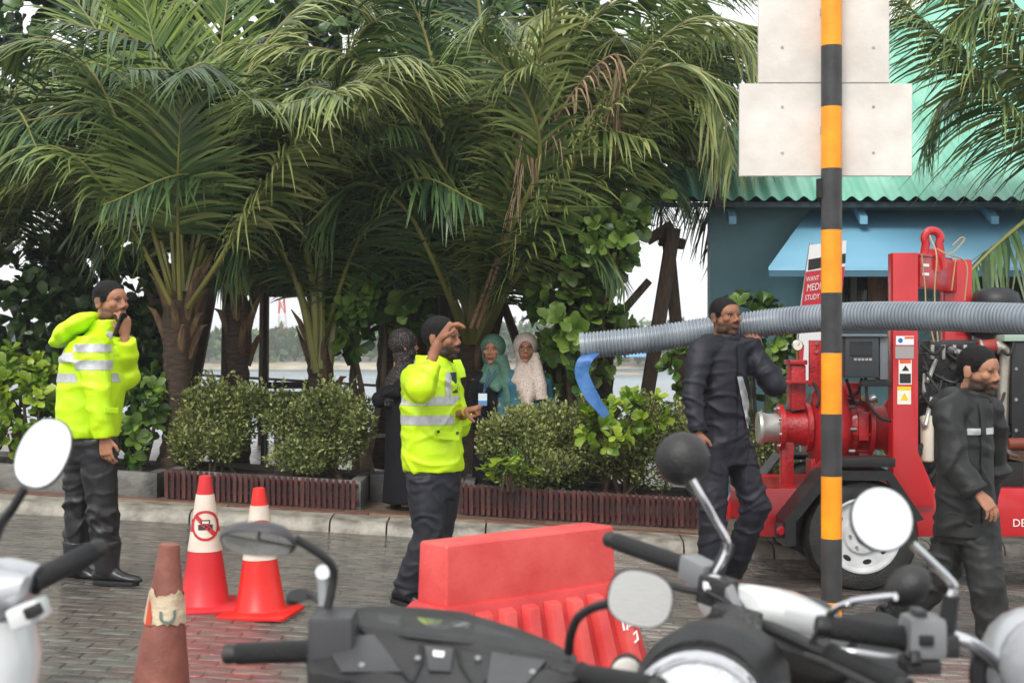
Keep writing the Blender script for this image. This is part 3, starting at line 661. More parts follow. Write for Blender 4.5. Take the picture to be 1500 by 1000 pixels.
# palm 4: big clump in the middle
c4 = P(690, 480, 12.75)
p4 = palm_tree('big coconut palm clump with broad leaning leaf stalks behind the waving man', gbase(692, 12.8), c4, .12, .12, boots=10)
F4 = [((690, 500, 11.9), (692, 350, 11.6), (640, 230, 11.4), (585, 140, 11.3), (520, 180, 11.2), 2, .7), ((700, 500, 11.9), (740, 420, 11.8), (800, 340, 11.6), (915, 225, 11.4), (992, 96, 11.3), 0, .75),
      ((695, 500, 11.9), (730, 330, 11.6), (770, 160, 11.3), (800, 50, 11.1), (842, -30, 11.0), 4, .72), ((690, 500, 11.9), (660, 300, 11.8), (640, 120, 11.7), (600, 0, 11.6), (520, -40, 11.5), 2, .75),
      ((705, 500, 11.9), (790, 330, 11.5), (880, 180, 11.2), (980, 95, 11.0), (1075, 130, 10.9), 4, .72), ((700, 500, 11.9), (740, 300, 11.8), (800, 120, 11.7), (890, 10, 11.6), (1000, -20, 11.5), 0, .8),
      ((700, 500, 12.0), (760, 330, 12.1), (850, 190, 12.2), (960, 150, 12.2), (1050, 230, 12.2), 0, .75), ((692, 500, 12.0), (700, 300, 12.2), (710, 100, 12.3), (690, -60, 12.3), (660, -120, 12.3), 2, .8),
      ((686, 500, 11.9), (640, 390, 11.7), (590, 300, 11.5), (520, 270, 11.4), (450, 330, 11.3), 2, .7), ((702, 500, 11.9), (760, 400, 11.7), (820, 350, 11.6), (880, 360, 11.5), (915, 420, 11.4), 2, .5),
      ((700, 500, 11.9), (780, 300, 11.7), (900, 130, 11.6), (1010, 30, 11.5), (1110, 40, 11.4), 4, .75), ((698, 500, 11.9), (742, 350, 11.5), (790, 240, 11.2), (770, 140, 11.0), (700, 60, 10.9), 0, .7),
      ((704, 500, 12.1), (790, 340, 12.2), (880, 260, 12.2), (960, 250, 12.2), (1010, 300, 12.2), 2, .6)]
for f in F4: frond(p4, [P(f[0][0], f[0][1], 12.6)]+pp(*f[1:5]), llen=f[6], n=58, droop=random.uniform(.45, .8), kind=f[5], start=.26, rr=.045)
for f in (((700, 480, 11.8), (775, 250, 11.3), (790, 130, 11.2), (765, 230, 11.1)), ((690, 480, 11.8), (800, 200, 11.3), (900, 80, 11.2), (905, 190, 11.1))):
    frond(p4, pp(*f), llen=.4, n=34, droop=1.3, kind=3, start=.4, ragged=.35)
rand_fronds(p4, c4+V((0, -.2, .1)), 9, 2.9, 3.6, (0, 4, 4), elmin=58, elmax=80, az=(190, 350))
rand_fronds(p4, c4+V((0, .25, .1)), 14, 2.8, 3.7, (0, 2, 2), elmin=45, elmax=86, az=(-10, 190))
# palms further back close the canopy
for i, (u, d, v, lab) in enumerate(((90, 14.2, 330, 'tall coconut palm far behind the man on the phone'), (560, 14.6, 300, 'tall coconut palm behind the thatched shelter'), (830, 14.8, 330, 'tall coconut palm behind the broad leaved tree'), (-60, 13.0, 400, 'coconut palm at the edge of the leafy left thicket'))):
    b = gbase(u, d); c = P(u+20, v, d); pb = palm_tree(lab, b, c, .16, .13)
    rand_fronds(pb, c, 17, 2.7, 3.6, (2, 2, 0), elmin=20, elmax=85, nl=42)
c6 = P(880, 300, 13.4); p6 = palm_tree('coconut palm behind the leaning timber frame reaching over the roof', gbase(872, 13.4), c6, .14, .13)
rand_fronds(p6, c6, 14, 2.3, 2.9, (0, 4, 0, 2), elmin=55, elmax=84)
for f in (((880, 300, 13.3), (960, 180, 12.8), (1020, 80, 12.4), (1070, 40, 12.1), (1120, 110, 12.0), 4), ((880, 300, 13.3), (920, 150, 12.9), (960, 40, 12.6), (1010, -40, 12.4), (1090, -30, 12.3), 0), ((880, 300, 13.3), (960, 190, 12.9), (1030, 130, 12.6), (1085, 140, 12.4), (1110, 220, 12.4), 0), ((880, 300, 13.3), (890, 160, 12.8), (880, 60, 12.4), (820, 10, 12.1), (740, 60, 12.0), 4)): frond(p6, pp(*f[:5]), llen=.72, n=60, droop=.8, kind=f[5])
frond(p6, pp((880, 300, 13.2), (950, 200, 12.6), (1010, 130, 12.2), (1050, 150, 12.0), (1075, 240, 11.95)), llen=.7, n=60, droop=.9, kind=4)
# palm at the right, crown beyond the frame
c5 = P(1630, 250, 11.9)
p5 = palm_tree('coconut palm arching over the blue awning beside the pump', gbase(1640, 11.95), c5, .16, .15)
for f in (((1630, 260, 11.9), (1560, 215, 11.6), (1484, 168, 11.4), (1400, 75, 11.3), (1322, 2, 11.2), 0, .82, .95), ((1630, 250, 11.9), (1560, 180, 11.7), (1480, 60, 11.6), (1400, -30, 11.5), (1310, -20, 11.5), 4, .8, .95), ((1630, 270, 11.9), (1590, 265, 11.6), (1500, 325, 11.3), (1418, 402, 11.1), (1380, 470, 11.05), 2, .6, 1.1),
          ((1630, 250, 11.9), (1580, 120, 11.7), (1500, 20, 11.5), (1440, 0, 11.4), (1370, 60, 11.3), 0, .78, .9), ((1630, 250, 11.9), (1570, 150, 12.1), (1470, 100, 12.2), (1390, 140, 12.2), (1350, 220, 12.2), 2, .6, .9)):
    frond(p5, pp(*f[:5]), llen=f[6], n=64, droop=f[7], kind=f[5], start=.12, rr=.03)
rand_fronds(p5, c5, 6, 2.6, 3.2, (0, 4), az=(-60, 60))

# ---------------------------------------------------------------- broad-leaved plants
LV = []; LS = [(0, .05, 0), (.4, .17, .05), (.78, .29, .03), (1.0, .10, -.06)]
for s, w, z in LS: LV += [(-w, s, z+.25*w), (0, s, z), (w, s, z+.25*w)]
LV = np.array(LV, float); LFc = np.array([(3*i+j, 3*i+j+1, 3*i+3+j+1, 3*i+3+j) for i in range(3) for j in range(2)])
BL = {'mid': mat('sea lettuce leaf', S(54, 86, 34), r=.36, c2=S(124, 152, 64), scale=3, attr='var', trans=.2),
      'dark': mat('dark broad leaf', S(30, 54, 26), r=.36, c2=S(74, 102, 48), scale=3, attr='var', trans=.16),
      'bright': mat('bright young leaf', S(92, 128, 30), r=.36, c2=S(162, 184, 62), scale=3, attr='var', trans=.25),
      'hedge': mat('clipped shrub leaf', S(84, 98, 54), r=.5, c2=S(160, 166, 104), scale=4, attr='var', trans=.18),
      'hedgeb': mat('clipped shrub yellow leaf', S(116, 130, 62), r=.5, c2=S(186, 192, 114), scale=4, attr='var', trans=.2)}
TW = mat('shrub twig', S(70, 56, 42), r=.8, c2=S(96, 80, 62), scale=9)
def rosettes(centers, axes, nleaf, size, spread=(.5, 1.15)):
    C = np.repeat(np.array(centers), nleaf, axis=0); A = np.repeat(np.array(axes), nleaf, axis=0); N = len(C)
    A = A/np.linalg.norm(A, axis=1, keepdims=True); rnd = rng.normal(size=(N, 3)); T_ = np.cross(A, rnd); T_ /= np.linalg.norm(T_, axis=1, keepdims=True)
    th = rng.uniform(*spread, N)[:, None]; D = A*np.cos(th)+T_*np.sin(th)
    U = A-D*(A*D).sum(1, keepdims=True)
    M_ = frames(D, None, U/np.linalg.norm(U, axis=1, keepdims=True)+1e-6); sc = size*rng.uniform(.65, 1.15, N)
    lum = np.repeat(rng.normal(.42, .2, len(centers)), nleaf)+rng.normal(0, .12, N)
    return M_*sc[:, None, None], C, np.clip(lum, 0, 1)
def leafy(name, label, cat, clumps, nros, nleaf, size, kind, base, group=None, stems=6, upb=.5, trunk=None, part='crown'):
    """clumps: list of (center, (rx,ry,rz))"""
    t = thing(name, label, cat, base, group); cs, ax = [], []
    w = np.array([c[1][0]*c[1][2] for c in clumps]); w = w/w.sum()
    for (c, r_), wi in zip(clumps, w):
        k = max(3, int(nros*wi))
        for _ in range(k):
            d = rng.normal(size=3); d /= np.linalg.norm(d); q = rng.uniform(.35, 1.0)**.45
            cs.append(np.array(c)+d*np.array(r_)*q); a = d*.8+np.array([0, -.25, upb])+rng.normal(0, .25, 3); ax.append(a)
    M_, C, lum = rosettes(cs, ax, nleaf, size); v_, f_, a_ = inst(LV, LFc, M_, C, lum)
    o = link(part, np_mesh(part, v_, f_, a_), BL[kind], t, smooth=True, angle=180)
    mb = MB(); b = V(base)
    for k in range(stems):
        c, r_ = clumps[k % len(clumps)]; e = V(c)+V((random.uniform(-.5, .5)*r_[0], random.uniform(-.5, .5)*r_[1], random.uniform(-.2, .5)*r_[2]))
        s0 = b+V((random.uniform(-.12, .12), random.uniform(-.08, .08), 0)); m_ = s0.lerp(e, .5)+V((random.uniform(-.1, .1), 0, .05))
        w_ = trunk or .022
        MB().tube([s0, m_, e], [w_, w_*.7, w_*.35], 7).build('trunk' if trunk else 'stem', TW, t, smooth=True)
    return t
def cl(*a): return [(tuple(P(u, v, d)), (ru/FPX*d, rd, rv/FPX*d)) for u, v, d, ru, rd, rv in a]
leafy('broad_leaved_tree', 'tall bush of glossy rounded leaves between the women and the timber frame', 'tree', cl((900, 290, 11.9, 65, .4, 55), (850, 370, 11.8, 65, .4, 60), (880, 340, 11.6, 60, .35, 50), (830, 460, 11.9, 42, .35, 70), (870, 480, 12.0, 45, .35, 50), (840, 540, 12.0, 40, .3, 40), (800, 400, 12.0, 25, .3, 60)), 340, 8, .17, 'mid', gbase(835, 12.0, .3), stems=5, trunk=.045)
leafy('broad_leaved_tree', 'dark leafy tree above the woman in the black dotted scarf', 'tree', cl((545, 405, 12.5, 70, .4, 45), (520, 450, 12.4, 45, .35, 45), (585, 440, 12.5, 40, .35, 45), (510, 490, 12.5, 25, .3, 35)), 150, 8, .17, 'mid', gbase(540, 12.6), stems=4, trunk=.04)
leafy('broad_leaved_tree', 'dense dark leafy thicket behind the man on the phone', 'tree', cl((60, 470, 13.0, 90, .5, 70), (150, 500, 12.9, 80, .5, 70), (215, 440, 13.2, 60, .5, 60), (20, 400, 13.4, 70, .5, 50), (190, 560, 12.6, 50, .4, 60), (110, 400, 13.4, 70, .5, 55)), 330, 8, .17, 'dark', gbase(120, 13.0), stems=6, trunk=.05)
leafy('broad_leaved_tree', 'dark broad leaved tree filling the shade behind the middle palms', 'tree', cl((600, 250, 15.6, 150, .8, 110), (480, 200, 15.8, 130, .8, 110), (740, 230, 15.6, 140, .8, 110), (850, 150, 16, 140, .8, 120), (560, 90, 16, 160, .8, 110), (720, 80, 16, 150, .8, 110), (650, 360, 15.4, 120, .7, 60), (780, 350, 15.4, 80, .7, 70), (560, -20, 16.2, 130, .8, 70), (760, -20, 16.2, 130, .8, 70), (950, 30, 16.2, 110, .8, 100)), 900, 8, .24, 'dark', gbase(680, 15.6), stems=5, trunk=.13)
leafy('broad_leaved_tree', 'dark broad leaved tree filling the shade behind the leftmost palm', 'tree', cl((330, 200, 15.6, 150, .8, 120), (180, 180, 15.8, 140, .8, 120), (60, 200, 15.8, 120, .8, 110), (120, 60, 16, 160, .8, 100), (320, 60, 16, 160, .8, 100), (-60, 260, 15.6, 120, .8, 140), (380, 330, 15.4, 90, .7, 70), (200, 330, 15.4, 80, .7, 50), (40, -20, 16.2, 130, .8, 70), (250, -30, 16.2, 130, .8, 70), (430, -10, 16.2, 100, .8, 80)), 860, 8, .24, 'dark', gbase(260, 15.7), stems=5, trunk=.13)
leafy('leafy_shrub', 'sea lettuce shrub with pale rounded leaves left of the man on the phone', 'shrub', cl((45, 600, 11.55, 60, .3, 70), (10, 560, 11.6, 50, .3, 45), (80, 560, 11.6, 40, .25, 40), (20, 650, 11.5, 60, .25, 40)), 170, 8, .12, 'bright', gbase(40, 11.6, .3))
leafy('leafy_shrub', 'low rounded leaf shrub between the man on the phone and the palm trunk', 'shrub', cl((200, 610, 11.45, 42, .25, 45), (185, 650, 11.4, 35, .22, 30), (225, 570, 11.6, 25, .22, 30), (120, 650, 11.5, 50, .2, 35)), 100, 8, .13, 'mid', gbase(200, 11.5, .3))
leafy('leafy_shrub', 'bright yellow green sea lettuce shrub under the blue strap', 'shrub', cl((905, 612, 11.3, 42, .2, 28), (870, 625, 11.2, 28, .18, 22), (950, 600, 11.4, 35, .2, 28), (895, 640, 11.15, 30, .12, 18)), 44, 8, .115, 'bright', gbase(905, 11.6, .3))
leafy('leafy_shrub', 'pale rounded leaf shrub against the teal wall behind the carried hose', 'shrub', cl((1100, 455, 12.3, 45, .25, 25), (1130, 500, 12.2, 35, .25, 35), (1000, 545, 12.2, 32, .22, 35), (1110, 560, 12.1, 40, .25, 50), (1180, 520, 12.2, 40, .25, 30)), 130, 8, .13, 'mid', gbase(1110, 12.2))
# low rosette with big leaves, each leaf a piece of its own
def big_leaf_plant(label, center, n, size):
    t = thing('sea_lettuce_plant', label, 'plant', V(center)-V((0, 0, .12)))
    me = np_mesh('leaf', LV, LFc, np.full(len(LV), .55)); me.materials.append(BL['bright']); me.polygons.foreach_set('use_smooth', [True]*len(me.polygons))
    me2 = np_mesh('leaf', LV, LFc, np.full(len(LV), .25)); me2.materials.append(BL['mid']); me2.polygons.foreach_set('use_smooth', [True]*len(me2.polygons))
    for k in range(n):
        c = V(center)+V((random.gauss(0, .10), random.gauss(-.03, .05), random.gauss(0, .05))); a = k*2.4; el = random.uniform(-.35, .9)
        D_ = np.array([[math.cos(a)*math.cos(el), math.sin(a)*math.cos(el)*.7-.25, math.sin(el)]]); m_ = Matrix([list(r_) for r_ in frames(D_)[0]])
        o = bpy.data.objects.new('leaf', me if random.random() < .6 else me2); COL.objects.link(o)
        s = size*random.uniform(.7, 1.1); o.matrix_world = Matrix.Translation(c-V(t.location)) @ (m_*s).to_4x4(); o.parent = t
    for k in range(4):
        MB().tube([V(center)-V((random.gauss(0, .03), 0, .16)), V(center)+V((random.gauss(0, .08), 0, .02))], [.012, .008], 6).build('stem', TW, t, smooth=True)
big_leaf_plant('low rosette of big pale green leaves spilling over the dark red pickets', P(745, 690, 11.0), 34, .16)

HV = np.array([(0, 0, 0), (.28, .5, .06), (0, 1, 0), (-.28, .5, .06)], float); HF = np.array([(0, 1, 2, 3)])
def hedge(label, clumps, n, base, size=.038):
    t = thing('clipped_shrub', label, 'shrub', base, 'clipped shrubs in the picket planters')
    sub = []
    for c, r_ in clumps:            # every clump breaks up into smaller uneven tufts
        sub.append((c, tuple(x*.82 for x in r_)))
        for _ in range(7):
            d = rng.normal(size=3); d /= np.linalg.norm(d); d[2] = abs(d[2])*rng.choice([1, 1, -.6]); s = rng.uniform(.28, .5)
            sub.append((tuple(np.array(c)+d*np.array(r_)*rng.uniform(.55, .92)), tuple(np.array(r_)*s)))
    w = np.array([c[1][0]*c[1][2] for c in sub])**.8; w = w/w.sum(); cs, dd, lum = [], [], []
    for (c, r_), wi in zip(sub, w):
        k = int(n*wi); d = rng.normal(size=(k, 3)); d /= np.linalg.norm(d, axis=1, keepdims=True)
        lump = np.array([noise.noise((x*2.6+c[0]*7, y*2.6, z*2.6)) for x, y, z in d]); g0 = rng.normal(0, .12)
        q = (1+.3*lump)*rng.uniform(.1, 1.12, k)**.4
        cs.append(np.array(c)+d*np.array(r_)*q[:, None]); dd.append(d*.7+rng.normal(0, .55, (k, 3))+np.array([0, -.1, .55])); lum.append(np.clip(.42+g0+.35*lump+rng.normal(0, .17, k), 0, 1))
    for _ in range(46):             # loose shoots standing out of the top
        c, r_ = sub[rng.integers(len(sub))]; d = rng.normal(size=3); d[2] = abs(d[2])+.5; d /= np.linalg.norm(d); p0 = np.array(c)+d*np.array(r_)*.9; ax_ = d*.5+np.array([rng.normal(0, .3), rng.normal(0, .3), 1]); ax_ /= np.linalg.norm(ax_); l = rng.uniform(.06, .16); k = 14
        cs.append(p0+ax_*np.linspace(0, l, k)[:, None]+rng.normal(0, .006, (k, 3))); dd.append(ax_+rng.normal(0, .8, (k, 3))); lum.append(np.clip(rng.normal(.6, .15, k), 0, 1))
    cs, dd, lum = np.concatenate(cs), np.concatenate(dd), np.concatenate(lum)
    sel = rng.uniform(size=len(cs)) < .78
    for s, nm, k_ in ((sel, 'foliage', 'hedge'), (~sel, 'new_growth', 'hedgeb')):
        v_, f_, a_ = inst(HV, HF, frames(dd[s], rng.uniform(-1, 1, s.sum()))*(size*rng.uniform(.6, 1.25, s.sum()))[:, None, None], cs[s], lum[s])
        link(nm, np_mesh(nm, v_, f_, a_), BL[k_], t)
    b = V(base)
    for k in range(9):
        c, r_ = clumps[k % len(clumps)]; e = V(c)+V((random.uniform(-.7, .7)*r_[0], random.uniform(-.7, .7)*r_[1], random.uniform(-.2, .7)*r_[2])); s0 = b+V((random.uniform(-.25, .25), random.uniform(-.1, .1), -.05))
        MB().tube([s0, s0.lerp(e, .5)+V((random.uniform(-.05, .05), 0, .03)), e], [.014, .01, .005], 6).build('stem', TW, t, smooth=True)
    return t
hedge('rounded clipped shrub close beside the fibrous palm trunk', cl((312, 632, 11.45, 60, .3, 52), (290, 600, 11.5, 42, .25, 38), (345, 615, 11.5, 48, .28, 48), (318, 590, 11.55, 38, .22, 30), (280, 650, 11.4, 38, .22, 36)), 15000, gbase(312, 11.5, .3))
hedge('wide clipped shrub beside the woman in the black dotted scarf', cl((440, 635, 11.45, 60, .32, 58), (490, 640, 11.45, 58, .32, 56), (420, 605, 11.5, 40, .25, 34), (475, 598, 11.5, 46, .25, 32), (515, 625, 11.45, 35, .25, 42), (450, 670, 11.35, 60, .22, 28)), 19000, gbase(465, 11.5, .3))
hedge('large clipped shrub hiding the two women up to their chests', cl((760, 655, 11.5, 60, .3, 52), (815, 645, 11.55, 62, .3, 56), (725, 645, 11.5, 30, .24, 36), (800, 690, 11.45, 70, .25, 38), (850, 645, 11.55, 46, .3, 54), (790, 622, 11.6, 48, .24, 26)), 22000, gbase(785, 11.6, .3))
hedge('clipped shrub with sparse lower twigs in front of the timber frame', cl((920, 650, 11.6, 62, .33, 50), (970, 630, 11.65, 52, .33, 48), (885, 670, 11.55, 50, .28, 40), (955, 685, 11.5, 62, .28, 38), (1005, 650, 11.6, 36, .28, 56)), 18000, gbase(940, 11.6, .3))
hedge('clipped shrub seen through the red legs of the pump', cl((1160, 660, 12.3, 60, .3, 60), (1230, 640, 12.4, 60, .3, 60), (1290, 650, 12.4, 50, .3, 60), (1110, 680, 12.3, 50, .3, 60)), 13000, gbase(1190, 12.35, .12))
# ================================================================ PEOPLE
def skin_mat(name, c, c2, beard, lips):
    m = mat(name, c, r=.55, c2=c2, scale=22, bump=.16, bscale=190, spec=.35, detail=7); nt = m.node_tree; b = nt.nodes['Principled BSDF']
    src = b.inputs['Base Color'].links[0].from_socket
    a = nt.nodes.new('ShaderNodeAttribute'); a.attribute_name = 'tint'; sp = nt.nodes.new('ShaderNodeSeparateColor'); nt.links.new(a.outputs['Color'], sp.inputs[0])
    for i, col in ((1, lips), (0, beard)):
        mx = nt.nodes.new('ShaderNodeMix'); mx.data_type = 'RGBA'; mx.inputs[7].default_value = (*col, 1)
        nt.links.new(sp.outputs[i], mx.inputs[0]); nt.links.new(src, mx.inputs[6]); src = mx.outputs[2]
    nt.links.new(src, b.inputs['Base Color']); b.inputs['Subsurface Weight'].default_value = .08; b.inputs['Subsurface Radius'].default_value = (.01, .004, .002)
    return m
SKA = skin_mat('brown skin', S(160, 110, 84), S(178, 126, 98), S(40, 30, 26), S(122, 68, 58))
SKB = skin_mat('deep brown skin', S(134, 88, 65), S(152, 104, 79), S(30, 23, 20), S(98, 56, 48))
SKC = skin_mat('light brown skin', S(160, 112, 86), S(176, 127, 100), S(34, 25, 21), S(150, 84, 74))
HAIR = mat('short black hair', S(13, 11, 11), r=.6, c2=S(24, 21, 20), scale=60, bump=.35, bscale=330, spec=.2)
EYE = [mat('eye white', S(205, 198, 190), r=.2), mat('dark iris', S(26, 18, 14), r=.12)]

def voxel(mb, size, smooth=6, name='m', fac=.5):
    me = mb.mesh('tmp'); ob = bpy.data.objects.new('tmp', me); COL.objects.link(ob)
    r_ = ob.modifiers.new('r', 'REMESH'); r_.mode = 'VOXEL'; r_.voxel_size = size; r_.adaptivity = 0
    if smooth: s = ob.modifiers.new('s', 'SMOOTH'); s.factor = fac; s.iterations = smooth
    dg = bpy.context.evaluated_depsgraph_get(); out = bpy.data.meshes.new_from_object(ob.evaluated_get(dg)); out.name = name; out.materials.clear()
    bpy.data.objects.remove(ob); bpy.data.meshes.remove(me); return out
def coords(me):
    a = np.empty(len(me.vertices)*3, np.float32); me.vertices.foreach_get('co', a); return a.reshape(-1, 3)
def normals(me):
    a = np.empty(len(me.vertices)*3, np.float32); me.vertices.foreach_get('normal', a); return a.reshape(-1, 3)
def setco(me, c): me.vertices.foreach_set('co', np.asarray(c, np.float32).ravel()); me.update()
def wrinkle(me, amp, f=(6, 6, 15), seed=0, diag=.7, fine=.25, mask=None, joints=()):
    co, no = coords(me), normals(me); out = np.zeros(len(co)); n = noise.noise; ex = math.exp
    fx, fy, fz = f[0]*.55, f[1]*.55, f[2]*.55
    for i, (x, y, z) in enumerate(co):
        wx = .10*n((x*4+seed, y*4, z*4))
        a = n(((x+wx)*fx+seed, y*fy, (z+wx)*fz)); b = n(((x+z*.8+wx)*fx*1.1, y*fy+seed, (z-x*.8)*fz*.75+9)); c_ = n((x*fx*3, y*fy*3+seed, z*fz*2.6)); g = .5+.9*n((x*2.2+seed, y*2.2, z*2.2+4))
        out[i] = ((max(0, 1-abs(a)/.19)**1.15-.3)+diag*(max(0, 1-abs(b)/.15)**1.15-.22)-.3*ex(-((a-.28)/.1)**2))*max(.2, g)+fine*c_
    if joints is not None and len(joints):
        k = np.zeros(len(co))
        for p, r_ in joints: k = np.maximum(k, np.exp(-(np.linalg.norm(co-np.array(p), axis=1)/r_)**2))
        out *= .75+1.0*k
    if mask is not None: out *= mask(co)
    setco(me, co+no*(out*amp)[:, None])
def segdist(p, a, b):
    a, b = np.array(a), np.array(b); d = b-a; t = np.clip(((p-a)@d)/max(1e-9, d@d), 0, 1); return np.linalg.norm(p-(a+t[:, None]*d), axis=1)
def basis(F, pitch=0, roll=0):
    F = V((F[0], F[1], 0)).normalized(); Rt = F.cross(V((0, 0, 1)))
    m = Matrix((Rt, F, V((0, 0, 1)))).transposed()
    return m @ Matrix.Rotation(pitch, 3, 'X') @ Matrix.Rotation(roll, 3, 'Y')
def head_mesh(fem=False):
    mb = MB(); E = mb.ell; w = .93 if fem else 1
    E((0, -.016, .030), (.075, .091, .085)); E((0, .022, -.03), (.064*w, .068, .082)); E((0, .03, .03), (.066, .06, .062))
    E((0, .048, -.088), (.034*w, .036, .026)); E((0, .068, -.094), (.02*w, .02, .016))
    for s in (-1, 1):
        E((s*.044*w, .01, -.07), (.022, .05, .028)); E((s*.042, .058, -.014), (.022, .024, .02)); E((s*.030, .079, .021), (.023, .012, .0085))
        E((s*.0125, .092, -.0275), (.0095, .011, .0085)); E((s*.079, -.012, -.006), (.009, .019, .031), Matrix.Rotation(s*.35, 3, 'Z')); E((s*.082, -.02, .008), (.007, .014, .02), Matrix.Rotation(s*.5, 3, 'Z'))
        E((s*.031, .066, .004), (.017, .014, .012))
    mb.tube([(0, .076, .024), (0, .089, .002), (0, .100, -.019), (0, .098, -.028)], [.009, .0095, .0135, .010], 10)
    E((0, .086, -.055), (.025, .012, .013)); E((0, .0955, -.0515), (.021, .008, .0052)); E((0, .0935, -.0625), (.018, .009, .0062))
    mb.tube([(0, -.02, -.04), (0, -.025, -.10), (0, -.03, -.18)], [.055*w, .053*w, .06*w], 14)
    return voxel(mb, .0042, 3, 'head', .45)
HEADS = {False: head_mesh(), True: head_mesh(True)}
def sstep(a, b, x): t = np.clip((x-a)/(b-a), 0, 1); return t*t*(3-2*t)
def hand_mb(mb, W, D, Nn, T, curl=(.5, .7, .5), s=1.0, spread=.10, thumb=.5, fing=None):
    W, D, Nn, T = V(W), V(D).normalized(), V(Nn), V(T); Nn = (Nn-D*Nn.dot(D)).normalized(); T = (T-D*T.dot(D)-Nn*T.dot(Nn)).normalized()
    mb.eloft([(W-D*.05*s, T*.026*s, Nn*.021*s), (W, T*.028*s, Nn*.021*s), (W+D*.03*s, T*.036*s, Nn*.019*s), (W+D*.065*s, T*.042*s, Nn*.016*s), (W+D*.092*s, T*.042*s, Nn*.014*s), (W+D*.102*s, T*.036*s, Nn*.009*s)], 16)
    for k, (o, l) in enumerate(((.031, .074), (.0105, .084), (-.0105, .078), (-.031, .060))):
        p = W+D*(.092-.004*abs(k-1))*s+T*o*s; ang = 0; pts = [p-D*.02*s, p]; sp = spread*(1-k*.66)
        for j, (fr, cu) in enumerate(zip((.46, .3, .24), curl)):
            ang += cu*(1+.12*k); d_ = (D*math.cos(ang)+Nn*math.sin(ang)+T*sp*.6).normalized(); p = p+d_*l*fr*s; pts.append(p)
        r0 = (.0095, .0098, .0094, .0084)[k]*s
        mb.tube(pts, [r0, r0, r0*.93, r0*.86, r0*.7], 9)
    p = W+D*.028*s+T*.03*s+Nn*.006*s; d1 = (D*.72+T*.62+Nn*thumb*.7).normalized(); d2 = (D*.85+T*.25*(1-thumb)+Nn*thumb).normalized()
    mb.tube([p-d1*.02*s, p+d1*.012*s, p+d1*.042*s, p+d1*.042*s+d2*.03*s], [.014*s, .0135*s, .0105*s, .008*s], 9)
def join(meshes, name):
    """meshes -> one mesh; returns it with the list of vertex offsets"""
    vs, fs, off, offs = [], [], 0, []
    for me in meshes:
        c_ = coords(me); vs.append(c_); offs.append(off)
        fs += [tuple(i+off for i in p.vertices) for p in me.polygons]; off += len(c_)
    out = bpy.data.meshes.new(name); out.from_pydata(np.concatenate(vs).tolist(), [], fs); out.update(); return out, offs
def extract(src, name, m, parent, planes, keep, off=.003):
    bm = bmesh.new(); bm.from_mesh(src.data)
    for co, no in planes: bmesh.ops.bisect_plane(bm, geom=bm.verts[:]+bm.edges[:]+bm.faces[:], plane_co=co, plane_no=no, dist=1e-5)
    fs = list(bm.faces); c_ = np.array([tuple(f.calc_center_median()) for f in fs]); k = keep(c_)
    bmesh.ops.delete(bm, geom=[f for f, q in zip(fs, k) if not q], context='FACES'); bm.normal_update()
    for v in bm.verts: v.co += v.normal*off
    bm.verts.index_update(); bm.faces.index_update()
    seen = set(); out = None; bm.faces.ensure_lookup_table()
    for f0 in bm.faces:             # each separate piece of tape is an object of its own
        if f0.index in seen: continue
        st, isl = [f0], []; seen.add(f0.index)
        while st:
            f = st.pop(); isl.append(f)
            for v in f.verts:
                for g in v.link_faces:
                    if g.index not in seen: seen.add(g.index); st.append(g)
        if len(isl) < 10: continue
        vi = {}; fs_ = []
        for f in isl: fs_.append(tuple(vi.setdefault(v.index, len(vi)) for v in f.verts))
        bm.verts.ensure_lookup_table(); me = bpy.data.meshes.new(name); me.from_pydata([tuple(bm.verts[i].co) for i in vi], [], fs_); out = link(name, me, m, parent, True, 60)
    bm.free(); return out
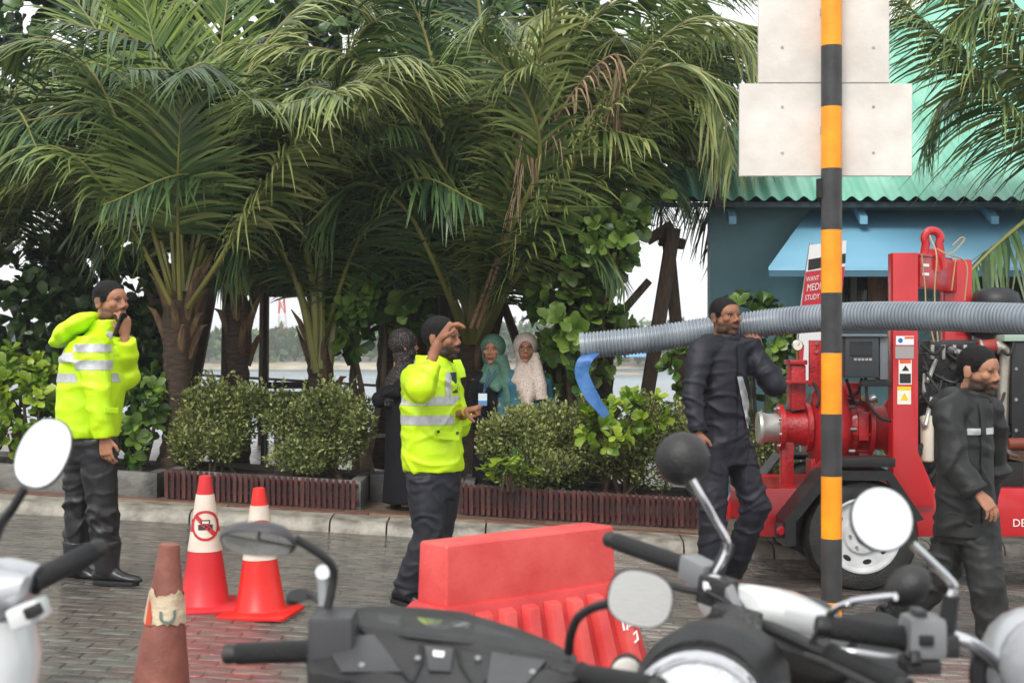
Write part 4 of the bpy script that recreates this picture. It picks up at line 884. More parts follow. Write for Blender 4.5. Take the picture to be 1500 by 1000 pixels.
def person(label, cat, J, F, hF, skin, head_c, hs=1.06, hpitch=0, hroll=0, beard=1, lips=.6, fem=False, hands=(), loc=None, group=None, hair=True, feet=None):
    t = thing('person', label, cat, loc, group); B = basis(F); Rt, Fv = V(B.col[0]), V(B.col[1]); Z = V((0, 0, 1)); J = {k: V(v) for k, v in J.items()}
    # ---- the body: one figure, posed joint by joint
    mb = MB(); n_, pe = J['neck'], J['pelvis']; sp = [pe.lerp(n_, q) for q in (0, .2, .45, .7, .88, 1)]
    mb.eloft([(c_, Rt*a, Fv*b_) for c_, a, b_ in zip(sp, (.12, .11, .115, .13, .11, .055), (.085, .08, .085, .09, .065, .05))], 20)
    for s in 'LR':
        mb.tube([J['sh'+s], J['el'+s], J['wr'+s]], [.05, .04, .027], 12); mb.tube([J['hip'+s], J['kn'+s], J['an'+s]], [.085, .058, .04], 12); mb.ell(J['kn'+s], (.055, .055, .055)); mb.ell(J['el'+s], (.04, .04, .04))
        mb.tube([n_-Z*.05, J['sh'+s]-Z*.01], [.05, .04], 10)
        mb.tube([J['an'+s], J['an'+s]-Z*.035], [.036, .03], 8)
    hc = V(head_c); mb.tube([n_-Z*.04, hc-V((0, 0, .08))], [.06, .054], 12)
    body = voxel(mb, .014, 4, 'body')
    hb = basis(hF, hpitch, hroll)
    hm = HEADS[fem].copy(); lc = coords(hm).astype(float); setco(hm, (np.array(hb) @ (lc*hs).T).T+np.array(hc))
    hmb = MB()
    for h in hands: hand_mb(hmb, *h[0], **h[1])
    parts = [body, hm] + ([voxel(hmb, .0036, 2, 'h')] if hands else [])
    me, offs = join(parts, 'body'); tint = np.zeros((len(me.vertices), 4), np.float32); tint[:, 3] = 1
    x, y, z = lc[:, 0], lc[:, 1], lc[:, 2]
    jl = sstep(-.018, -.045, z+.35*np.clip(.03-y, 0, .1)*0)*sstep(-.005, .02, y+.02)*sstep(-.165, -.135, z)
    mouth = np.exp(-((x/.026)**2+((z+.057)/.0125)**2)*1.2)*(y > .06)
    cheek = sstep(.055, .085, y)*sstep(-.055, -.035, z)*(np.abs(x) > .012)*(z > -.046)
    moust = np.exp(-((x/.03)**2+((z+.0415)/.007)**2))*(y > .07)
    bd = np.clip(jl*(1-mouth)*(1-cheek*.85)+moust*.9, 0, 1); side = sstep(.03, .0, y)*sstep(-.03, -.005, y+.01)*(np.abs(x) > .05)*sstep(-.02, .0, z)*sstep(.05, .02, z)
    brow = np.exp(-(((np.abs(x)-.032)/.02)**2*1.2+((z-.0265+.004*np.abs(np.abs(x)-.03)/.02)/.0072)**2))*(y > .05)
    hl = hairmask(x, y, z)
    tint[offs[1]:offs[1]+len(lc), 0] = np.clip(bd*beard+brow*(.9 if not fem else .75)+(side*.6+sstep(-.006, .008, hl)*.9)*hair, 0, .95)
    tint[offs[1]:offs[1]+len(lc), 1] = np.clip(mouth*(np.abs(z+.057) < .013)*lips*1.3, 0, 1)
    ca = me.color_attributes.new('tint', 'FLOAT_COLOR', 'POINT'); ca.data.foreach_set('color', tint.ravel())
    bo = link('body', me, skin, t, True, 180)
    tw = lambda p: hc+hb @ (V(p)*hs)
    for s in (-1, 1):
        eb = MB(); eb.ell(tw((s*.031, .0722, .0060)), (.0112*hs, .0085*hs, .0082*hs), hb, n=14, m=10); fl = len(eb.f); eb.m = 1; eb.ell(tw((s*.031+.0008, .0778, .0062)), (.0058*hs, .0036*hs, .0062*hs), hb, 10, 8); eb.m = 0
        eb.build('eye', EYE, bo, smooth=True, angle=180)
        lid = MB().tube([tw((s*.0475, .0745, .0065)), tw((s*.041, .0805, .0135)), tw((s*.031, .0835, .0155)), tw((s*.021, .0825, .0125)), tw((s*.0155, .079, .006))], [.0012, .0022, .0026, .0022, .0012], 6); lid.build('eyelid', HAIR, bo, smooth=True)
    if hair:
        bm = bmesh.new(); bm.from_mesh(HEADS[fem]); bm.normal_update()
        hv = hairmask(*np.array([tuple(v.co) for v in bm.verts]).T); bm.verts.ensure_lookup_table()
        nv = [v.normal.copy() for v in bm.verts]; dele = []
        for i, v in enumerate(bm.verts):
            o_ = float(sstep(0, .05, hv[i]))*(.55+.45*float(sstep(.03, .08, v.co.z)))*(.0065 if not isinstance(hair, (int, float)) or hair is True else hair)
            o_ *= 1+.2*noise.noise((v.co.x*45, v.co.y*45, v.co.z*45)); v.co += nv[i]*(o_+.0008)
        for f in bm.faces:
            if max(hv[v.index] for v in f.verts) < -.002: dele.append(f)
        bmesh.ops.delete(bm, geom=dele, context='FACES'); hme = bpy.data.meshes.new('hair'); bm.to_mesh(hme); bm.free()
        c_ = coords(hme).astype(float); setco(hme, (np.array(hb) @ (c_*hs).T).T+np.array(hc)); ho = link('hair', hme, HAIR, t, True, 180)
        c_, n_ = coords(hme).astype(float), normals(hme).astype(float); k = rng.integers(0, len(c_), 3600); bk = -np.array(hb.col[1]); D_ = n_[k]*.4+bk*.6+np.array([0, 0, -.1])+rng.normal(0, .2, (len(k), 3))
        sv, sf, sa = inst(np.array([(-.045, 0, 0), (.045, 0, 0), (.02, .6, .06), (-.02, 1, .0)]), np.array([(0, 1, 2, 3)]), frames(D_, rng.uniform(0, 3, len(k)))*(rng.uniform(.004, .009, len(k)))[:, None, None], c_[k]-n_[k]*.001, np.zeros(len(k)))
        so2 = link('hair_strands', np_mesh('hair_strands', sv, sf), HAIR, ho); so2['kind'] = 'stuff'
    t_ = dict(t=t, B=B, R=Rt, F=Fv, J=J, hc=hc, hb=hb, hs=hs, body=bo); return t_
def hairmask(x, y, z):
    """>0 under the hair: top and back of the skull, hairline over the forehead, sideburn line, cut above the nape"""
    low = z-np.interp(y, [-.12, -.052, -.04, -.032, -.004, .004, .012, .03, .045, .062, .09], [-.062, -.058, -.02, .028, .03, .006, .0, .012, .048, .072, .086])
    return np.minimum(low, .05)
def clothes_torso(pz, rows, arms, extra=None, vox=.0088, smooth=5, n=26):
    mb = MB(); Rt, Fv = pz['R'], pz['F']
    mb.eloft([(c_, Rt*a, Fv*b_) for c_, a, b_ in rows], n)
    for pts, rad in arms:
        mb.tube(pts, rad, 14); mb.tube([pz['J']['neck']-V((0, 0, .035)), V(pts[0])], [.082, rad[0]], 14); k_ = 2 if len(pts) == 5 else 1; mb.ell(pts[k_], (rad[k_],)*3)
        mb.ell(pts[0], (rad[0],)*3)
    if extra: extra(mb)
    return voxel(mb, vox, smooth, 'jacket')
def arm_mask(arms, r=.10):
    def f(c_):
        d = np.full(len(c_), 9.)
        for pts in arms:
            for a, b_ in zip(pts[:-1], pts[1:]): d = np.minimum(d, segdist(c_, a, b_))
        return d < r
    return f
def trousers(pz, waist, radii, m, seed, amp=.007, vox=.0092, hem=None):
    J, Rt, Fv = pz['J'], pz['R'], pz['F']; mb = MB(); pe = J['pelvis']; hipc = (J['hipL']+J['hipR'])/2
    mb.eloft([(pe+V((0, 0, .14)), Rt*waist[0], Fv*waist[1]), (pe, Rt*waist[0]*1.05, Fv*waist[1]*1.08), (hipc-V((0, 0, .08)), Rt*waist[0]*.98, Fv*waist[1]*1.0)], 20)
    for s in 'LR':
        h, k, a = J['hip'+s], J['kn'+s], J['an'+s]; e = a-V((0, 0, .03)) if hem is None else k.lerp(a, hem)
        mb.tube([h+V((0, 0, .05)), h.lerp(k, .45), k, k.lerp(e, .5), e], [radii[0], radii[0]*.93, radii[1], radii[1]*.97, radii[2]], 16)
    me = voxel(mb, vox, 5, 'trousers'); wrinkle(me, amp*1.25, (7, 7, 17), seed, joints=[(J['kn'+s], .16) for s in 'LR']+[(J['an'+s], .16) for s in 'LR']+[(J['hip'+s], .14) for s in 'LR']); return link('trousers', me, m, pz['t'], True, 180)
def shoe(pz, an, d, m, sole, boot=0, L=.275, name='shoe', kn=None, drop=.075):
    an, d = V(an), V(d).normalized(); up = V((0, 0, 1)); up = (up-d*up.dot(d)).normalized(); w = d.cross(up); b = an-up*drop; mb = MB()
    rows = [(-.075, .030, .05), (-.06, .036, .078), (-.02, .037, .095), (.03, .04, .085), (.08, .046, .058), (.13, .047, .042), (.17, .040, .033), (.192, .02, .02)]
    mb.eloft([(b+d*a*L/.275+up*(.018+h_*.5), w*ww, up*h_*.52) for a, ww, h_ in rows], 14)
    if boot:
        k = V(kn); e = an.lerp(k, boot); mb.tube([b+up*.05-d*.01, an+d*.0, an.lerp(e, .5), e], [.045, .062, .080, .092], 14)
    me = voxel(mb, .008, 3, name)
    if boot: wrinkle(me, .004, (8, 8, 18), 3)
    so_ = link(name, me, m, pz['t'], True, 180)
    sb = MB(); sb.loft([[b+d*a*L/.275+w*s_*(ww+.003)+up*0 for a, ww in ()] for s_ in ()] or [[b+d*x_+w*y_+up*h_ for x_, y_ in [(-.082, 0), (-.07, .034), (-.01, .038), (.06, .045), (.13, .049), (.175, .04), (.197, 0), (.175, -.04), (.13, -.049), (.06, -.045), (-.01, -.038), (-.07, -.034)]] for h_ in (0, .024)])
    sb.build('sole', sole, so_, bevel=.003)
def front_strip(jk, Q, u0, u1, v0, v1, m, name, off=.006, ymax=99, dd=-.17, skip=None):
    x0, x1, za, zb = Q(u0, 0, dd).x, Q(u1, 0, dd).x, Q(0, v0).z, Q(0, v1).z
    return extract(jk, name, m, jk, [(V((x0, 0, 0)), V((1, 0, 0))), (V((x1, 0, 0)), V((1, 0, 0))), (V((0, 0, za)), ZV), (V((0, 0, zb)), ZV)], lambda c_: (c_[:, 0] > x0) & (c_[:, 0] < x1) & (c_[:, 2] < za) & (c_[:, 2] > zb) & (c_[:, 1] < ymax) & (~skip(c_) if skip else True), off)
def belt_strip(pz, name, m, pts, w, nrm, th=.006, parent=None):
    """a flat strap along pts"""
    mb = MB(); pts = [V(p) for p in pts]; rings = []
    for i, p in enumerate(pts):
        t_ = (pts[min(i+1, len(pts)-1)]-pts[max(0, i-1)]).normalized(); nn = V(nrm); s_ = t_.cross(nn).normalized(); nn = s_.cross(t_)
        ww = w[i] if hasattr(w, '__len__') else w
        rings.append([p-s_*ww/2, p+s_*ww/2, p+s_*ww/2+nn*th, p-s_*ww/2+nn*th])
    mb.loft(rings); return mb.build(name, m, parent or pz['t'], bevel=.0015, seg=1)

HV_ = mat('fluorescent yellow nylon', (.58, .90, .004), r=.42, crease=.75, c2=(.66, .97, .008), scale=5, bump=.15, bscale=120, trans=.12)
REF = mat('silver reflective tape', S(196, 198, 198), r=.42, metal=.15, c2=S(176, 178, 180), scale=30, bump=.1, bscale=300)
HVL = mat('pale hood lining', S(226, 236, 150), r=.5)
BLKT = mat('black rain trousers', S(20, 20, 23), r=.42, crease=.75, c2=S(27, 27, 30), scale=9, bump=.1, bscale=200)
NAVT = mat('navy black trousers', S(21, 23, 32), r=.6, crease=.75, c2=S(28, 30, 40), scale=9)
NAVJ = mat('dark navy rain suit', S(22, 22, 31), r=.56, spec=.35, crease=.75, c2=S(30, 30, 41), scale=7, bump=.12, bscale=200)
CHAR = mat('charcoal rain suit', S(28, 29, 29), r=.52, spec=.38, crease=.75, c2=S(38, 39, 39), scale=7, bump=.12, bscale=200)
RUB = mat('wet black rubber boot', S(34, 34, 36), r=.28, c2=S(48, 48, 50), scale=12)
SOLE = mat('black rubber sole', S(22, 22, 23), r=.6)
SNAP = mat('dark snap button', S(70, 72, 60), r=.35, metal=.6)
def Qd(d): return lambda u, v, o=0: P(u, v, d+o)
ZV = V((0, 0, 1))
# ---------------------------------------------------------------- man on the phone
Q = Qd(7.75); F = (.95, -.3)
J = dict(neck=Q(150, 490), pelvis=Q(134, 648), shR=Q(136, 511, -.17), elR=Q(143, 577, -.23), wrR=Q(153, 640, -.22), shL=Q(163, 508, .16), elL=Q(184, 552, .06), wrL=Q(183, 492, -.07), hipR=Q(142, 655, -.08), knR=Q(151, 748, -.1), anR=Q(157, 834, -.1), hipL=Q(121, 655, .09), knL=Q(117, 748, .09), anL=Q(112, 832, .09))
a = person('man in yellow high visibility jacket and rubber boots holding a phone to his mouth', 'person', J, F, (.88, -.47), SKA, Q(162, 443), beard=.7, hs=1.05, loc=V((J['pelvis'].x, 7.75, gz(J['pelvis'].x))),
           hands=[((J['wrR'], (.12, -.05, -1), (.3, .9, 0), (.9, -.3, 0)), dict(curl=(.35, .45, .4), s=1.0, thumb=.3)), ((J['wrL'], (.0, -.05, 1), (-.6, .5, .1), (-.2, -.9, .2)), dict(curl=(.45, .75, .5), s=1.0, thumb=.5))])
rows = [(Q(128, 640), .20, .165), (Q(128, 632), .205, .17), (Q(131, 600), .205, .175), (Q(135, 560), .21, .185), (Q(139, 525), .215, .175), (Q(144, 502), .185, .145), (Q(149, 490), .11, .11), (Q(151, 483), .08, .085)]
armsA = [([J['shR'], J['elR'], J['elR'].lerp(J['wrR'], .55), J['wrR']-V((0, 0, .005))], [.088, .076, .070, .060]), ([J['shL'], J['elL'], J['elL'].lerp(J['wrL'], .55), J['elL'].lerp(J['wrL'], .92)], [.086, .080, .074, .062])]
me = clothes_torso(a, rows, armsA); wrinkle(me, .014, (5.5, 5.5, 12), 2, joints=[(J['el'+s_], .17) for s_ in 'LR']+[(J['sh'+s_], .14) for s_ in 'LR'])
jk = link('jacket', me, HV_, a['t'], True, 180)
am = arm_mask([x[0] for x in armsA[:1]], .108)
zz = lambda v: Q(0, v).z
ZP = lambda v, o=0: (V((0, 0, zz(v))), ZV)
SL = lambda v: (Q(150, v, -.22), V((.12, 0, 1)))
for v0, v1 in ((504, 516), (527, 541)): extract(jk, 'reflective_stripe', REF, jk, [ZP(v0), ZP(v1)], lambda c_: (c_[:, 2] < zz(v0)) & (c_[:, 2] > zz(v1)) & am(c_))
for v0, v1 in ((517, 530), (546, 559)): extract(jk, 'reflective_stripe', REF, jk, [ZP(v0), ZP(v1)], lambda c_: (c_[:, 2] < zz(v0)) & (c_[:, 2] > zz(v1)) & ~am(c_) & (segdist(c_, *armsA[1][0][:2]) > .11) & (segdist(c_, *armsA[1][0][1:3]) > .11))
for u0, u1 in ((99, 106), (163, 170)):
    x0, x1 = Q(u0, 0).x, Q(u1, 0).x
    extract(jk, 'reflective_stripe', REF, jk, [ZP(480), ZP(518), (V((x0, 0, 0)), V((1, 0, 0))), (V((x1, 0, 0)), V((1, 0, 0)))], lambda c_: (c_[:, 0] > x0) & (c_[:, 0] < x1) & (c_[:, 2] < zz(484)) & (c_[:, 2] > zz(517)) & ~am(c_) & (c_[:, 1] < 7.75))
# stand-up collar and hood
mb = MB(); c0 = Q(151, 487); mb.eloft([(c0-ZV*.02, a['R']*.086, a['F']*.092), (c0+ZV*.03+a['F']*.012, a['R']*.084, a['F']*.092), (c0+ZV*.072+a['F']*.02, a['R']*.08, a['F']*.088), (c0+ZV*.074+a['F']*.02, a['R']*.072, a['F']*.08), (c0-ZV*.02, a['R']*.066, a['F']*.066)], 24)
me = voxel(mb, .007, 2, 'collar'); wrinkle(me, .003, (10, 10, 20), 4); link('collar', me, HV_, jk, True, 180)
mb = MB()
mb.ell(Q(116, 474, -.03), (.10, .14, .055), Matrix.Rotation(R(-28), 3, 'Y')); mb.ell(Q(96, 487, -.02), (.085, .135, .055), Matrix.Rotation(R(-48), 3, 'Y')); mb.ell(Q(133, 466, -.02), (.06, .12, .035), Matrix.Rotation(R(-15), 3, 'Y')); mb.ell(Q(85, 500, -.02), (.045, .12, .035), Matrix.Rotation(R(-30), 3, 'Y'))
me = voxel(mb, .009, 4, 'hood'); wrinkle(me, .010, (6, 6, 9), 8); link('hood', me, HV_, jk, True, 180)
belt_strip(a, 'pocket_flap', HV_, [Q(172, 601, -.245), Q(152, 600, -.31)][::-1], .03, (.4, -1, 0), .008, jk)

trousers(a, (.165, .135), (.108, .088, .082), BLKT, 11, amp=.010, hem=.62)
for s, d_ in (('R', (1, -.22, 0)), ('L', (1, -.1, 0))): shoe(a, J['an'+s]-ZV*.012, d_, RUB, SOLE, boot=.5, L=.30, name='boot', kn=J['kn'+s]+V((.0, 0, 0)), drop=.07)
ph = MB(); ph.box(Q(176, 476, -.10), (.012, .072, .14), Matrix.Rotation(R(20), 3, 'Y') @ Matrix.Rotation(R(-12), 3, 'Z')); o = ph.build('mobile_phone', mat('black phone glass', S(18, 18, 20), r=.12), bevel=.004); tag(o, 'black mobile phone held to the mouth by the man in rubber boots', 'phone')

# ---------------------------------------------------------------- man waving
Q = Qd(7.6); F = (.93, -.36)
J = dict(neck=Q(636, 533), pelvis=Q(634, 700), shR=Q(610, 556, -.15), elR=Q(616, 566, -.41), wrR=Q(645, 497, -.36), shL=Q(653, 552, .18), elL=Q(672, 622, .16), wrL=Q(681, 603, -.08), hipR=Q(624, 708, -.08), knR=Q(628, 782, -.1), anR=Q(594, 866, -.06), hipL=Q(648, 708, .08), knL=Q(640, 784, .06), anL=Q(606, 862, .1))
b_ = person('man in yellow high visibility jacket waving one bare forearm in front of his face', 'person', J, F, (.93, -.37), SKB, Q(647, 497), beard=.95, hs=1.06, loc=V((J['pelvis'].x, 7.6, gz(J['pelvis'].x))), hair=.010,
            hands=[((J['wrR'], (.42, -.05, .62), (.55, .3, -.9), (.3, -.85, .2)), dict(curl=(.75, .55, .35), s=1.05, thumb=.25, spread=.16)), ((J['wrL'], (.75, -.45, .25), (.2, .2, -1), (.1, -.8, .5)), dict(curl=(1.5, 1.6, 1.0), s=1.0, thumb=1.6))])
rows = [(Q(636, 690), .185, .166), (Q(635, 680), .195, .172), (Q(633, 655), .195, .168), (Q(632, 625), .20, .165), (Q(631, 590), .205, .16), (Q(631, 562), .205, .15), (Q(633, 546), .16, .12), (Q(636, 534), .09, .09)]
armsB = [([J['shR'], J['shR'].lerp(J['elR'], .5), J['elR'], J['elR'].lerp(J['wrR'], .3), J['elR'].lerp(J['wrR'], .52)], [.088, .086, .084, .080, .070]), ([J['shL'], J['elL'], J['elL'].lerp(J['wrL'], .7)], [.084, .072, .062])]
me = clothes_torso(b_, rows, armsB); wrinkle(me, .014, (5.5, 5.5, 12), 21, joints=[(J['el'+s_], .17) for s_ in 'LR']+[(J['sh'+s_], .14) for s_ in 'LR'])
jk = link('jacket', me, HV_, b_['t'], True, 180); am = arm_mask([armsB[0][0]], .125); amL = arm_mask([armsB[1][0]], .10); zz = lambda v: Q(0, v).z
for v0, v1 in ((579, 592), (606, 620)): extract(jk, 'reflective_stripe', REF, jk, [ZP(v0), ZP(v1)], lambda c_: (c_[:, 2] < zz(v0)) & (c_[:, 2] > zz(v1)) & ~am(c_) & ~amL(c_))
x0, x1 = Q(652, 0, -.15).x, Q(660, 0, -.15).x
extract(jk, 'reflective_stripe', REF, jk, [ZP(540), ZP(580), (V((x0, 0, 0)), V((1, 0, 0))), (V((x1, 0, 0)), V((1, 0, 0)))], lambda c_: (c_[:, 0] > x0) & (c_[:, 0] < x1) & (c_[:, 2] < zz(545)) & (c_[:, 2] > zz(578)) & (c_[:, 1] < 7.6))
mb = MB(); c0 = Q(637, 534); mb.eloft([(c0-ZV*.03, b_['R']*.10, b_['F']*.105), (c0+ZV*.02-b_['F']*.01, b_['R']*.098, b_['F']*.10), (c0+ZV*.055-b_['F']*.02, b_['R']*.094, b_['F']*.09), (c0+ZV*.056-b_['F']*.02, b_['R']*.084, b_['F']*.08), (c0-ZV*.03, b_['R']*.07, b_['F']*.07)], 24)
me = voxel(mb, .007, 2, 'collar'); wrinkle(me, .004, (10, 10, 20), 4); link('collar', me, HV_, jk, True, 180)
belt_strip(b_, 'collar_tip', HV_, [Q(668, 528, -.10), Q(674, 542, -.12), Q(676, 553, -.12)], .05, (.7, -.7, .2), .012, jk)
belt_strip(b_, 'pocket_flap', HV_, [Q(642, 637, -.185), Q(673, 639, -.165)], .042, (.3, -1, 0), .009, jk)
for u, v, o in ((642, 632, -.20), (670, 634, -.18), (619, 536, -.34)): MB().lathe(Q(u, v, o), (.3, -1, 0), [(0, .009), (.006, .008)], 10).build('snap_button', SNAP, jk)
MB().eloft([(Q(655, 545, -.02), b_['R']*.06, b_['F']*.05), (Q(660, 575, -.04), b_['R']*.05, b_['F']*.04)], 14).build('shirt', mat('dark green shirt', S(28, 52, 52), r=.7), b_['t'], smooth=True)
trousers(b_, (.165, .14), (.112, .088, .074), NAVT, 31, amp=.008)
for s in 'LR': shoe(b_, J['an'+s], (.9, -.4, -.15), mat('black leather shoe', S(26, 25, 26), r=.35), SOLE, drop=.075)
MB().lathe(Q(682, 603, -.09), (.7, -.45, .3), [(-.006, .031), (.006, .031)], 16).build('wrist_band', mat('yellow wrist band', S(190, 170, 60), r=.5), b_['t'], smooth=True)

# ---------------------------------------------------------------- man carrying the hose
Q = Qd(8.3); F = (.74, -.67)
J = dict(neck=Q(1062, 499), pelvis=Q(1062, 652), shR=Q(1027, 516, -.13), elR=Q(1014, 577, -.2), wrR=Q(1023, 634, -.26), shL=Q(1097, 513, .1), elL=Q(1134, 562, .02), wrL=Q(1113, 514, .10), hipR=Q(1045, 662, -.06), knR=Q(1044, 752, -.12), anR=Q(1041, 858, -.1), hipL=Q(1079, 662, .06), knL=Q(1108, 742, .0), anL=Q(1070, 836, .14))
c_ = person('man in dark navy rain suit carrying the grey hose on his shoulder', 'person', J, F, (.52, -.86), SKB, Q(1063, 465), beard=.8, hs=1.04, hpitch=.03, loc=V((J['pelvis'].x, 8.3, gz(J['pelvis'].x))),
            hands=[((J['wrR'], (.1, -.1, -1), (.5, .6, 0), (.5, -.7, 0)), dict(curl=(.4, .5, .4), thumb=.3)), ((J['wrL'], (-.25, .3, .6), (-.2, .9, .4), (-.5, -.8, 0)), dict(curl=(.25, .3, .3), thumb=.1))])
rows = [(Q(1062, 656), .172, .138), (Q(1062, 648), .174, .14), (Q(1062, 620), .17, .136), (Q(1061, 585), .174, .136), (Q(1061, 550), .185, .134), (Q(1062, 522), .185, .118), (Q(1062, 508), .14, .11), (Q(1062, 499), .085, .085)]
armsC = [([J['shR'], J['elR'], J['elR'].lerp(J['wrR'], .5), J['wrR']], [.082, .070, .064, .054]), ([J['shL'], J['elL'], J['elL'].lerp(J['wrL'], .25), J['elL'].lerp(J['wrL'], .36)], [.082, .078, .074, .070])]
def ex(mb): mb.ell(Q(1024, 505, .06), (.075, .10, .035), Matrix.Rotation(R(-25), 3, 'Y')); mb.ell(Q(1036, 497, .04), (.07, .1, .035), Matrix.Rotation(R(-15), 3, 'Y'))
me = clothes_torso(c_, rows, armsC, ex); wrinkle(me, .016, (5.5, 5.5, 12), 41, joints=[(J['el'+s_], .17) for s_ in 'LR']+[(J['sh'+s_], .14) for s_ in 'LR']); jk = link('jacket', me, NAVJ, c_['t'], True, 180)
mb = MB(); c0 = Q(1063, 500); mb.eloft([(c0-ZV*.03, c_['R']*.085, c_['F']*.09), (c0+ZV*.03, c_['R']*.082, c_['F']*.086), (c0+ZV*.045, c_['R']*.078, c_['F']*.08), (c0+ZV*.046, c_['R']*.07, c_['F']*.072), (c0-ZV*.03, c_['R']*.06, c_['F']*.06)], 24)
me = voxel(mb, .007, 2, 'collar'); wrinkle(me, .004, (10, 10, 20), 4); link('collar', me, NAVJ, jk, True, 180)
front_strip(jk, Q, 1082, 1091, 506, 652, NAVJ, 'zip_flap', ymax=8.25)
SIL = mat('silver grey strap', S(150, 152, 154), r=.35, metal=.5, c2=S(186, 188, 190), scale=20)
def slant(Q, a, b2):
    p, q = Q(a[0], a[1], -.18), Q(b2[0], b2[1], -.18); d = q-p; return p, V((d.z, 0, -d.x)).normalized()
pa, na = slant(Q, (1079, 550), (1097, 628)); pb_, nb = slant(Q, (1088, 550), (1115, 626)); sg_ = lambda c__, p, n__: (c__-np.array(p)) @ np.array(n__)
extract(jk, 'silver_strap', SIL, jk, [(pa, na), (pb_, nb), (V((0, 0, Q(0, 551).z)), ZV), (V((0, 0, Q(0, 627).z)), ZV)], lambda c__: (sg_(c__, pa, na)*sg_(c__, pb_, nb) < 0) & (c__[:, 2] < Q(0, 551).z) & (c__[:, 2] > Q(0, 627).z) & (c__[:, 1] < 8.25) & (c__[:, 0] < Q(1116, 0, -.1).x), .012)
trousers(c_, (.16, .13), (.105, .088, .074), NAVJ, 51, amp=.009)
for s, d_ in (('R', (.7, -.7, -.02)), ('L', (.62, -.55, -.55))): shoe(c_, J['an'+s], d_, mat('brown leather sandal', S(86, 52, 40), r=.5), SOLE, name='sandal', drop=.065, L=.26)

# ---------------------------------------------------------------- walking man
Q = lambda u, v, o=0: P(u-9, v-7, 6.7+o); F = (.86, -.5)
J = dict(neck=Q(1432, 586), pelvis=Q(1425, 768), shR=Q(1398, 612, -.13), elR=Q(1406, 690, -.2), wrR=Q(1442, 729, -.28), shL=Q(1460, 610, .13), elL=Q(1466, 695, .24), wrL=Q(1448, 758, .30), hipR=Q(1440, 775, -.05), knR=Q(1455, 868, -.14), anR=Q(1472, 968, -.12), hipL=Q(1412, 775, .07), knL=Q(1385, 852, .08), anL=Q(1322, 904, .3))
d_ = person('bearded man in charcoal rain suit walking past the red pump', 'person', J, F, (.66, -.75), SKC, Q(1443, 551), beard=1.0, hs=1.04, hpitch=-.14, loc=V((J['pelvis'].x, 6.7, gz(J['pelvis'].x))), hair=.009,
            hands=[((J['wrR'], (.55, -.35, -.75), (-.3, .6, -.3), (.75, -.1, .5)), dict(curl=(.35, .4, .3), s=.94, thumb=.35, spread=.14)), ((J['wrL'], (.1, -.1, -1), (-.3, -.6, 0), (.7, -.3, 0)), dict(curl=(.4, .4, .3)))])
rows = [(Q(1425, 790), .20, .165), (Q(1425, 770), .195, .16), (Q(1423, 730), .18, .148), (Q(1423, 690), .175, .14), (Q(1424, 650), .18, .138), (Q(1426, 620), .18, .122), (Q(1429, 602), .14, .12), (Q(1432, 588), .095, .095)]
rows = [(c__, a__*(.88 if a__ > .12 else 1), b__*.95) for c__, a__, b__ in rows]
armsD = [([J['shR'], J['elR'], J['elR'].lerp(J['wrR'], .5), J['elR'].lerp(J['wrR'], .97)], [.076, .068, .062, .053]), ([J['shL'], J['elL'], J['wrL']], [.082, .07, .055])]
def ex(mb): mb.ell(Q(1392, 594, .08), (.075, .10, .04), Matrix.Rotation(R(-30), 3, 'Y')); mb.ell(Q(1402, 585, .05), (.065, .10, .035), Matrix.Rotation(R(-20), 3, 'Y'))
me = clothes_torso(d_, rows, armsD, ex); wrinkle(me, .016, (5.5, 5.5, 11), 61, joints=[(J['el'+s_], .17) for s_ in 'LR']+[(J['sh'+s_], .14) for s_ in 'LR']); jk = link('jacket', me, CHAR, d_['t'], True, 180); zz = lambda v: Q(0, v).z
am = arm_mask([x[0] for x in armsD], .08); xm = Q(1452, 0, -.17).x
for pr in (lambda c__: c__[:, 0] < xm-.012, lambda c__: c__[:, 0] > xm+.012):
    extract(jk, 'reflective_stripe', REF, jk, [ZP(632), ZP(641), (V((xm-.012, 0, 0)), V((1, 0, 0))), (V((xm+.012, 0, 0)), V((1, 0, 0)))], lambda c__: (c__[:, 2] < zz(632)) & (c__[:, 2] > zz(641)) & ~am(c__) & pr(c__) & (c__[:, 1] < 6.72))
mb = MB(); c0 = Q(1433, 588); mb.eloft([(c0-ZV*.03, d_['R']*.09, d_['F']*.095), (c0+ZV*.012, d_['R']*.088, d_['F']*.092), (c0+ZV*.03-d_['F']*.01, d_['R']*.086, d_['F']*.084), (c0+ZV*.031-d_['F']*.01, d_['R']*.076, d_['F']*.074), (c0-ZV*.03, d_['R']*.06, d_['F']*.06)], 24)
me = voxel(mb, .007, 2, 'collar'); wrinkle(me, .004, (10, 10, 20), 4); link('collar', me, CHAR, jk, True, 180)
front_strip(jk, Q, 1448, 1457, 596, 780, CHAR, 'zip_flap', .007, ymax=6.66)
trousers(d_, (.16, .135), (.105, .088, .08), CHAR, 71, amp=.010)
shoe(d_, J['anR'], (.85, -.5, 0), RUB, SOLE, drop=.07, name='boot', boot=.3, kn=J['knR']); shoe(d_, J['anL'], (.55, -.35, -.75), RUB, SOLE, drop=.07, name='boot', boot=.3, kn=J['knL'])

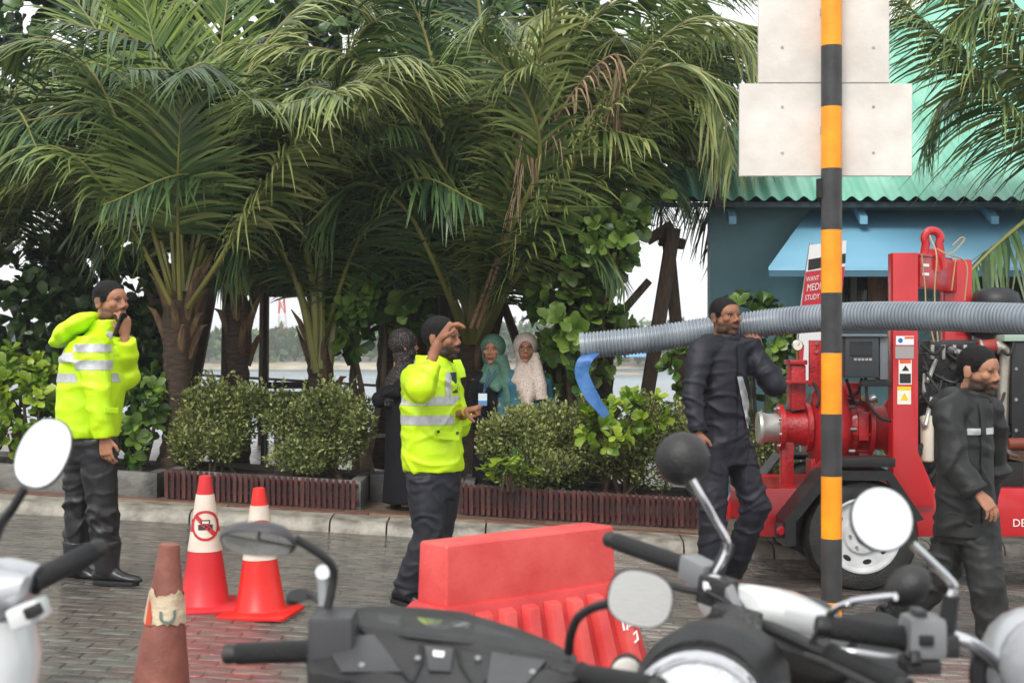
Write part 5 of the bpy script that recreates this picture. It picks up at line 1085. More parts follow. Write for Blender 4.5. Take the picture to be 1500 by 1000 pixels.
# ---------------------------------------------------------------- three women with headscarves
def woman(label, d, hu, hv, F, hF, skin, dress, scarf, cape, legs_v, arm_pts=None, hroll=0, wrist=None, glasses=False, body_w=1.0, scarf_amp=.006, hands=(), tail=None, cw_=1.0):
    Q = Qd(d); hc = Q(hu, hv); gx = hc.x; g0 = gz(gx)+.10; B = basis(F); Rt, Fv = V(B.col[0]), V(B.col[1])
    n_ = hc-ZV*.20; pe = V((hc.x, d+.02, g0+.82)); sh = {'R': n_+Rt*.165-ZV*.06, 'L': n_-Rt*.165-ZV*.06}
    J = dict(neck=n_, pelvis=pe, shR=sh['R'], shL=sh['L'])
    for s, sg in (('R', 1), ('L', -1)):
        J['el'+s] = arm_pts[s][0] if arm_pts else sh[s]-ZV*.27+Rt*.04*sg; J['wr'+s] = arm_pts[s][1] if arm_pts else J['el'+s]-ZV*.1+Fv*.2-Rt*.05*sg
        J['hip'+s] = pe+Rt*.08*sg-ZV*.03; J['kn'+s] = pe+Rt*.08*sg-ZV*.4; J['an'+s] = V((pe.x, d+.02, g0+.075))+Rt*.08*sg
    w = person(label, 'person', J, F, hF, skin, hc, hs=1.12, beard=0, lips=.9, fem=True, hair=0, hroll=hroll, loc=V((gx, d, g0)), hands=[((J['wr'+s], (J['wr'+s]-J['el'+s]).normalized(), Fv*-1+ZV*-.2, ZV), dict(curl=(.5, .5, .4), s=.9)) for s in hands])
    mb = MB(); bw = body_w
    rows = [(V((pe.x, d+.02, g0+.05)), .20*bw, .18*bw), (V((pe.x, d+.02, g0+.4)), .175*bw, .155*bw), (pe, .175*bw, .15*bw), (pe.lerp(n_, .4), .15*bw, .13*bw), (pe.lerp(n_, .72), .17*bw, .13*bw), (n_-ZV*.07, .165*bw, .10), (n_, .08, .07)]
    mb.eloft([(c__, Rt*a__, Fv*b__) for c__, a__, b__ in rows], 24)
    for s in 'LR': mb.tube([J['sh'+s], J['el'+s], J['el'+s].lerp(J['wr'+s], 1.1)], [.075, .066, .058], 12); mb.ell(J['el'+s], (.07, .07, .07)); mb.tube([n_-ZV*.04, J['sh'+s]], [.07, .08], 12)
    me = voxel(mb, .014, 5, 'dress'); wrinkle(me, .008, (11, 11, 4), hu, diag=.2); link('dress', me, dress, w['t'], True, 180)
    # headscarf: skull cap, wrap round the neck, cape over the shoulders
    mb = MB(); hb, hs = w['hb'], w['hs']; tw = lambda p: hc+hb @ (V(p)*hs)
    mb.ell(tw((0, -.012, .028)), (.099*hs, .110*hs, .104*hs), hb, 22, 14); mb.ell(tw((0, .012, -.045)), (.082*hs, .084*hs, .092*hs), hb, 20, 12)
    mb.eloft([(tw((0, -.01, -.06)), hb.col[0]*.084, hb.col[1]*.088), (n_+ZV*.05, Rt*.085, Fv*.085), (n_-ZV*.0, Rt*.12, Fv*.10), (n_-ZV*.07, Rt*.165*cw_, Fv*.15*bw), (n_-ZV*cape*.65, Rt*.12*cw_, Fv*.18*bw), (n_-ZV*cape, Rt*.035*cw_, Fv*.195*bw)], 24)
    if tail: mb.tube([tw((tail[0]*.07, .02, -.05)), n_+Rt*.09*tail[0]+Fv*.1, n_+Rt*.11*tail[0]+Fv*.14-ZV*.12, n_+Rt*.12*tail[0]+Fv*.15-ZV*tail[1]], [.06, .055, .06, .055], 12)
    me = voxel(mb, .0075, 3, 'headscarf')
    wrinkle(me, scarf_amp, (10, 10, 14), hu+5, diag=.9, mask=lambda co: .35+.65*(co[:, 2] < hc.z-.07))
    bm = bmesh.new(); bm.from_mesh(me); inv = np.array(hb.transposed())
    cc = np.array([tuple(f.calc_center_median()) for f in bm.faces])-np.array(hc); l = (inv @ cc.T).T/hs
    kill = ((l[:, 0]/.056)**2+((l[:, 2]+.016)/.079)**2 < 1) & (l[:, 1] > .02)
    bmesh.ops.delete(bm, geom=[f for f, k in zip(list(bm.faces), kill) if k], context='FACES'); bm.to_mesh(me); bm.free()
    link('headscarf', me, scarf, w['t'], True, 180)
    for s in 'LR': shoe(w, J['an'+s], tuple(Fv), mat('beige flat shoe', S(186, 160, 136), r=.6), SOLE, L=.24, drop=.07)
    if glasses:
        for s in (-1, 1):
            mb = MB(); mb.tube([tw((s*.031+.021*math.cos(q), .094, .004+.0165*math.sin(q))) for q in np.linspace(0, 2*math.pi, 17)], .0022, 6); mb.build('spectacle_rim', mat('dark spectacle frame', S(40, 26, 26), r=.3), w['t'], smooth=True)
        MB().tube([tw((-.011, .095, .008)), tw((0, .097, .011)), tw((.011, .095, .008))], .0018, 6).build('spectacle_bridge', MATS['dark spectacle frame'], w['t'], smooth=True)
    return w
def dotted(name, c, dot, scale, lo=.22):
    m = mat(name, c, r=.75); nt = m.node_tree; t = nt.nodes.new('ShaderNodeTexCoord'); v = nt.nodes.new('ShaderNodeTexVoronoi'); v.inputs['Scale'].default_value = scale
    r_ = nt.nodes.new('ShaderNodeValToRGB'); r_.color_ramp.elements[0].position = lo; r_.color_ramp.elements[0].color = (*dot, 1); r_.color_ramp.elements[1].position = lo+.12; r_.color_ramp.elements[1].color = (*c, 1)
    nt.links.new(t.outputs['Object'], v.inputs['Vector']); nt.links.new(v.outputs['Distance'], r_.inputs[0]); nt.links.new(r_.outputs[0], nt.nodes['Principled BSDF'].inputs['Base Color']); return m
BLD = mat('black dress cloth', S(11, 11, 15), r=.8, spec=.25, c2=S(16, 16, 21), scale=8)
Q = Qd(11.25)
w1 = woman('woman in a long black dress with a black scarf dotted in brown', 11.25, 592, 506, (.75, .55), (.93, .35), SKA, BLD, dotted('black scarf with small brown dots', S(20, 18, 20), S(120, 104, 94), 75, .2), .30, 735, arm_pts={'R': (Q(556, 585, -.05), Q(585, 575, -.2)), 'L': (Q(600, 580, .25), Q(610, 570, .1))}, scarf_amp=.006)
w2 = woman('woman in a dark green headscarf wearing a blue lanyard with a card', 11.95, 722, 513, (.25, -.95), (-.25, -.95), SKA, BLD, mat('dark green scarf', S(66, 104, 86), r=.7, c2=S(78, 116, 98), scale=9), .16, 735, tail=(-1, .36))
w3 = woman('woman with glasses in a pale dotted headscarf and teal dress', 11.9, 770, 511, (.1, -1), (.0, -1), SKC, mat('teal dress cloth', S(36, 88, 108), r=.7, c2=S(44, 100, 120), scale=8), dotted('pale pink scarf with fine dots', S(198, 182, 170), S(140, 112, 112), 60, .22), .30, 735, glasses=True, tail=(-1, .24), body_w=1.3, cw_=.92)
Q = Qd(11.78); BLN = mat('blue lanyard', S(40, 76, 120), r=.6)
mb = MB(); mb.tube([Q(716, 540, .05), Q(713, 552), Q(708, 575, -.03)], .006, 6); mb.tube([Q(727, 542, .05), Q(718, 556), Q(709, 575, -.03)], .006, 6)
lan = mb.build('lanyard', BLN, w2['t'], smooth=True)
mb = MB(); mb.box(Q(707, 585, -.05), (.075, .004, .105)); card = mb.build('id_card', mat('white id card', S(214, 226, 236), r=.3), lan)
mb = MB(); mb.box(Q(707, 590, -.0545), (.074, .003, .04)); mb.build('card_band', mat('blue card print', S(90, 140, 190), r=.4), w2['t'])
# ================================================================ PUMP TRAILER
RED = mat('wet red enamel', S(176, 20, 28), r=.28, c2=S(196, 30, 36), scale=2.5, bump=.05, bscale=90, coat=.4)
RED2 = mat('cast red enamel', S(150, 16, 24), r=.36, c2=S(178, 26, 32), scale=8, bump=.35, bscale=60, coat=.25)
BLKP = mat('black powder coat', S(22, 22, 24), r=.4, c2=S(32, 32, 34), scale=10, bump=.15, bscale=90)
TYRE = mat('wet tyre rubber', S(28, 27, 27), r=.5, c2=S(44, 43, 42), scale=9, bump=.3, bscale=70)
RIMW = mat('white wheel paint', S(206, 208, 210), r=.35, c2=S(184, 184, 184), scale=9)
STEEL = mat('bright steel', S(176, 176, 176), r=.32, metal=.9, c2=S(146, 146, 146), scale=12)
ALU = mat('cast aluminium', S(162, 162, 156), r=.45, metal=.6, c2=S(190, 190, 184), scale=10)
ENG = mat('black engine casting', S(18, 18, 20), r=.45, c2=S(34, 34, 38), scale=14, bump=.3, bscale=60)
LET = mat('white lettering', S(235, 235, 232), r=.5)
ROPE = mat('tan cord', S(176, 150, 110), r=.8)
D0 = 9.25
T = lambda u, v, d=D0: P(u, v, d)
tr = thing('pump_trailer', 'red diesel pump on a two wheeled trailer with lifting frame', 'pump trailer', V((T(1265, 0, 9.1).x, 9.7, gz(2.3))))
def tb(name, u0, u1, v0, v1, d0, d1, m=RED, bevel=.006, parent=tr):
    a, b2 = T(u0, v1, d0), T(u1, v0, d0); return MB().bbox(a.x, b2.x, d0, d1, a.z, b2.z).build(name, m, parent, bevel=bevel)
# chassis
xa = T(1098, 0).x
for d in (9.30, 10.28):
    MB().prism([(xa-.02, d, T(0, 787).z), (xa+.10, d, T(0, 716).z), (5.3, d, T(0, 716).z), (5.3, d, T(0, 787).z)], (0, .12, 0)).build('side_beam', RED, tr, bevel=.008)
for u in (1105, 1330, 1560, 1800):
    x = T(u, 0).x; MB().bbox(x, x+.12, 9.422, 10.278, T(0, 780).z, T(0, 722).z).build('cross_member', RED, tr, bevel=.006)
MB().bbox(xa+.1, 5.25, 9.425, 10.275, T(0, 716).z-.02, T(0, 716).z-.006).build('deck_plate', RED, tr)
dl = MB(); text_mb(dl, 'DE', T(1493, 766, 9.295)+V((0, -.0015, 0)), (1, 0, 0), (0, 0, 1), .075); dl.build('lettering', LET, tr)
# wheel and mudguard on either side
def wheel(cx, cy, cz, sgn):
    w = thing('tmp', '', ''); bpy.data.objects.remove(w)
    o = V((cx, cy, cz)); ax = (0, sgn, 0)
    ty = MB().lathe(o, ax, [(-.20, .25), (-.205, .30), (-.19, .352), (-.16, .372), (-.10, .377), (-.04, .372), (-.01, .352), (.002, .30), (-.004, .25)], 48, cap=False).build('wheel', TYRE, tr, smooth=True, angle=40)
    for k in range(4):
        MB().lathe(o, ax, [(-.055-.036*k, .378), (-.049-.036*k, .3795), (-.043-.036*k, .378)], 48, cap=False).build('tread_groove', ENG, ty, smooth=True)
    MB().lathe(o, ax, [(-.02, .252), (.006, .250), (.008, .238), (-.012, .228), (-.03, .218), (-.032, .13), (-.006, .115), (.0, .06), (-.01, .02)], 48, cap=False).build('rim', RIMW, ty, smooth=True, angle=30)
    for k in range(8):
        a = k*math.pi/4+.2; e = V((math.cos(a), 0, math.sin(a)))*.178; tdir = V((-math.sin(a), 0, math.cos(a)))
        MB().eloft([(o+e+V((0, sgn*-.036, 0)), tdir*.030, e.normalized()*.017), (o+e+V((0, sgn*-.0285, 0)), tdir*.030, e.normalized()*.017)], 14).build('slot', SOLE, ty)
    for k in range(6):
        a = k*math.pi/3; MB().lathe(o+V((math.cos(a), 0, math.sin(a)))*.085, ax, [(-.01, .011), (.014, .010)], 6).build('wheel_nut', STEEL, ty)
    MB().lathe(o, ax, [(-.01, .045), (.02, .044), (.035, .034), (.04, .02)], 20).build('hub_cap', STEEL, ty, smooth=True, angle=40)
wx, wz = T(1263, 0, 9.05).x, gz(T(1263, 0, 9.05).x)+.372
wheel(wx, 9.03, wz, -1); wheel(wx, 10.62, wz, 1)
MB().tube([(wx, 9.2, wz), (wx, 10.5, wz)], .035, 12).build('axle', BLKP, tr, smooth=True)
for d0, d1 in ((8.98, 9.29), (10.41, 10.72)):
    pr = [T(u, v, 9.0) for u, v in ((1149, 800), (1149, 762), (1207, 689), (1304, 689), (1352, 760))]; th = .014; rings = []
    inn = [p.copy() for p in pr]
    cx_ = V((wx, 9.0, wz))
    inn = [p+(cx_-p).normalized()*th for p in pr]
    poly = [V((p.x, d0, p.z)) for p in pr]+[V((p.x, d0, p.z)) for p in reversed(inn)]
    fs = MB(); n5 = len(pr)
    for i in range(n5-1): fs.prism([poly[i], poly[i+1], poly[2*n5-2-i], poly[2*n5-1-i]], (0, d1-d0, 0))
    g_ = fs.build('mudguard', BLKP, tr)
    lip = MB(); yl = d0-.004 if d0 < 9.5 else d1-.002; q2 = [p+(cx_-p).normalized()*.07 for p in pr]
    for i in range(n5-1): lip.prism([V((pr[i].x, yl, pr[i].z)), V((pr[i+1].x, yl, pr[i+1].z)), V((q2[i+1].x, yl, q2[i+1].z)), V((q2[i].x, yl, q2[i].z))], (0, .006, 0))
    lip.build('mudguard_lip', BLKP, g_)
tb('step_plate', 1232, 1312, 671, 684, 9.02, 9.29, BLKP, .004)
tb('mudguard_bracket', 1150, 1180, 762, 800, 9.24, 9.29, BLKP, .004)
lt = tb('lamp_housing', 1136, 1151, 767, 788, 9.0, 9.05, BLKP, .004)
MB().lathe(T(1144, 777, 9.0), (0, -1, 0), [(-.01, .032), (.004, .032), (.012, .022)], 16).build('red_lens', mat('red lamp lens', S(170, 20, 36), r=.15), tr, smooth=True)
# lifting frame
MB().prism([T(1308, 692), T(1308, 370), T(1345, 370), T(1345, 662), T(1368, 716), T(1368, 742), T(1308, 742)], (0, .13, 0)).build('column', RED, tr, bevel=.006)
c2a = [T(u, v, 9.75) for u, v in ((1384, 740), (1384, 380), (1424, 380), (1424, 740))]; MB().prism(c2a, (0, .12, 0)).build('column', RED, tr, bevel=.006)
MB().bar((T(1345, 396).x, 9.34, T(1345, 396).z), (T(1400, 408, 9.7).x, 9.79, T(1400, 405, 9.7).z), .09, .22).build('lifting_beam', RED, tr, bevel=.006)
MB().bar((T(1345, 374).x, 9.33, T(1345, 372).z), (T(1388, 382, 9.7).x, 9.76, T(1388, 380, 9.7).z), .11, .02).build('beam_cap', RED, tr, bevel=.003)
ec = T(1366, 352, 9.5); e = MB()
pts = [ec+V((.055*math.cos(q), 0, .055*math.sin(q)+.012)) for q in np.linspace(-.6, math.pi+.6, 15)]; pts = [ec+V((.075, 0, -.20))]+pts+[ec+V((-.075, 0, -.20))]
e.tube(pts, .03, 10); e.build('lifting_eye', RED, tr, smooth=True)
MB().bbox(ec.x-.06, ec.x+.06, 9.485, 9.515, ec.z-.22, ec.z-.06).build('eye_plate', RED, tr)
st = MB(); text_mb(st, 'XXXX', T(1357, 387, 9.34), (.78, .62, 0), (0, 0, 1), .05); text_mb(st, 'XXXX', T(1357, 402, 9.34), (.78, .62, 0), (0, 0, 1), .05)
for k, (u, v, w_, h_) in enumerate(((1353, 389, 15, 4), (1353, 402, 15, 4))): MB().box(T(u, v, 9.36)+V((0, -.05, 0)), (w_/FPX*9.3, .004, h_/FPX*9.3), Matrix.Rotation(.67, 3, 'Z')).build('white_marking', LET, tr)
for a in (((1350, 372, 9.28), (1355, 420, 9.3), (1357, 450, 9.3), (1368, 500, 9.3)), ((1362, 345, 9.44), (1372, 375, 9.3), (1369, 430, 9.3), (1374, 500, 9.3)), ((1372, 364, 9.42), (1392, 372, 9.4), (1412, 352, 9.4), (1408, 348, 9.4), (1395, 360, 9.4)), ((1392, 374, 9.5), (1410, 380, 9.6), (1417, 395, 9.6), (1413, 440, 9.6)), ((1400, 378, 9.6), (1396, 410, 9.55), (1394, 425, 9.55))):
    MB().tube(bez([T(*q) for q in a], 18), .005, 6).build('cord', ROPE, tr, smooth=True)
# stickers
for nm, u0, u1, v0, v1, col in (('sticker', 1313, 1339, 492, 505, S(224, 228, 232)), ('sticker', 1312, 1339, 507, 525, S(156, 150, 148)), ('sticker', 1317, 1336, 527, 563, S(226, 224, 220)), ('sticker', 1315, 1335, 566, 592, S(230, 226, 210))):
    p0, p1 = T(u0, v1, 9.24), T(u1, v0, 9.24); s_ = MB().bbox(p0.x, p1.x, 9.2475, 9.2495, p0.z, p1.z).build(nm, mat('sticker %d' % u0, col, r=.4), tr)
    if (v0, v1) == (527, 563):
        for a_, b2, mm in ((527, 532, mat('orange print', S(220, 90, 30), r=.5)), (547, 561, mat('black print', S(34, 34, 36), r=.5))):
            MB().bbox(p0.x+.006, p1.x-.006, 9.246, 9.2474, T(0, b2).z, T(0, a_).z).build('print', mm, s_)
        MB().prism([T(1321, 543, 9.246), T(1332, 543, 9.246), T(1326.5, 535, 9.246)], (0, .0012, 0)).build('print', mat('black print', S(34, 34, 36), r=.5), s_)
    if v0 == 566:
        MB().bbox(p0.x, p1.x, 9.246, 9.2474, T(0, 571).z, T(0, 566).z).build('print', mat('yellow print', S(238, 196, 20), r=.5), s_)
        MB().prism([T(1319, 586, 9.246), T(1331, 586, 9.246), T(1325, 575, 9.246)], (0, .0012, 0)).build('print', mat('yellow print', S(238, 196, 20), r=.5), s_)
    if v0 == 492:
        MB().lathe(T(1319, 498.5, 9.247), (0, -1, 0), [(0, .016), (.001, .016)], 16).build('print', mat('blue print', S(40, 100, 170), r=.5), s_)
        MB().bbox(T(1325, 0).x, T(1338, 0).x, 9.246, 9.2474, T(0, 496).z, T(0, 493).z).build('print', mat('orange print', S(220, 90, 30), r=.5), s_)
# control box
cb = tb('control_box', 1238, 1288, 492, 553, 9.22, 9.36, mat('grey control box', S(52, 56, 60), r=.4), .012)
MB().bbox(T(1288.5, 0).x, T(1300, 0).x, 9.24, 9.40, T(0, 556).z, T(0, 494).z).build('box_lid', mat('grey box lid', S(104, 110, 114), r=.35), cb, bevel=.008)
p0, p1 = T(1246, 520, 9.2), T(1278, 500, 9.2); MB().bbox(p0.x, p1.x, 9.208, 9.219, p0.z, p1.z).build('screen', mat('dark screen', S(20, 24, 26), r=.1), cb)
for k in range(5): MB().bbox(T(1249+5.5*k, 0).x, T(1253+5.5*k, 0).x, 9.211, 9.219, T(0, 528).z, T(0, 524.5).z).build('button', ALU, cb)
tb('box_shade', 1230, 1300, 489, 493, 9.2, 9.42, mat('grey box lid', (0, 0, 0)), .003, cb); tb('box_bracket', 1262, 1306, 556, 566, 9.26, 9.32, BLKP, .003)
# pump: suction coupling, flange, casing, volute, discharge
PY = 9.72; pz_ = lambda v: T(0, v, PY).z; px_ = lambda u: T(u, 0, PY).x; O = V((0, PY, pz_(626)))
def lx(name, prof, m, n=28, parent=tr): return MB().lathe(O, (1, 0, 0), [(px_(u), r_) for u, r_ in prof], n).build(name, m, parent, smooth=True, angle=40)
lx('suction_coupling', [(1110, .085), (1110, .112), (1114, .118), (1118, .108), (1124, .10), (1139, .10)], ALU)
fl_ = lx('suction_flange', [(1139, .165), (1146, .165)], RED2)
lx('suction_pipe', [(1146, .115), (1160, .118), (1178, .13)], RED2); fl2 = lx('casing_flange', [(1178, .175), (1185, .175)], RED2)
for q, f_ in ((1139, fl_), (1185, fl2)):
    for k in range(8):
        a = k*math.pi/4+.3; MB().lathe(V((px_(q), PY, O.z))+V((-.012 if q < 1150 else 0, math.cos(a)*.142, math.sin(a)*.142)), (1, 0, 0), [(-.004, .014), (.018, .013)], 6).build('bolt', STEEL, f_)
lx('volute', [(1186, .15), (1190, .26), (1200, .315), (1214, .325), (1228, .30), (1236, .24), (1238, .2)], RED2, 36)
lx('bearing_housing', [(1238, .20), (1246, .215), (1250, .17), (1262, .16), (1266, .21), (1272, .215), (1276, .16), (1294, .155), (1300, .2), (1306, .2)], RED2, 32)
for k in range(10):
    a = k*math.pi/5; MB().lathe(V((px_(1236), PY, O.z))+V((0, math.cos(a)*.262, math.sin(a)*.262)), (1, 0, 0), [(-.02, .016), (.025, .015)], 6).build('bolt', STEEL, tr)
for k in range(8):
    a = k*math.pi/4+.2; MB().box(V((px_(1257), PY, O.z))+V((0, math.cos(a)*.17, math.sin(a)*.17)), (.14, .022, .06), Matrix.Rotation(a+math.pi/2, 3, 'X')).build('rib', RED2, tr, bevel=.004)
tb('inspection_cover', 1258, 1273, 605, 645, 9.50, 9.56, RED2, .006); tb('vacuum_chamber', 1240, 1262, 560, 585, 9.55, 9.7, RED2, .012)
tb('discharge_pipe', 1159, 1181, 534, 600, 9.62, 9.80, RED2, .014); tb('discharge_flange', 1150, 1187, 557, 562, 9.55, 9.88, RED2, .004); tb('discharge_cap', 1157, 1183, 527, 534, 9.60, 9.82, RED2, .006)
tb('support_plate', 1186, 1206, 498, 566, 9.66, 9.70, RED2, .004)
for v in (503, 515): MB().lathe(T(1196, v, 9.66), (0, -1, 0), [(0, .013), (.012, .012)], 6).build('bolt', STEEL, tr)
MB().tube([T(1168, 527, 9.7), T(1168, 514, 9.7)], .012, 8).build('gauge_stem', mat('brass fitting', S(150, 120, 70), r=.35, metal=.8), tr)
gg = MB().lathe(T(1168, 506, 9.7), (0, -1, 0), [(-.02, .038), (.012, .04), (.016, .034)], 24).build('pressure_gauge', STEEL, tr, smooth=True, angle=40)
MB().lathe(T(1168, 506, 9.7)-V((0, .0165, 0)), (0, -1, 0), [(-.001, .033), (.0008, .033)], 24).build('gauge_face', mat('cream gauge face', S(220, 216, 200), r=.3), gg); MB().bar(T(1168, 506, 9.7)-V((0, .018, 0)), T(1171, 502, 9.7)-V((0, .018, 0)), .003, .003).build('needle', SOLE, gg)
tb('leg', 1145, 1163, 646, 717, 9.66, 9.74, RED2, .006); tb('leg', 1188, 1204, 672, 717, 9.62, 9.8, RED2, .006); tb('leg', 1258, 1274, 660, 717, 9.62, 9.8, RED2, .006)
MB().prism([T(1180, 716, 9.5), T(1180, 704, 9.5), T(1206, 668, 9.5), T(1212, 716, 9.5)], (0, .02, 0)).build('gusset', RED2, tr)
for a in (((1268, 552, 9.3), (1272, 590, 9.3), (1290, 612, 9.3), (1310, 616, 9.3)), ((1262, 555, 9.32), (1256, 575, 9.4), (1243, 580, 9.5)), ((1192, 560, 9.6), (1200, 580, 9.55), (1196, 596, 9.5)), ((1240, 556, 9.3), (1252, 590, 9.4), (1262, 585, 9.4))):
    MB().tube(bez([T(*q) for q in a], 16), .011, 8).build('cable', SOLE, tr, smooth=True)
MB().lathe(T(1277, 584, 9.36), (1, -.2, .5), [(-.03, .018), (.0, .03), (.03, .024)], 14).build('valve_body', STEEL, tr, smooth=True)
# engine
eb = tb('engine_block', 1352, 1475, 560, 690, 9.46, 10.0, ENG, .02)
tb('cylinder_head', 1356, 1470, 516, 560, 9.5, 9.94, ENG, .02); tb('rocker_cover', 1362, 1462, 498, 516, 9.56, 9.86, mat('dark grey cover', S(40, 42, 46), r=.4), .02); tb('oil_pan', 1365, 1465, 690, 716, 9.52, 9.95, ENG, .012)
for k in range(6): tb('fuel_injector', 1364+16*k, 1369+16*k, 505, 526, 9.47, 9.5, ALU, .004, eb)
rr = random.Random(5)
for k in range(34):
    u0, v0 = rr.uniform(1350, 1480), rr.uniform(500, 690); u1, v1 = u0+rr.uniform(-60, 60), v0+rr.uniform(-30, 40); u1 = min(max(u1, 1350), 1490); dd = rr.uniform(9.3, 9.45)
    MB().tube(bez([T(u0, v0, dd+.1), T((u0+u1)/2+rr.uniform(-15, 15), (v0+v1)/2+rr.uniform(8, 25), dd), T(u1, v1, dd+.1)], 12), rr.uniform(.008, .018), 8).build('engine_hose', rr.choice((SOLE, SOLE, ENG, ALU)), eb, smooth=True)
for k in range(18):
    u0, v0 = rr.uniform(1352, 1470), rr.uniform(505, 680); MB().lathe(T(u0, v0, 9.46), (0, -1, 0), [(-.02, rr.uniform(.02, .045)), (.03, rr.uniform(.015, .04)), (.06, .012)], 14).build('engine_fitting', rr.choice((ALU, ENG, STEEL)), eb, smooth=True, angle=40)
MB().lathe(T(1358, 640, 9.4), (0, 0, 1), [(-.17, .035), (-.16, .045), (.13, .045), (.15, .03)], 16).build('filter_canister', mat('cream filter', S(196, 188, 170), r=.4), eb, smooth=True, angle=40)
MB().lathe(T(1459, 470, 9.7), (0, 0, 1), [(-.12, .14), (.06, .14)], 24).build('air_cleaner', ENG, tr, smooth=True, angle=40)
MB().lathe(T(1459, 440, 9.7), (0, 0, 1), [(-.04, .165), (.0, .17), (.055, .15), (.085, .09), (.092, .02)], 28).build('air_cleaner_cap', mat('black plastic cap', S(34, 34, 37), r=.5), tr, smooth=True, angle=50)
ex_ = MB().tube(bez([T(1435, 510, 9.5), T(1452, 507, 9.45), T(1466, 509, 9.44), T(1473, 520, 9.45), T(1470, 560, 9.46), T(1468, 620, 9.47)], 26), .042, 12).build('exhaust_pipe', mat('stainless exhaust', S(170, 160, 146), r=.38, metal=.7, c2=S(196, 190, 180), scale=8), tr, smooth=True)
MB().lathe(T(1447, 508, 9.45), (1, 0, .1), [(-.07, .046), (-.06, .052), (.06, .052), (.07, .046)], 18).build('exhaust_wrap', mat('red silicone hose', S(140, 44, 32), r=.5), ex_, smooth=True, angle=40)
for s in (-1, 1): MB().lathe(T(1447+s*12, 508, 9.45), (1, 0, .1), [(-.008, .0555), (.008, .0555)], 18).build('hose_clamp', STEEL, ex_, smooth=True, angle=40)
rd = MB().bbox(T(1482, 0, 9.4).x, 5.1, 9.4, 10.2, T(0, 660, 9.4).z, T(0, 500, 9.4).z).build('radiator_box', BLKP, tr, bevel=.012)
MB().bbox(T(1470, 0, 9.4).x, 5.15, 9.38, 10.22, T(0, 500, 9.4).z+.002, T(0, 490, 9.4).z).build('radiator_cover', mat('pale green trim', S(150, 172, 156), r=.5), tr, bevel=.004)
for v in (540, 585, 630): MB().lathe(T(1488, v, 9.4), (0, -1, 0), [(-.002, .014), (.01, .012)], 10).build('bolt', STEEL, rd)
MB().tube([T(1476, 650, 9.36), T(1530, 648, 9.36)], .04, 12).build('coolant_hose', mat('rusty hose', S(120, 56, 40), r=.6), tr, smooth=True)
for k in range(5): tb('engine_bracket', 1356+22*k, 1362+22*k, 560, 600+14*(k % 2), 9.42, 9.47, rr.choice((ENG, BLKP)), .004, eb)
tb('alternator_guard', 1420, 1466, 600, 660, 9.38, 9.46, BLKP, .012, eb); tb('cowl_frame', 1424, 1500, 440, 492, 9.95, 10.0, ENG, .004); tb('intake_duct', 1428, 1490, 452, 486, 9.5, 9.9, ENG, .02)
tb('battery', 1440, 1500, 676, 716, 9.44, 9.7, SOLE, .008)
# drawbar leading off to the right, with its jack
MB().bar((5.3, 9.4, T(0, 760).z), (6.6, 9.75, T(0, 765).z), .1, .12).build('drawbar', RED, tr); MB().bar((5.3, 10.2, T(0, 760).z), (6.6, 9.85, T(0, 765).z), .1, .12).build('drawbar', RED, tr)
MB().tube([(6.5, 9.8, gz(6.5)), (6.5, 9.8, .6)], .04, 10).build('jack_stand', BLKP, tr, smooth=True)

# ================================================================ HOSE
HG = mat('grey ribbed hose', S(112, 120, 128), r=.35, c2=S(134, 142, 150), scale=6, spec=.5)
HD = mat('dark hose groove', S(60, 66, 74), r=.5)
hp = bez([P(u, v, d) for u, v, d in ((853, 507, 8.62), (950, 497, 8.58), (1060, 481, 8.55), (1150, 470, 8.45), (1250, 463, 8.2), (1350, 463, 7.9), (1450, 465, 7.6), (1540, 469, 7.35), (1700, 480, 7.1), (1900, 560, 6.9), (2050, 760, 6.8), (2200, 905, 6.7))], 330)
arr = np.array([tuple(p) for p in hp]); cum = np.concatenate([[0], np.cumsum(np.linalg.norm(np.diff(arr, axis=0), axis=1))])
rib = .0225; nr = int(cum[-1]/rib); smp = []; rad = []
for k in range(nr):
    for f, r_ in ((0, .0775), (.2, .0775), (.36, .0855), (.80, .0855), (.96, .0775)):
        s_ = (k+f)*rib; smp.append(V([np.interp(s_, cum, arr[:, j]) for j in range(3)])); rad.append(r_)
t = thing('corrugated_hose', 'grey corrugated suction hose carried on a shoulder across the pump', 'hose', hp[0])
MB().tube(smp, rad, 26, cap=False).build('ribbed_wall', HG, t, smooth=True, angle=25)
MB().tube(smp[:40:4]+smp[40::40], .070, 20, cap=False).build('inner_wall', HD, t, smooth=True)
d0 = (smp[8]-smp[0]).normalized()
MB().lathe(smp[0], tuple(-d0), [(-.012, .0705), (-.012, .0862), (.012, .0862), (.012, .0705)], 28, cap=False).build('end_rim', HG, t, smooth=True, angle=25)
# blue layflat strap hanging from its mouth
BS = mat('blue lay flat strap', S(40, 90, 150), r=.45, c2=S(70, 120, 178), scale=6, bump=.3, bscale=30)
t2 = bez([P(u, v, d) for u, v, d in ((872, 518, 8.54), (858, 527, 8.5), (852, 545, 8.5), (860, 568, 8.5), (874, 590, 8.5), (888, 609, 8.5))], 24)
mb = MB(); rings = []
for i, p in enumerate(t2):
    tg = (t2[min(i+1, len(t2)-1)]-t2[max(0, i-1)]).normalized(); w_ = .088 if i < 16 else .082; sd2 = V((1, -.5+.06*i, .0)); sd2 = (sd2-tg*sd2.dot(tg)).normalized(); nn = tg.cross(sd2)
    rings.append([p+sd2*w_/2*c_+nn*(.006*math.sin(c_*2.2+i*.5)+th_) for c_, th_ in ((-1, 0), (-.5, 0), (0, 0), (.5, 0), (1, 0), (1, .004), (.5, .004), (0, .004), (-.5, .004), (-1, .004))])
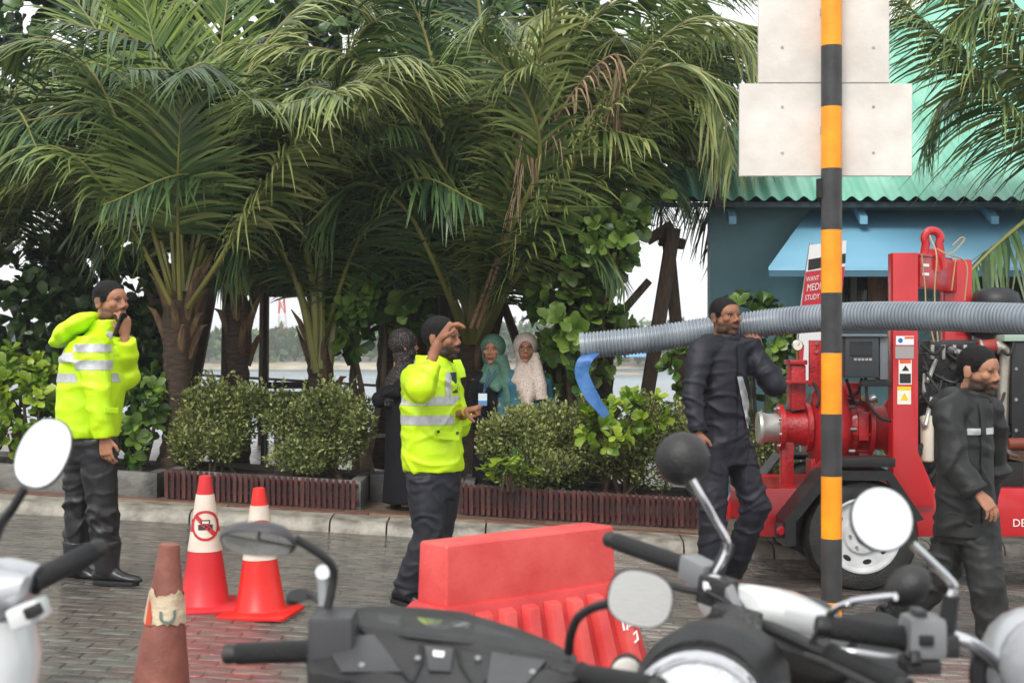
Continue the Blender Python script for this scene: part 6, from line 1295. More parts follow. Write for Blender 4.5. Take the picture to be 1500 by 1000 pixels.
mb.loft(rings); o = mb.build('blue_strap', BS, smooth=True, angle=50); tag(o, 'blue lay flat strap hanging from the open end of the grey hose', 'strap')
# ================================================================ CONES, BARRIER, SIGN POLE, BANNER
OR = mat('bright red cone plastic', S(236, 44, 34), r=.4, c2=S(222, 34, 30), scale=4, trans=.12)
PKR = mat('faded red cone plastic', S(222, 48, 56), r=.45, c2=S(206, 42, 48), scale=5, trans=.12)
WSL = mat('off white reflective sleeve', S(222, 208, 194), r=.45, c2=S(204, 188, 172), scale=9)
PRD = mat('red sleeve print', S(186, 36, 44), r=.5); PBK = mat('black sleeve print', S(50, 34, 36), r=.5)
def cone_thing(label, base, H, mats, lean=(0, 0), yaw=0, symbol=True, sleeve=(.44, .86), name='traffic_cone', rb=.128, rt=.03, seam=None):
    base = V(base); t = thing(name, label, 'traffic cone', base); rot = Matrix.Rotation(lean[0], 3, 'Y') @ Matrix.Rotation(lean[1], 3, 'X') @ Matrix.Rotation(math.atan(.06), 3, 'Y')
    ax = rot @ ZV; rad = lambda h: rb+(rt-rb)*(h-.03)/(H-.03)
    X, Y = rot @ V((math.cos(yaw), math.sin(yaw), 0)), rot @ V((-math.sin(yaw), math.cos(yaw), 0))
    def pt(a, h, off=0): return base+ax*h+(X*math.cos(a)+Y*math.sin(a))*(rad(h)+off)
    sq = .185; pl = []
    for h, q in ((0, sq), (.018, sq), (.03, sq*.86)): pl.append([base+ax*h+(X*x*q+Y*y*q) for x, y in ((-.9, -1), (.9, -1), (1, -.9), (1, .9), (.9, 1), (-.9, 1), (-1, .9), (-1, -.9))])
    MB().loft(pl).build('base_plate', mats[0], t, bevel=.004)
    n = 40; prof = [(.03, .012), (.045, 0), (H*.3, 0), (H*.6, 0), (H*.9, 0), (H-.004, 0), (H, -.008)]
    MB().loft([[pt(2*math.pi*k/n, h, o) for k in range(n)] for h, o in prof]).build('cone_body', mats[0], t, smooth=True, angle=50)
    if sleeve:
        sl = MB().loft([[pt(2*math.pi*k/n, H*h, o) for k in range(n)] for h, o in ((sleeve[0], 0), (sleeve[0], .003), (sleeve[1], .003), (sleeve[1], 0))], cap=False).build('reflective_sleeve', mats[1], t, smooth=True, angle=50)
    if symbol:
        fa = -math.pi/2-yaw+symbol; hc = H*.635; rr_ = lambda s, h: pt(fa+s/rad(h), h, .0045)
        def patch(pts, nm, m, off=0):
            mb = MB(); mb.add(pts, [tuple(range(len(pts)))]); mb.build(nm, m, sl, fixn=False)
        def ring(r0, r1, nm, m, off):
            mb = MB(); k = 36; vs = []
            for i in range(k):
                q = 2*math.pi*i/k
                for r_ in (r0, r1): s, h = r_*math.cos(q), hc+r_*math.sin(q); vs.append(pt(fa+s/rad(h), h, off))
            mb.add(vs, [(2*i, 2*i+1, (2*i+3) % (2*k), (2*i+2) % (2*k)) for i in range(k)]); mb.build(nm, m, sl)
        def quad(s0, s1, h0, h1, nm, m, off, nn=4):
            mb = MB(); vs = []
            for i in range(nn+1):
                for h in (h0, h1): s = s0+(s1-s0)*i/nn; vs.append(pt(fa+s/rad(h), h, off))
            mb.add(vs, [(2*i, 2*i+2, 2*i+3, 2*i+1) for i in range(nn)]); mb.build(nm, m, sl)
        R0 = .078
        for sg in (-1, 1):
            quad(sg*R0*.9, sg*.16, hc-.035, hc+.03, 'red_band', PRD, .0038, 8)
        ring(.0, R0, 'white_disc', WSL, .0046); ring(R0*.82, R0, 'red_ring', PRD, .0052)
        quad(-.036, .036, hc-.022, hc+.006, 'car_print', PBK, .0053); quad(-.022, .022, hc+.008, hc+.03, 'car_print', PBK, .0053); quad(-.016, .016, hc+.011, hc+.024, 'car_print', WSL, .0056)
        mb = MB(); vs = []
        for i in range(9):
            for o_ in (-.008, .008): q = -R0*.85+i*R0*1.7/8; s, h = q*.72+o_, hc-q*.72+o_; vs.append(pt(fa+s/rad(h), h, .0057))
        mb.add(vs, [(2*i, 2*i+2, 2*i+3, 2*i+1) for i in range(8)]); mb.build('red_bar', PRD, sl)
    return t, pt
b1 = P(300, 888, 7.2); b1.z = gz(b1.x)+.004
cone_thing('taller faded red traffic cone leaning beside the brighter cone', b1, .70, (PKR, WSL), lean=(-.05, .03), yaw=.3, symbol=.25)
b2 = P(368, 894, 7.1); b2.z = gz(b2.x)+.004
b2.x += .05
cone_thing('bright red traffic cone with a square base standing in front of the faded one', b2, .66, (OR, WSL), lean=(-.075, 0), yaw=-.15, symbol=.35)
DC = mat('weathered brown cone plastic', S(112, 64, 54), r=.6, c2=S(150, 92, 78), scale=7, detail=8, bump=.2, bscale=40, lo=.3, hi=.7)
DS = mat('torn cream sleeve', S(206, 190, 164), r=.6, c2=S(178, 156, 126), scale=14, bump=.4, bscale=40)
b3 = V((P(231, 0, 4.8).x, 4.8, 0)); b3.z = gz(b3.x)+.004
t3, pt3 = cone_thing('old dirty brown traffic cone with torn cream sleeve', b3, .70, (DC, DS), symbol=False, sleeve=None, rb=.122, rt=.034)
mb = MB(); kk = 72; vs = []
for i in range(kk):
    a_ = 2*math.pi*i/kk; lo_ = .425+.010*noise.noise((math.cos(a_)*3, math.sin(a_)*3, 1))+.006*noise.noise((a_*6, 0, 0)); hi_ = .528+.03*noise.noise((math.cos(a_)*2.5, math.sin(a_)*2.5, 5))+.012*noise.noise((a_*5, 3, 0))
    for q in (0, .33, .66, 1): vs.append(pt3(a_, lo_+(hi_-lo_)*q, .0035+.004*max(0, noise.noise((a_*3, q*4, 2)))))
mb.add(vs, [(4*i+j, (4*i+4) % (4*kk)+j, (4*i+4) % (4*kk)+j+1, 4*i+j+1) for i in range(kk) for j in range(3)]); mb.build('torn_sleeve', DS, t3, smooth=True)
ORP = mat('orange cone remnant', S(196, 66, 36), r=.5); GRP = mat('grey green print', S(96, 116, 104), r=.5)
mb = MB(); vs = []
for i in range(7):
    for h in (.422, .525-.012*i): vs.append(pt3(-math.pi/2-.75+.055*i-.08*(h > .5), h, .0085))
mb.add(vs, [(2*i, 2*i+2, 2*i+3, 2*i+1) for i in range(6)]); mb.build('orange_patch', ORP, t3)
mb = MB(); vs = []
for i in range(13):
    q = math.pi+i*math.pi/12*1.05
    for r_ in (.022, .032): vs.append(pt3(-math.pi/2+.35+r_*math.cos(q)/.08, .462+r_*math.sin(q)+(.012 if i in (0, 12) else 0)+.004*noise.noise((i*.9, r_*90, 0)), .0088))
mb.add(vs, [(2*i, 2*i+2, 2*i+3, 2*i+1) for i in range(12)]); mb.build('letter_print', GRP, t3)

# ---- red plastic barrier
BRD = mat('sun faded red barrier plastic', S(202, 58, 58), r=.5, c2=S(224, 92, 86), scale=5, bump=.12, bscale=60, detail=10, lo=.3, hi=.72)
BRG = mat('deeper red barrier plastic', S(180, 40, 42), r=.5, c2=S(204, 60, 58), scale=5, bump=.12, bscale=60, detail=9)  # flared base and rib gaps in a deeper red than ribs and rail
A = P(654, 797, 4.62); Bp = P(900, 770, 5.145); L_ = (Bp-A); L_.z = 0; ln = L_.length; L_.normalize(); N_ = V((L_.y, -L_.x, 0)); topz = (A.z+Bp.z)/2
gb = thing('plastic_barrier', 'faded red plastic road barrier with ribbed flared base', 'barrier', V((A.x, A.y, gz(A.x))))
thk = .155; bot = gz(A.x)-.004
def sec(s, z, f, bk): return [A+L_*s+N_*f+V((0, 0, z-A.z)), A+L_*s-N_*(thk+bk)+V((0, 0, z-A.z))]
def ringz(z, e, f): return [A+L_*(-e)+N_*f+ZV*(z-A.z), A+L_*(ln+e)+N_*f+ZV*(z-A.z), A+L_*(ln+e)-N_*(thk+f)+ZV*(z-A.z), A+L_*(-e)-N_*(thk+f)+ZV*(z-A.z)]
z1 = topz-.205
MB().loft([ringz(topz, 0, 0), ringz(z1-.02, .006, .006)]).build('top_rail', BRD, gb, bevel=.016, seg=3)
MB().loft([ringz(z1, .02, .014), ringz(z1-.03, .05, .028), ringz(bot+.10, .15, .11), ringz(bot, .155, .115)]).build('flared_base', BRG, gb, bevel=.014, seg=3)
nrib = 8
for sd3, fsg in ((1, 1), (-1, -1)):
    for k in range(nrib):
        a0 = (k+.14)/nrib; a1 = (k+.78)/nrib
        def fp(a, z, out):
            q = (z1-.03-z)/(z1-.03-bot-.10); e = .05+.10*q; f = .028+.082*q+out
            s = -e+.03+(ln+2*e-.06)*a
            return A+L_*s+(N_*f if fsg > 0 else -N_*(thk+f))+ZV*(z-A.z)
        za, zb = z1-.030, bot+.11
        in_ = [fp(a0, za, -.004), fp(a1, za, -.004), fp(a1, zb, -.004), fp(a0, zb, -.004)]; ou = [fp(a0+.012, za-.012, .034), fp(a1-.012, za-.012, .034), fp(a1-.012, zb+.02, .034), fp(a0+.012, zb+.02, .034)]
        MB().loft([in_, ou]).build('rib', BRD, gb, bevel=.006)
for k, (a_, z_, pts) in enumerate(((.90, .42, [(0, .0), (0, .07)]), (.915, .40, [(0, .02), (.012, .06), (.014, .03), (.03, .035), (.03, .06)]), (.94, .37, [(0, .03), (.02, .04), (.02, .01), (0, .0)]), (.93, .45, [(0, 0), (.01, .012)]))):
    q = (z1-.03-z_)/(z1-.03-bot-.10); e = .05+.10*q; f = .028+.082*q+.037
    o_ = A+L_*(-e+.03+(ln+2*e-.06)*a_)+N_*f+ZV*(z_-A.z); sl_ = V((N_.x*.3, N_.y*.3, -1)).normalized()
    MB().tube([o_+L_*x_-sl_*y_ for x_, y_ in pts], .0045, 6).build('white_lettering', LET, gb)

# ---- striped sign pole with two sign backs
PYL = mat('yellow orange pole paint', S(246, 160, 14), r=.42, c2=S(232, 140, 10), scale=8, bump=.08, bscale=60); PBL = mat('black pole paint', S(44, 44, 46), r=.45, c2=S(60, 60, 60), scale=10, bump=.1, bscale=60)
dp = 5.0; px = P(1218, 0, dp).x; t = thing('sign_pole', 'black and yellow banded steel sign pole carrying two blank sign backs', 'sign pole', V((px, dp, gz(px))))
edges = [1160, 1062, 971, 880, 788, 697, 606, 517, 429, 337, 247.5, 157, 68, -21, -110, -200]
zs = [max(gz(px)-.01, P(0, v, dp).z) for v in edges]; zs[0] = gz(px)-.01
for k in range(len(zs)-1): 
    if zs[k+1] > zs[k]+.01: MB().lathe((px, dp, 0), (0, 0, 1), [(zs[k]+.0003, .0375+.0003*(k % 2)), (zs[k+1]-.0003, .0375+.0003*(k % 2))], 32).build('painted_band', (PYL, PBL)[k % 2], t, smooth=True, angle=40)
SGN = mat('aged sign back paint', S(224, 219, 212), r=.5, c2=S(208, 201, 192), scale=7, detail=9, bump=.08, bscale=50)
for u0, u1, v0, v1, yaw in ((1115, 1308, -90, 117, .02), (1087, 1342, 119, 255, .0)):
    a0, a1 = P(u0, v1, dp), P(u1, v0, dp); s_ = MB().bbox(a0.x, a1.x, dp+.052, dp+.055, a0.z, a1.z).build('sign_plate', SGN, t, bevel=.001, seg=1)
    MB().bbox(a0.x-.002, a1.x+.002, dp+.0555, dp+.059, a0.z-.002, a1.z+.002).build('sign_face', mat('grey sign face', S(190, 190, 190), r=.4), s_)
    zc = (a0.z+a1.z)/2
    for ru, rv in ((1150, .75), (1285, .75), (1150, .25), (1285, .25)):
        MB().lathe((P(ru, 0, dp).x, dp+.0525, a0.z+(a1.z-a0.z)*rv), (0, -1, 0), [(0, .006), (.003, .005)], 10).build('rivet', STEEL, s_)
    MB().bbox(px-.03, px+.03, dp+.036, dp+.0515, zc-.012, zc+.012).build('bracket', STEEL, s_)
MB().tube(bez([P(1203, 262, dp+.04), P(1199, 272, dp+.03), P(1198, 288, dp+.03), P(1203, 300, dp+.03), P(1206, 312, dp+.02)], 14), .005, 6).build('cable_tie', SOLE, t, smooth=True)
MB().bbox(px-.052, px-.036, dp-.01, dp+.02, P(0, 290, dp).z, P(0, 262, dp).z).build('clip', SOLE, t)

# ---- feather banner behind the pump
BD = 11.7
t = thing('feather_banner', 'red and white advertising feather banner about studying medicine behind the pump', 'banner', V((P(1178, 0, BD).x, BD, gz(2.5)+.1)))
def bq(pts, nm, m, off=0): return MB().prism([P(u, v, BD+off) for u, v in pts], (0, .008, 0)).build(nm, m, t)
BWH, BRE, BBK = mat('white banner cloth', S(214, 214, 212), r=.7), mat('red banner cloth', S(178, 34, 48), r=.7), mat('black banner print', S(28, 28, 30), r=.7)
bq([(1186, 359), (1240, 352), (1238, 390), (1181, 398)], 'cloth', BWH); bq([(1184.5, 380), (1239, 371), (1238.6, 385), (1183.5, 396)], 'band', BBK, -.004); bq([(1180.5, 398.2), (1238, 390.2), (1228, 470), (1172, 470)], 'cloth', BRE); bq([(1172, 470.2), (1228, 470.2), (1215, 560), (1166, 560)], 'cloth', BWH)
bq([(1167.5, 505), (1178, 505), (1174, 560), (1166, 560)], 'band', BRE, -.004)
MB().tube(bez([V((P(1178, 0, BD).x, BD+.03, gz(2.5)+.1)), P(1168, 540, BD+.03), P(1172, 460, BD+.03), P(1188, 355, BD+.03)], 14), .012, 8).build('pole', STEEL, t, smooth=True)
MB().bbox(P(1165, 0, BD).x, P(1195, 0, BD).x, BD-.1, BD+.15, gz(2.5)+.1, gz(2.5)+.14).build('foot', BLKP, t)
ux = (P(60, 0, 1)-P(0, 8, 1)); ux = V((1, 0, .14)).normalized()*.82; uy = V((.12, 0, 1)).normalized()*1.35
for txt, u, v, sz, m_ in (('WANT TO STUDY', 1206, 406, .044, BWH), ('MEDICINE?', 1204, 419, .066, BWH), ('STUDY MORE', 1200, 434, .05, BWH)):
    mb = MB(); text_mb(mb, txt, P(u, v, BD-.006), ux, uy, sz); mb.build('lettering', m_, t, fixn=False)

# ================================================================ PARKED MOTORBIKES
CHR = mat('chrome', S(220, 220, 222), r=.10, metal=1); GLM = mat('mirror glass', (.92, .93, .93), r=.015, metal=1)
BPL = mat('satin black plastic', S(26, 26, 28), r=.46, c2=S(44, 43, 43), scale=14, bump=.2, bscale=150, detail=9, rvar=.12); GRY = mat('dark grey plastic', S(58, 58, 61), r=.45, c2=S(70, 70, 73), scale=10); GRIP = mat('black rubber grip', S(24, 24, 26), r=.6, bump=.5, bscale=260)
WHT = mat('white bike paint', S(226, 228, 228), r=.22, coat=.5, c2=S(214, 216, 216), scale=4); SLV = mat('silver bike paint', S(178, 180, 184), r=.28, metal=.35, coat=.4); LSTEEL = mat('cast grey switchgear', S(136, 137, 139), r=.45, metal=.3)
def mirror(t, c, n, a, b, up=(0, 0, 1), dome=.03, housing=BPL, sup=2.0, rim=.006, roll=0):
    c, n = V(c), V(n).normalized(); up = V(up); x = up.cross(n).normalized(); y = n.cross(x); q = Matrix.Rotation(roll, 3, n); x, y = q @ x, q @ y; k = 36
    def rg(s, o):
        pts = []
        for i in range(k):
            th = 2*math.pi*i/k; cx, sx = math.cos(th), math.sin(th); ex_ = 2/sup
            pts.append(c+n*o+x*(a*s*math.copysign(abs(cx)**ex_, cx))+y*(b*s*math.copysign(abs(sx)**ex_, sx)))
        return pts
    h = MB().loft([rg(.12, -dome), rg(.5, -dome*.9), rg(.82, -dome*.6), rg(.97, -dome*.25), rg(1.0, 0), rg(.985, .004), rg(.93, .003)]).build('mirror_housing', housing, t, smooth=True, angle=50)
    MB().loft([rg(.94, .0032), rg(.94, .0046)]).build('mirror_glass', GLM, h); return h
def grip(t, a, b, r=.0165, end=True):
    a, b = V(a), V(b); d = (b-a).normalized()   # a = outer end
    g_ = MB().tube([a, a+d*.004, a.lerp(b, .5), b-d*.01, b], [r*.9, r, r, r, r*1.18], 18).build('grip', GRIP, t, smooth=True, angle=50)
    MB().lathe(a, tuple(-d), [(-.004, r*.8), (.012, r*.95), (.02, r*.8)], 18).build('bar_end', BPL, g_, smooth=True, angle=40)
def lever(t, pts, m=BPL): MB().tube(bez(pts, 14), [.007]*3+[.006]*40 if False else .0065, 8).build('lever', m, t, smooth=True)
def bwheel(t, c, axis, r=.29, w=.10, rimc=BPL):
    o = MB().lathe(c, axis, [(-w/2+.02, r-.09), (-w/2, r-.06), (-w/2+.01, r-.02), (-w/4, r), (w/4, r), (w/2-.01, r-.02), (w/2, r-.06), (w/2-.02, r-.09)], 36, cap=False).build('wheel', TYRE, t, smooth=True, angle=50)
    MB().lathe(c, axis, [(-.03, r-.085), (-.035, r-.1), (.035, r-.1), (.03, r-.085)], 36, cap=False).build('rim', rimc, o, smooth=True)
    ax = V(axis).normalized(); u = ZV.cross(ax).normalized()
    for k in range(5):
        a_ = k*2*math.pi/5; e = u*math.cos(a_)+ZV*math.sin(a_); MB().bar(V(c)+e*.03, V(c)+e*(r-.095), .03, .03, tuple(ax)).build('spoke', rimc, o)
    MB().lathe(c, axis, [(-.05, .035), (.05, .035)], 16).build('hub', SLV, o, smooth=True, angle=40)
def chassis(t, head, F, wb=1.25, seat_h=.78, body=BPL, seatm=GRIP, scooter=True, fl=.42, width=.13, tall=.62):
    """front wheel, forks, body, seat and rear wheel below a steering head, heading F"""
    F = V((F[0], F[1], 0)).normalized(); S_ = F.cross(ZV); h = V(head); h2 = V((h.x, h.y, 0)); g0 = lambda p: gz(p.x)
    r = .24 if scooter else .30
    fa_ = h2+F*(fl-.12); fa_.z = g0(fa_)+r; ra = fa_-F*wb; ra.z = g0(ra)+r
    bwheel(t, fa_, tuple(S_), r); bwheel(t, ra, tuple(S_), r)
    for s in (-1, 1): MB().tube([h-ZV*.1+S_*.07*s, fa_+S_*.075*s], [.022, .02], 10).build('fork_leg', SLV, t, smooth=True)
    MB().eloft([(fa_+F*math.sin(q)*(r+.03)+ZV*math.cos(q)*(r+.03), S_*.07, (F*math.sin(q)+ZV*math.cos(q))*.012) for q in np.linspace(-1.3, .9, 11)], 10).build('front_mudguard', body, t, smooth=True)
    st = h2-F*.55; st.z = g0(st)+seat_h; rt = h2-F*1.15; rt.z = g0(rt)+seat_h+.04
    MB().eloft([(st+F*.12-ZV*.02, S_*.07, ZV*.03), (st, S_*.11, ZV*.05), (st.lerp(rt, .5), S_*.14, ZV*.05), (rt, S_*.10, ZV*.045), (rt-F*.06+ZV*.02, S_*.04, ZV*.02)], 16).build('seat', seatm, t, smooth=True)
    if scooter:
        lo = g0(h2)+.30; fh = V((h.x, h.y, 0))-F*.0
        MB().eloft([(V((h.x, h.y, lo+.02))+F*.06, S_*.16, F*.05), (V((h.x, h.y, lo+.28))+F*.05, S_*.17, F*.07), (V((h.x, h.y, lo+.48)), S_*.14, F*.08), (h-ZV*.06, S_*.07, F*.05)], 18).build('leg_shield', body, t, smooth=True)
        MB().eloft([(V((h.x, h.y, lo))+F*.02, S_*.15, ZV*.05), (V((h.x, h.y, lo))-F*.4, S_*.16, ZV*.06)], 14).build('footboard', BPL, t, smooth=True)
        MB().eloft([(st+F*.1-ZV*.35, S_*.13, ZV*.12), (st-ZV*.2, S_*.15, ZV*.17), (rt-ZV*.14, S_*.13, ZV*.11), (rt-F*.15-ZV*.04, S_*.06, ZV*.05)], 18).build('rear_body', body, t, smooth=True)
        MB().eloft([(ra+S_*.02+F*.35, S_*.07, ZV*.09), (ra+S_*.03, S_*.08, ZV*.08)], 14).build('engine_case', ENG, t, smooth=True)
    else:
        ec_ = fa_.lerp(ra, .52)+ZV*.08; MB().eloft([(ec_+F*.26+ZV*.08, S_*.10, ZV*.10), (ec_+F*.1, S_*.16, ZV*.18), (ec_-F*.2, S_*.14, ZV*.14), (ec_-F*.3, S_*.08, ZV*.08)], 16).build('engine', ENG, t, smooth=True)
        MB().tube([h-ZV*.12, ec_+F*.28+ZV*.1], .028, 10).build('down_tube', BPL, t, smooth=True); MB().tube([h-ZV*.1, st-ZV*.07, rt-ZV*.07], .024, 10).build('top_tube', BPL, t, smooth=True); MB().tube([ec_-F*.2, ra], .026, 10).build('swing_arm', BPL, t, smooth=True)
        MB().tube(bez([ec_+F*.25+S_*.1, ec_+F*.3+S_*.16-ZV*.2, ec_+S_*.18-ZV*.2, ra+S_*.17, ra-F*.2+S_*.17+ZV*.05], 20), .035, 12).build('exhaust', CHR, t, smooth=True)
        MB().eloft([(rt-F*.02-ZV*.04, S_*.05, ZV*.02), (rt-F*.3-ZV*.1, S_*.07, ZV*.015)], 10).build('rear_mudguard', BPL, t, smooth=True)
    k0 = fa_.lerp(ra, .6)+S_*-.1; MB().tube([k0, V((k0.x, k0.y, 0))+S_*-.12+ZV*g0(k0)], .012, 8).build('side_stand', BPL, t, smooth=True)
# ---- black scooter seen over its dashboard
ch = P(650, 985, 2.28); cF = V((.12, 1, 0)).normalized()
t = thing('black_scooter', 'black scooter with angular dashboard parked in front of the red barrier', 'scooter', V((ch.x, ch.y, gz(ch.x))))
chassis(t, V((ch.x, ch.y+.05, .92)), cF, body=BPL)
top = [(452, 905, 2.36), (475, 897, 2.40), (520, 889, 2.44), (575, 887, 2.47), (625, 890, 2.49), (680, 896, 2.48), (720, 908, 2.44), (765, 922, 2.40), (810, 940, 2.34), (846, 960, 2.26)]
near = [(452, 985, 2.24), (475, 985, 2.22), (520, 998, 2.18), (575, 1020, 2.12), (625, 1035, 2.08), (680, 1040, 2.06), (720, 1035, 2.06), (765, 1020, 2.08), (810, 1005, 2.12), (846, 995, 2.16)]
ridge = [(452, 945, 2.29), (475, 925, 2.33), (520, 918, 2.33), (575, 925, 2.31), (625, 930, 2.30), (680, 938, 2.28), (720, 948, 2.26), (765, 955, 2.25), (810, 965, 2.24), (846, 975, 2.21)]
rings = []
for a_, r_, n_ in zip(top, ridge, near):
    A1, R1, N1 = P(*a_), P(*r_), P(*n_); rings.append([A1-ZV*.16+V((0, .03, 0)), A1-ZV*.01+V((0, .03, 0)), A1, R1+ZV*.004, R1-V((0, .012, .008)), N1, N1-ZV*.07, N1.lerp(A1, .5)-ZV*.16])
cowl = MB().loft(rings).build('handlebar_cowl', BPL, t, bevel=.004)
def on(u, v, d): return P(u, v, d)
def csurf(u, v, off=.004):
    us = [q[0] for q in top]; f = lambda L_: (np.interp(u, us, [q[1] for q in L_]), np.interp(u, us, [q[2] for q in L_]))
    (v0, d0_), (v1, d1_), (v2, d2_) = f(top), f(ridge), f(near); return P(u, v, float(np.interp(v, [v0, v1, v2], [d0_, d1_, d2_]))-off)
def cpatch(pts, nm, m_, off=.005):
    lo_ = [csurf(u, v, -.006) for u, v in pts]; hi_ = [csurf(u, v, off)+ZV*.002 for u, v in pts]; MB().loft([lo_, hi_]).build(nm, m_, cowl, bevel=.002)
cpatch(((611, 905), (690, 913), (681, 935), (606, 927)), 'display', mat('grey display glass', S(104, 105, 108), r=.10))
cpatch(((552, 899), (604, 904), (600, 924), (556, 917)), 'dash_panel', GRY); cpatch(((697, 914), (756, 932), (744, 944), (689, 936)), 'dash_panel', GRY)
cpatch(((470, 935), (548, 930), (590, 985), (500, 985)), 'dash_panel', GRY, .004); cpatch(((720, 955), (800, 968), (770, 1004), (712, 1005)), 'dash_panel', GRY, .004)
cpatch(((622, 946), (664, 950), (660, 985), (628, 983)), 'ignition_plate', GRY); cpatch(((634, 953), (652, 955), (650, 964), (634, 962)), 'white_badge', LET, .0075)
for pl in (((520, 915), (560, 950), (604, 1000)), ((604, 1000), (618, 970), (616, 945)), ((670, 950), (676, 975), (694, 1005)), ((757, 948), (730, 975), (702, 1008)), ((470, 915), (520, 915), (600, 932), (690, 942), (757, 948), (830, 962))): MB().tube([csurf(u, v, .001) for u, v in pl], .0035, 6).build('panel_seam', SOLE, cowl, smooth=True)
for u, v in ((486, 940), (530, 975), (700, 965), (780, 985), (612, 965)): MB().lathe(csurf(u, v, .004), (0, -.6, .8), [(0, .006), (.004, .005)], 10).build('screw', STEEL, cowl)
ga, gb_ = P(345, 957, 2.30), P(455, 953, 2.30); grip(t, ga, gb_, .0185)
MB().bbox(gb_.x, gb_.x+.075, 2.26, 2.36, gb_.z-.06, gb_.z+.065).build('switch_box', GRY, t, bevel=.01)
MB().tube([gb_, P(650, 965, 2.3), P(860, 985, 2.2)], .014, 10).build('handlebar', BPL, t, smooth=True); grip(t, P(955, 1005, 2.12), P(850, 988, 2.2), .0185)
lever(t, [P(470, 880, 2.36), P(455, 872, 2.42), P(435, 872, 2.44), P(427, 868, 2.45)])
MB().eloft([(P(440, 871, 2.42), V((.025, 0, 0)), V((0, .012, .01))), (P(428, 880, 2.42), V((.012, 0, 0)), V((0, .008, .006)))], 10).build('lever_tip', BPL, t, smooth=True)
MB().tube([P(476, 885, 2.36), P(474, 838, 2.36)], .012, 10).build('mirror_mount', SLV, t, smooth=True); MB().lathe(P(474, 838, 2.36), (0, -1, .2), [(-.01, .013), (.012, .013)], 14).build('mount_bolt', CHR, t, smooth=True, angle=40)
MB().tube(bez([P(480, 890, 2.34), P(488, 850, 2.34), P(486, 828, 2.33), P(465, 808, 2.32), P(432, 788, 2.31)], 18), .0075, 10).build('mirror_stem', BPL, t, smooth=True)
mirror(t, P(378, 793, 2.28), (-.12, -.62, -.78), .066, .042, up=(0, 0, 1), dome=.030, housing=GRY, sup=2.4, roll=.05)
MB().tube(bez([P(833, 955, 2.24), P(836, 930, 2.22), P(846, 905, 2.2), P(868, 890, 2.15), P(893, 883, 2.11)], 18), .0075, 10).build('mirror_stem', BPL, t, smooth=True)
mirror(t, P(938, 876, 2.08), (-.16, -1, .05), .051, .044, dome=.03, sup=2.5, roll=-.2)
# ---- motorcycle facing the camera
aF = V((-.42, -.9, 0)).normalized(); ah = P(1107, 905, 2.40)
t = thing('white_motorcycle', 'motorcycle with white tank and round chrome headlight beside the banded pole', 'motorcycle', V((ah.x, ah.y, gz(ah.x))))
chassis(t, V((ah.x, ah.y, .95)), aF, scooter=False, wb=1.35, seat_h=.76)
gA, gB = P(900, 792, 2.74), P(1008, 829, 2.62); grip(t, gA, gB, .0175)
MB().bar(P(1006, 828, 2.62), P(1042, 846, 2.56), .045, .05).build('switch_box', LSTEEL, t, bevel=.008)
MB().tube(bez([gB, P(1050, 852, 2.55), P(1090, 905, 2.47), P(1130, 920, 2.36), P(1184, 944, 2.22), P(1300, 998, 2.05)], 24), .012, 10).build('handlebar', BPL, t, smooth=True)
grip(t, P(1318, 1003, 2.02), P(1218, 960, 2.16), .0175)
lever(t, [P(1036, 868, 2.52), P(1000, 862, 2.56), P(950, 848, 2.62), P(915, 846, 2.66)]); lever(t, [P(1180, 960, 2.16), P(1220, 975, 2.08), P(1290, 1010, 2.0)])
MB().bar(P(1030, 858, 2.54), P(1072, 872, 2.50), .05, .055).build('brake_reservoir', BPL, t, bevel=.008)
MB().lathe(P(1045, 858, 2.515), (-.1, -1, .4), [(0, .02), (.01, .02), (.014, .012)], 18).build('reservoir_cap', CHR, t, smooth=True, angle=40)
for k in range(8):
    MB().tube(bez([P(1035+6*k, 865, 2.5), P(1060+rr.uniform(-20, 40), 900+rr.uniform(-10, 30), 2.46), P(1075+rr.uniform(-20, 30), 950, 2.42)], 10), .006, 6).build('control_cable', SOLE, t, smooth=True)
MB().bar(P(1045, 900, 2.46), P(1110, 920, 2.42), .06, .05).build('triple_clamp', BPL, t, bevel=.01)
MB().tube(bez([P(1044, 852, 2.55), P(1050, 835, 2.55), P(1064, 808, 2.55), P(1066, 796, 2.55)], 10), .0125, 10).build('mirror_joint', BPL, t, smooth=True)
MB().tube(bez([P(1044, 846, 2.545), P(1066, 800, 2.54), P(1046, 758, 2.54), P(1014, 702, 2.54)], 16), .0068, 10).build('mirror_stem', CHR, t, smooth=True)
mirror(t, P(1000, 672, 2.60), (-.02, 1, .12), .0525, .0525, dome=.048)
MB().tube(bez([P(1190, 940, 2.2), P(1208, 912, 2.16), P(1222, 893, 2.12), P(1250, 881, 2.08), P(1312, 873, 2.02)], 16), .0062, 10).build('mirror_stem', CHR, t, smooth=True)
mirror(t, P(1330, 857, 2.06), (.35, .9, .25), .038, .029, dome=.034, roll=-.75)
hl_ = P(1022, 1058, 2.12); hn = V((-.16, -.97, .10)).normalized()
sh_ = MB().lathe(hl_, tuple(hn), [(-.20, .05), (-.17, .095), (-.08, .112), (-.02, .116), (.0, .115), (.004, .110)], 36).build('headlight_shell', BPL, t, smooth=True, angle=50)
MB().lathe(hl_, tuple(hn), [(-.01, .112), (.012, .110), (.018, .102), (.012, .096), (.004, .094)], 36, cap=False).build('chrome_ring', CHR, sh_, smooth=True, angle=60)
MB().lathe(hl_, tuple(hn), [(-.03, .02), (-.024, .06), (-.006, .094)], 32).build('reflector', mat('headlight reflector', S(200, 202, 206), r=.12, metal=.9), sh_, smooth=True)
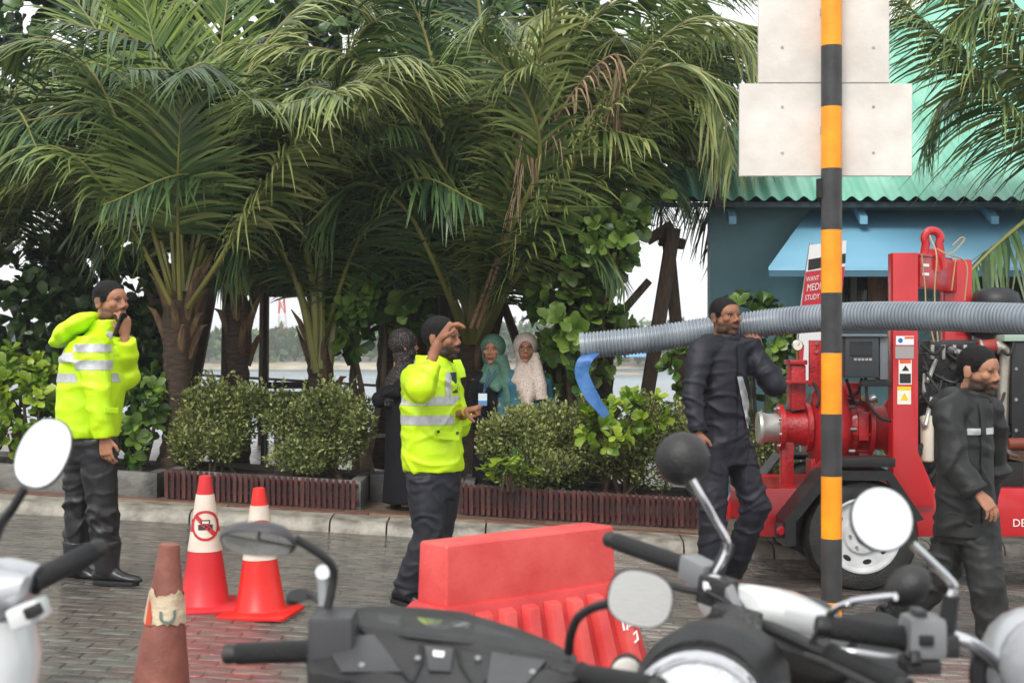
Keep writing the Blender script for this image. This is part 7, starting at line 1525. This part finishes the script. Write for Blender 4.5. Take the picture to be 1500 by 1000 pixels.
MB().lathe(hl_, tuple(hn), [(.004, .095), (.014, .08), (.020, .05), (.022, .004)], 32).build('headlight_lens', mat('ribbed lens glass', S(205, 208, 212), r=.18, trans=0, spec=.8, bump=.4, bscale=60), sh_, smooth=True)
for r_ in (.035, .062): MB().lathe(hl_, tuple(hn), [(.018-r_*.08, r_+.003), (.024-r_*.1, r_), (.018-r_*.08, r_-.003)], 32, cap=False).build('lens_ring', CHR, sh_, smooth=True)
cw = MB().eloft([(hl_-hn*.03+ZV*.012, V((.108, 0, 0)), ZV*.114), (hl_-hn*.07+ZV*.035+V((.012, 0, 0)), V((.118, 0, 0)), ZV*.112), (hl_-hn*.14+ZV*.05+V((.03, 0, 0)), V((.12, 0, 0)), ZV*.10), (hl_-hn*.24+ZV*.06+V((.05, 0, 0)), V((.07, 0, 0)), ZV*.06)], 28).build('nacelle', BPL, t, smooth=True)
for u, v, d in ((918, 985, 2.2), (1150, 1030, 2.05)):
    ti = MB().lathe(P(u, v, d), (-.1, -1, 0), [(-.05, .012), (-.03, .026), (.0, .028)], 18).build('turn_signal', BPL, t, smooth=True); MB().lathe(P(u, v, d), (-.1, -1, 0), [(-.002, .026), (.008, .022), (.012, .008)], 18).build('signal_lens', mat('clear signal lens', S(214, 208, 200), r=.15), ti, smooth=True)
MB().tube([P(918, 985, 2.24), P(1000, 1010, 2.3), P(1150, 1030, 2.1)], .009, 8).build('signal_stalk', BPL, t, smooth=True)
for a_, b__ in (((1080, 905, 2.47), (1062, 860, 2.5)), ((1120, 925, 2.4), (1190, 948, 2.24))): MB().bar(P(*a_), P(*b__), .022, .03).build('bar_clamp', LSTEEL, t, bevel=.004)
for k in range(5): MB().lathe(P(1068+14*k, 908+4*k, 2.43-.008*k), (0, -1, .5), [(0, .008), (.008, .007)], 6).build('bolt', CHR, t)
MB().tube(bez([P(1040, 905, 2.45), P(1010, 930, 2.3), P(1000, 960, 2.3), P(1030, 990, 2.3)], 12), .007, 8).build('brake_line', SOLE, t, smooth=True)
MB().lathe(P(1085, 920, 2.38), (-.1, -.75, .6), [(-.04, .035), (.0, .04), (.006, .036)], 24).build('speedometer', BPL, t, smooth=True, angle=40)
t0, t1_ = P(1085, 888, 2.62), P(1200, 932, 2.95); dT = (t1_-t0).normalized(); sT = dT.cross(ZV).normalized(); uT = sT.cross(dT)
MB().eloft([(t0-dT*.03, sT*.05, uT*.03), (t0, sT*.09, uT*.045), (t0.lerp(t1_, .3), sT*.125, uT*.06), (t0.lerp(t1_, .65), sT*.12, uT*.055), (t1_, sT*.07, uT*.03)], 22).build('fuel_tank', WHT, t, smooth=True)
MB().eloft([(t0-dT*.02-uT*.06, sT*.07, uT*.06), (t0.lerp(t1_, .4)-uT*.06, sT*.136, uT*.072), (t1_-uT*.06, sT*.08, uT*.05)], 20).build('tank_panel', BPL, t, smooth=True)
MB().eloft([(t0.lerp(t1_, .45)+uT*.03, sT*.06, uT*.035), (t0.lerp(t1_, .8)+uT*.028, sT*.075, uT*.045), (t1_+dT*.05+uT*.0, sT*.07, uT*.03)], 18).build('tank_pad', GRY, t, smooth=True)
# ---- motorbike with the round bright mirror, seen from its saddle
bh = P(1510, 975, 2.18)
t = thing('silver_motorbike', 'silver cowled motorbike with round mirror and chrome stem near the walking man', 'motorcycle', V((bh.x, bh.y, gz(bh.x))))
chassis(t, V((bh.x, bh.y+.06, .93)), (.05, 1), body=SLV)
gA, gB = P(1214, 918, 2.12), P(1325, 934, 2.12); grip(t, gA, gB, .0185)
sw = MB().bbox(gB.x-.002, gB.x+.058, 2.085, 2.155, gB.z-.028, gB.z+.036).build('switch_box', LSTEEL, t, bevel=.012)
MB().bbox(gB.x+.012, gB.x+.034, 2.078, 2.09, gB.z-.004, gB.z+.012).build('rocker_switch', BPL, sw, bevel=.003); MB().bbox(gB.x+.012, gB.x+.03, 2.10, 2.14, gB.z+.0355, gB.z+.046).build('rocker_switch', GRY, sw, bevel=.003); MB().tube([P(1340, 955, 2.09), P(1342, 972, 2.08)], .009, 8).build('horn_button', BPL, sw, smooth=True)
MB().bbox(gB.x-.004, gB.x+.05, 2.09, 2.15, gB.z-.052, gB.z-.029).build('switch_base', BPL, sw, bevel=.006)
MB().tube(bez([P(1375, 930, 2.12), P(1410, 938, 2.12), P(1440, 955, 2.14), P(1470, 985, 2.16)], 12), .0125, 12).build('handlebar', CHR, t, smooth=True)
MB().bbox(P(1372, 0, 2.12).x, P(1398, 0, 2.12).x, 2.09, 2.15, P(0, 958, 2.12).z, P(0, 925, 2.12).z).build('mirror_clamp', BPL, t, bevel=.006)
MB().tube([P(1384, 940, 2.12), P(1389, 905, 2.12), P(1393, 872, 2.12)], [.0145, .0135, .0125], 12).build('stem_sleeve', GRIP, t, smooth=True)
MB().tube(bez([P(1393, 875, 2.12), P(1397, 860, 2.12), P(1388, 846, 2.12), P(1336, 796, 2.12)], 14), .0072, 10).build('mirror_stem', CHR, t, smooth=True)
mirror(t, P(1291, 760, 2.11), (.05, -1, .30), .0495, .0515, dome=.03)
MB().tube(bez([P(1330, 960, 2.14), P(1300, 962, 2.2), P(1255, 955, 2.24), P(1212, 950, 2.25)], 14), .006, 8).build('lever', SLV, t, smooth=True)
MB().ell(P(1518, 985, 2.2), (.088, .13, .105)).build('handlebar_cowl', SLV, t, smooth=True)
MB().ell(P(1530, 975, 2.10), (.07, .05, .075)).build('instrument_lens', mat('clear instrument lens', S(150, 152, 156), r=.08), t, smooth=True)
MB().tube(bez([P(1436, 962, 2.15), P(1432, 990, 2.15), P(1440, 1030, 2.15)], 10), .014, 10).build('cable_sheath', BPL, t, smooth=True)
grip(t, P(1840, 918, 2.12), P(1730, 934, 2.12), .0185); MB().tube([P(1560, 960, 2.14), P(1735, 934, 2.12)], .0125, 10).build('handlebar', CHR, t, smooth=True)
# ---- white scooter at the left
dh = P(-45, 930, 2.20)
t = thing('white_scooter', 'white and silver scooter with oval mirror next to the old dirty cone', 'scooter', V((dh.x, dh.y, gz(dh.x))))
chassis(t, V((dh.x, dh.y+.06, .92)), (-.12, 1), body=WHT)
grip(t, P(136, 808, 2.26), P(46, 853, 2.17), .0185)
MB().eloft([(P(50, 852, 2.17), V((.004, 0, .012))*2.2, V((0, .03, .0))), (P(40, 862, 2.17), V((.015, 0, .04)), V((0, .045, 0))), (P(0, 872, 2.18), V((.015, 0, .062)), V((0, .07, 0))), (P(-60, 880, 2.2), V((0, 0, .07)), V((0, .09, 0))), (P(-140, 872, 2.22), V((-.015, 0, .062)), V((0, .07, 0)))], 20).build('handlebar_cowl', SLV, t, smooth=True)
MB().eloft([(P(-45, 900, 2.2), V((.10, 0, 0)), V((0, .1, 0))), (P(-40, 960, 2.18), V((.105, 0, 0)), V((0, .11, 0))), (P(-45, 1100, 2.18), V((.09, 0, 0)), V((0, .1, 0)))], 22).build('front_panel', WHT, t, smooth=True)
MB().bar(P(20, 905, 2.12), P(66, 888, 2.12), .06, .034).build('switch_box', WHT, t, bevel=.008); MB().bar(P(38, 899, 2.085), P(60, 890, 2.085), .02, .018).build('rocker_switch', BPL, t, bevel=.003)
grip(t, P(-226, 808, 2.26), P(-138, 853, 2.2), .0185)
MB().tube(bez([P(36, 714, 2.14), P(18, 745, 2.14), P(-2, 775, 2.15), P(-25, 850, 2.18)], 14), .0075, 10).build('mirror_stem', BPL, t, smooth=True)
mirror(t, P(64, 664, 2.13), (.02, -1, .30), .041, .0575, dome=.028, housing=GRY, sup=2.25, roll=-.32)
# ================================================================ MOIST AIR OVER THE WATER
hz = bpy.data.materials.new('moist air'); hz.use_nodes = True; nt = hz.node_tree; nt.nodes.clear()
ho = nt.nodes.new('ShaderNodeOutputMaterial'); pv = nt.nodes.new('ShaderNodeVolumePrincipled')
pv.inputs['Color'].default_value = (.93, .95, .96, 1); pv.inputs['Density'].default_value = .0013; pv.inputs['Anisotropy'].default_value = .2
nt.links.new(pv.outputs[0], ho.inputs['Volume'])
hb_ = MB().bbox(-2600, 2600, -70, 4100, -4.0, 14.5).build('haze', hz); tag(hb_, kind='stuff')
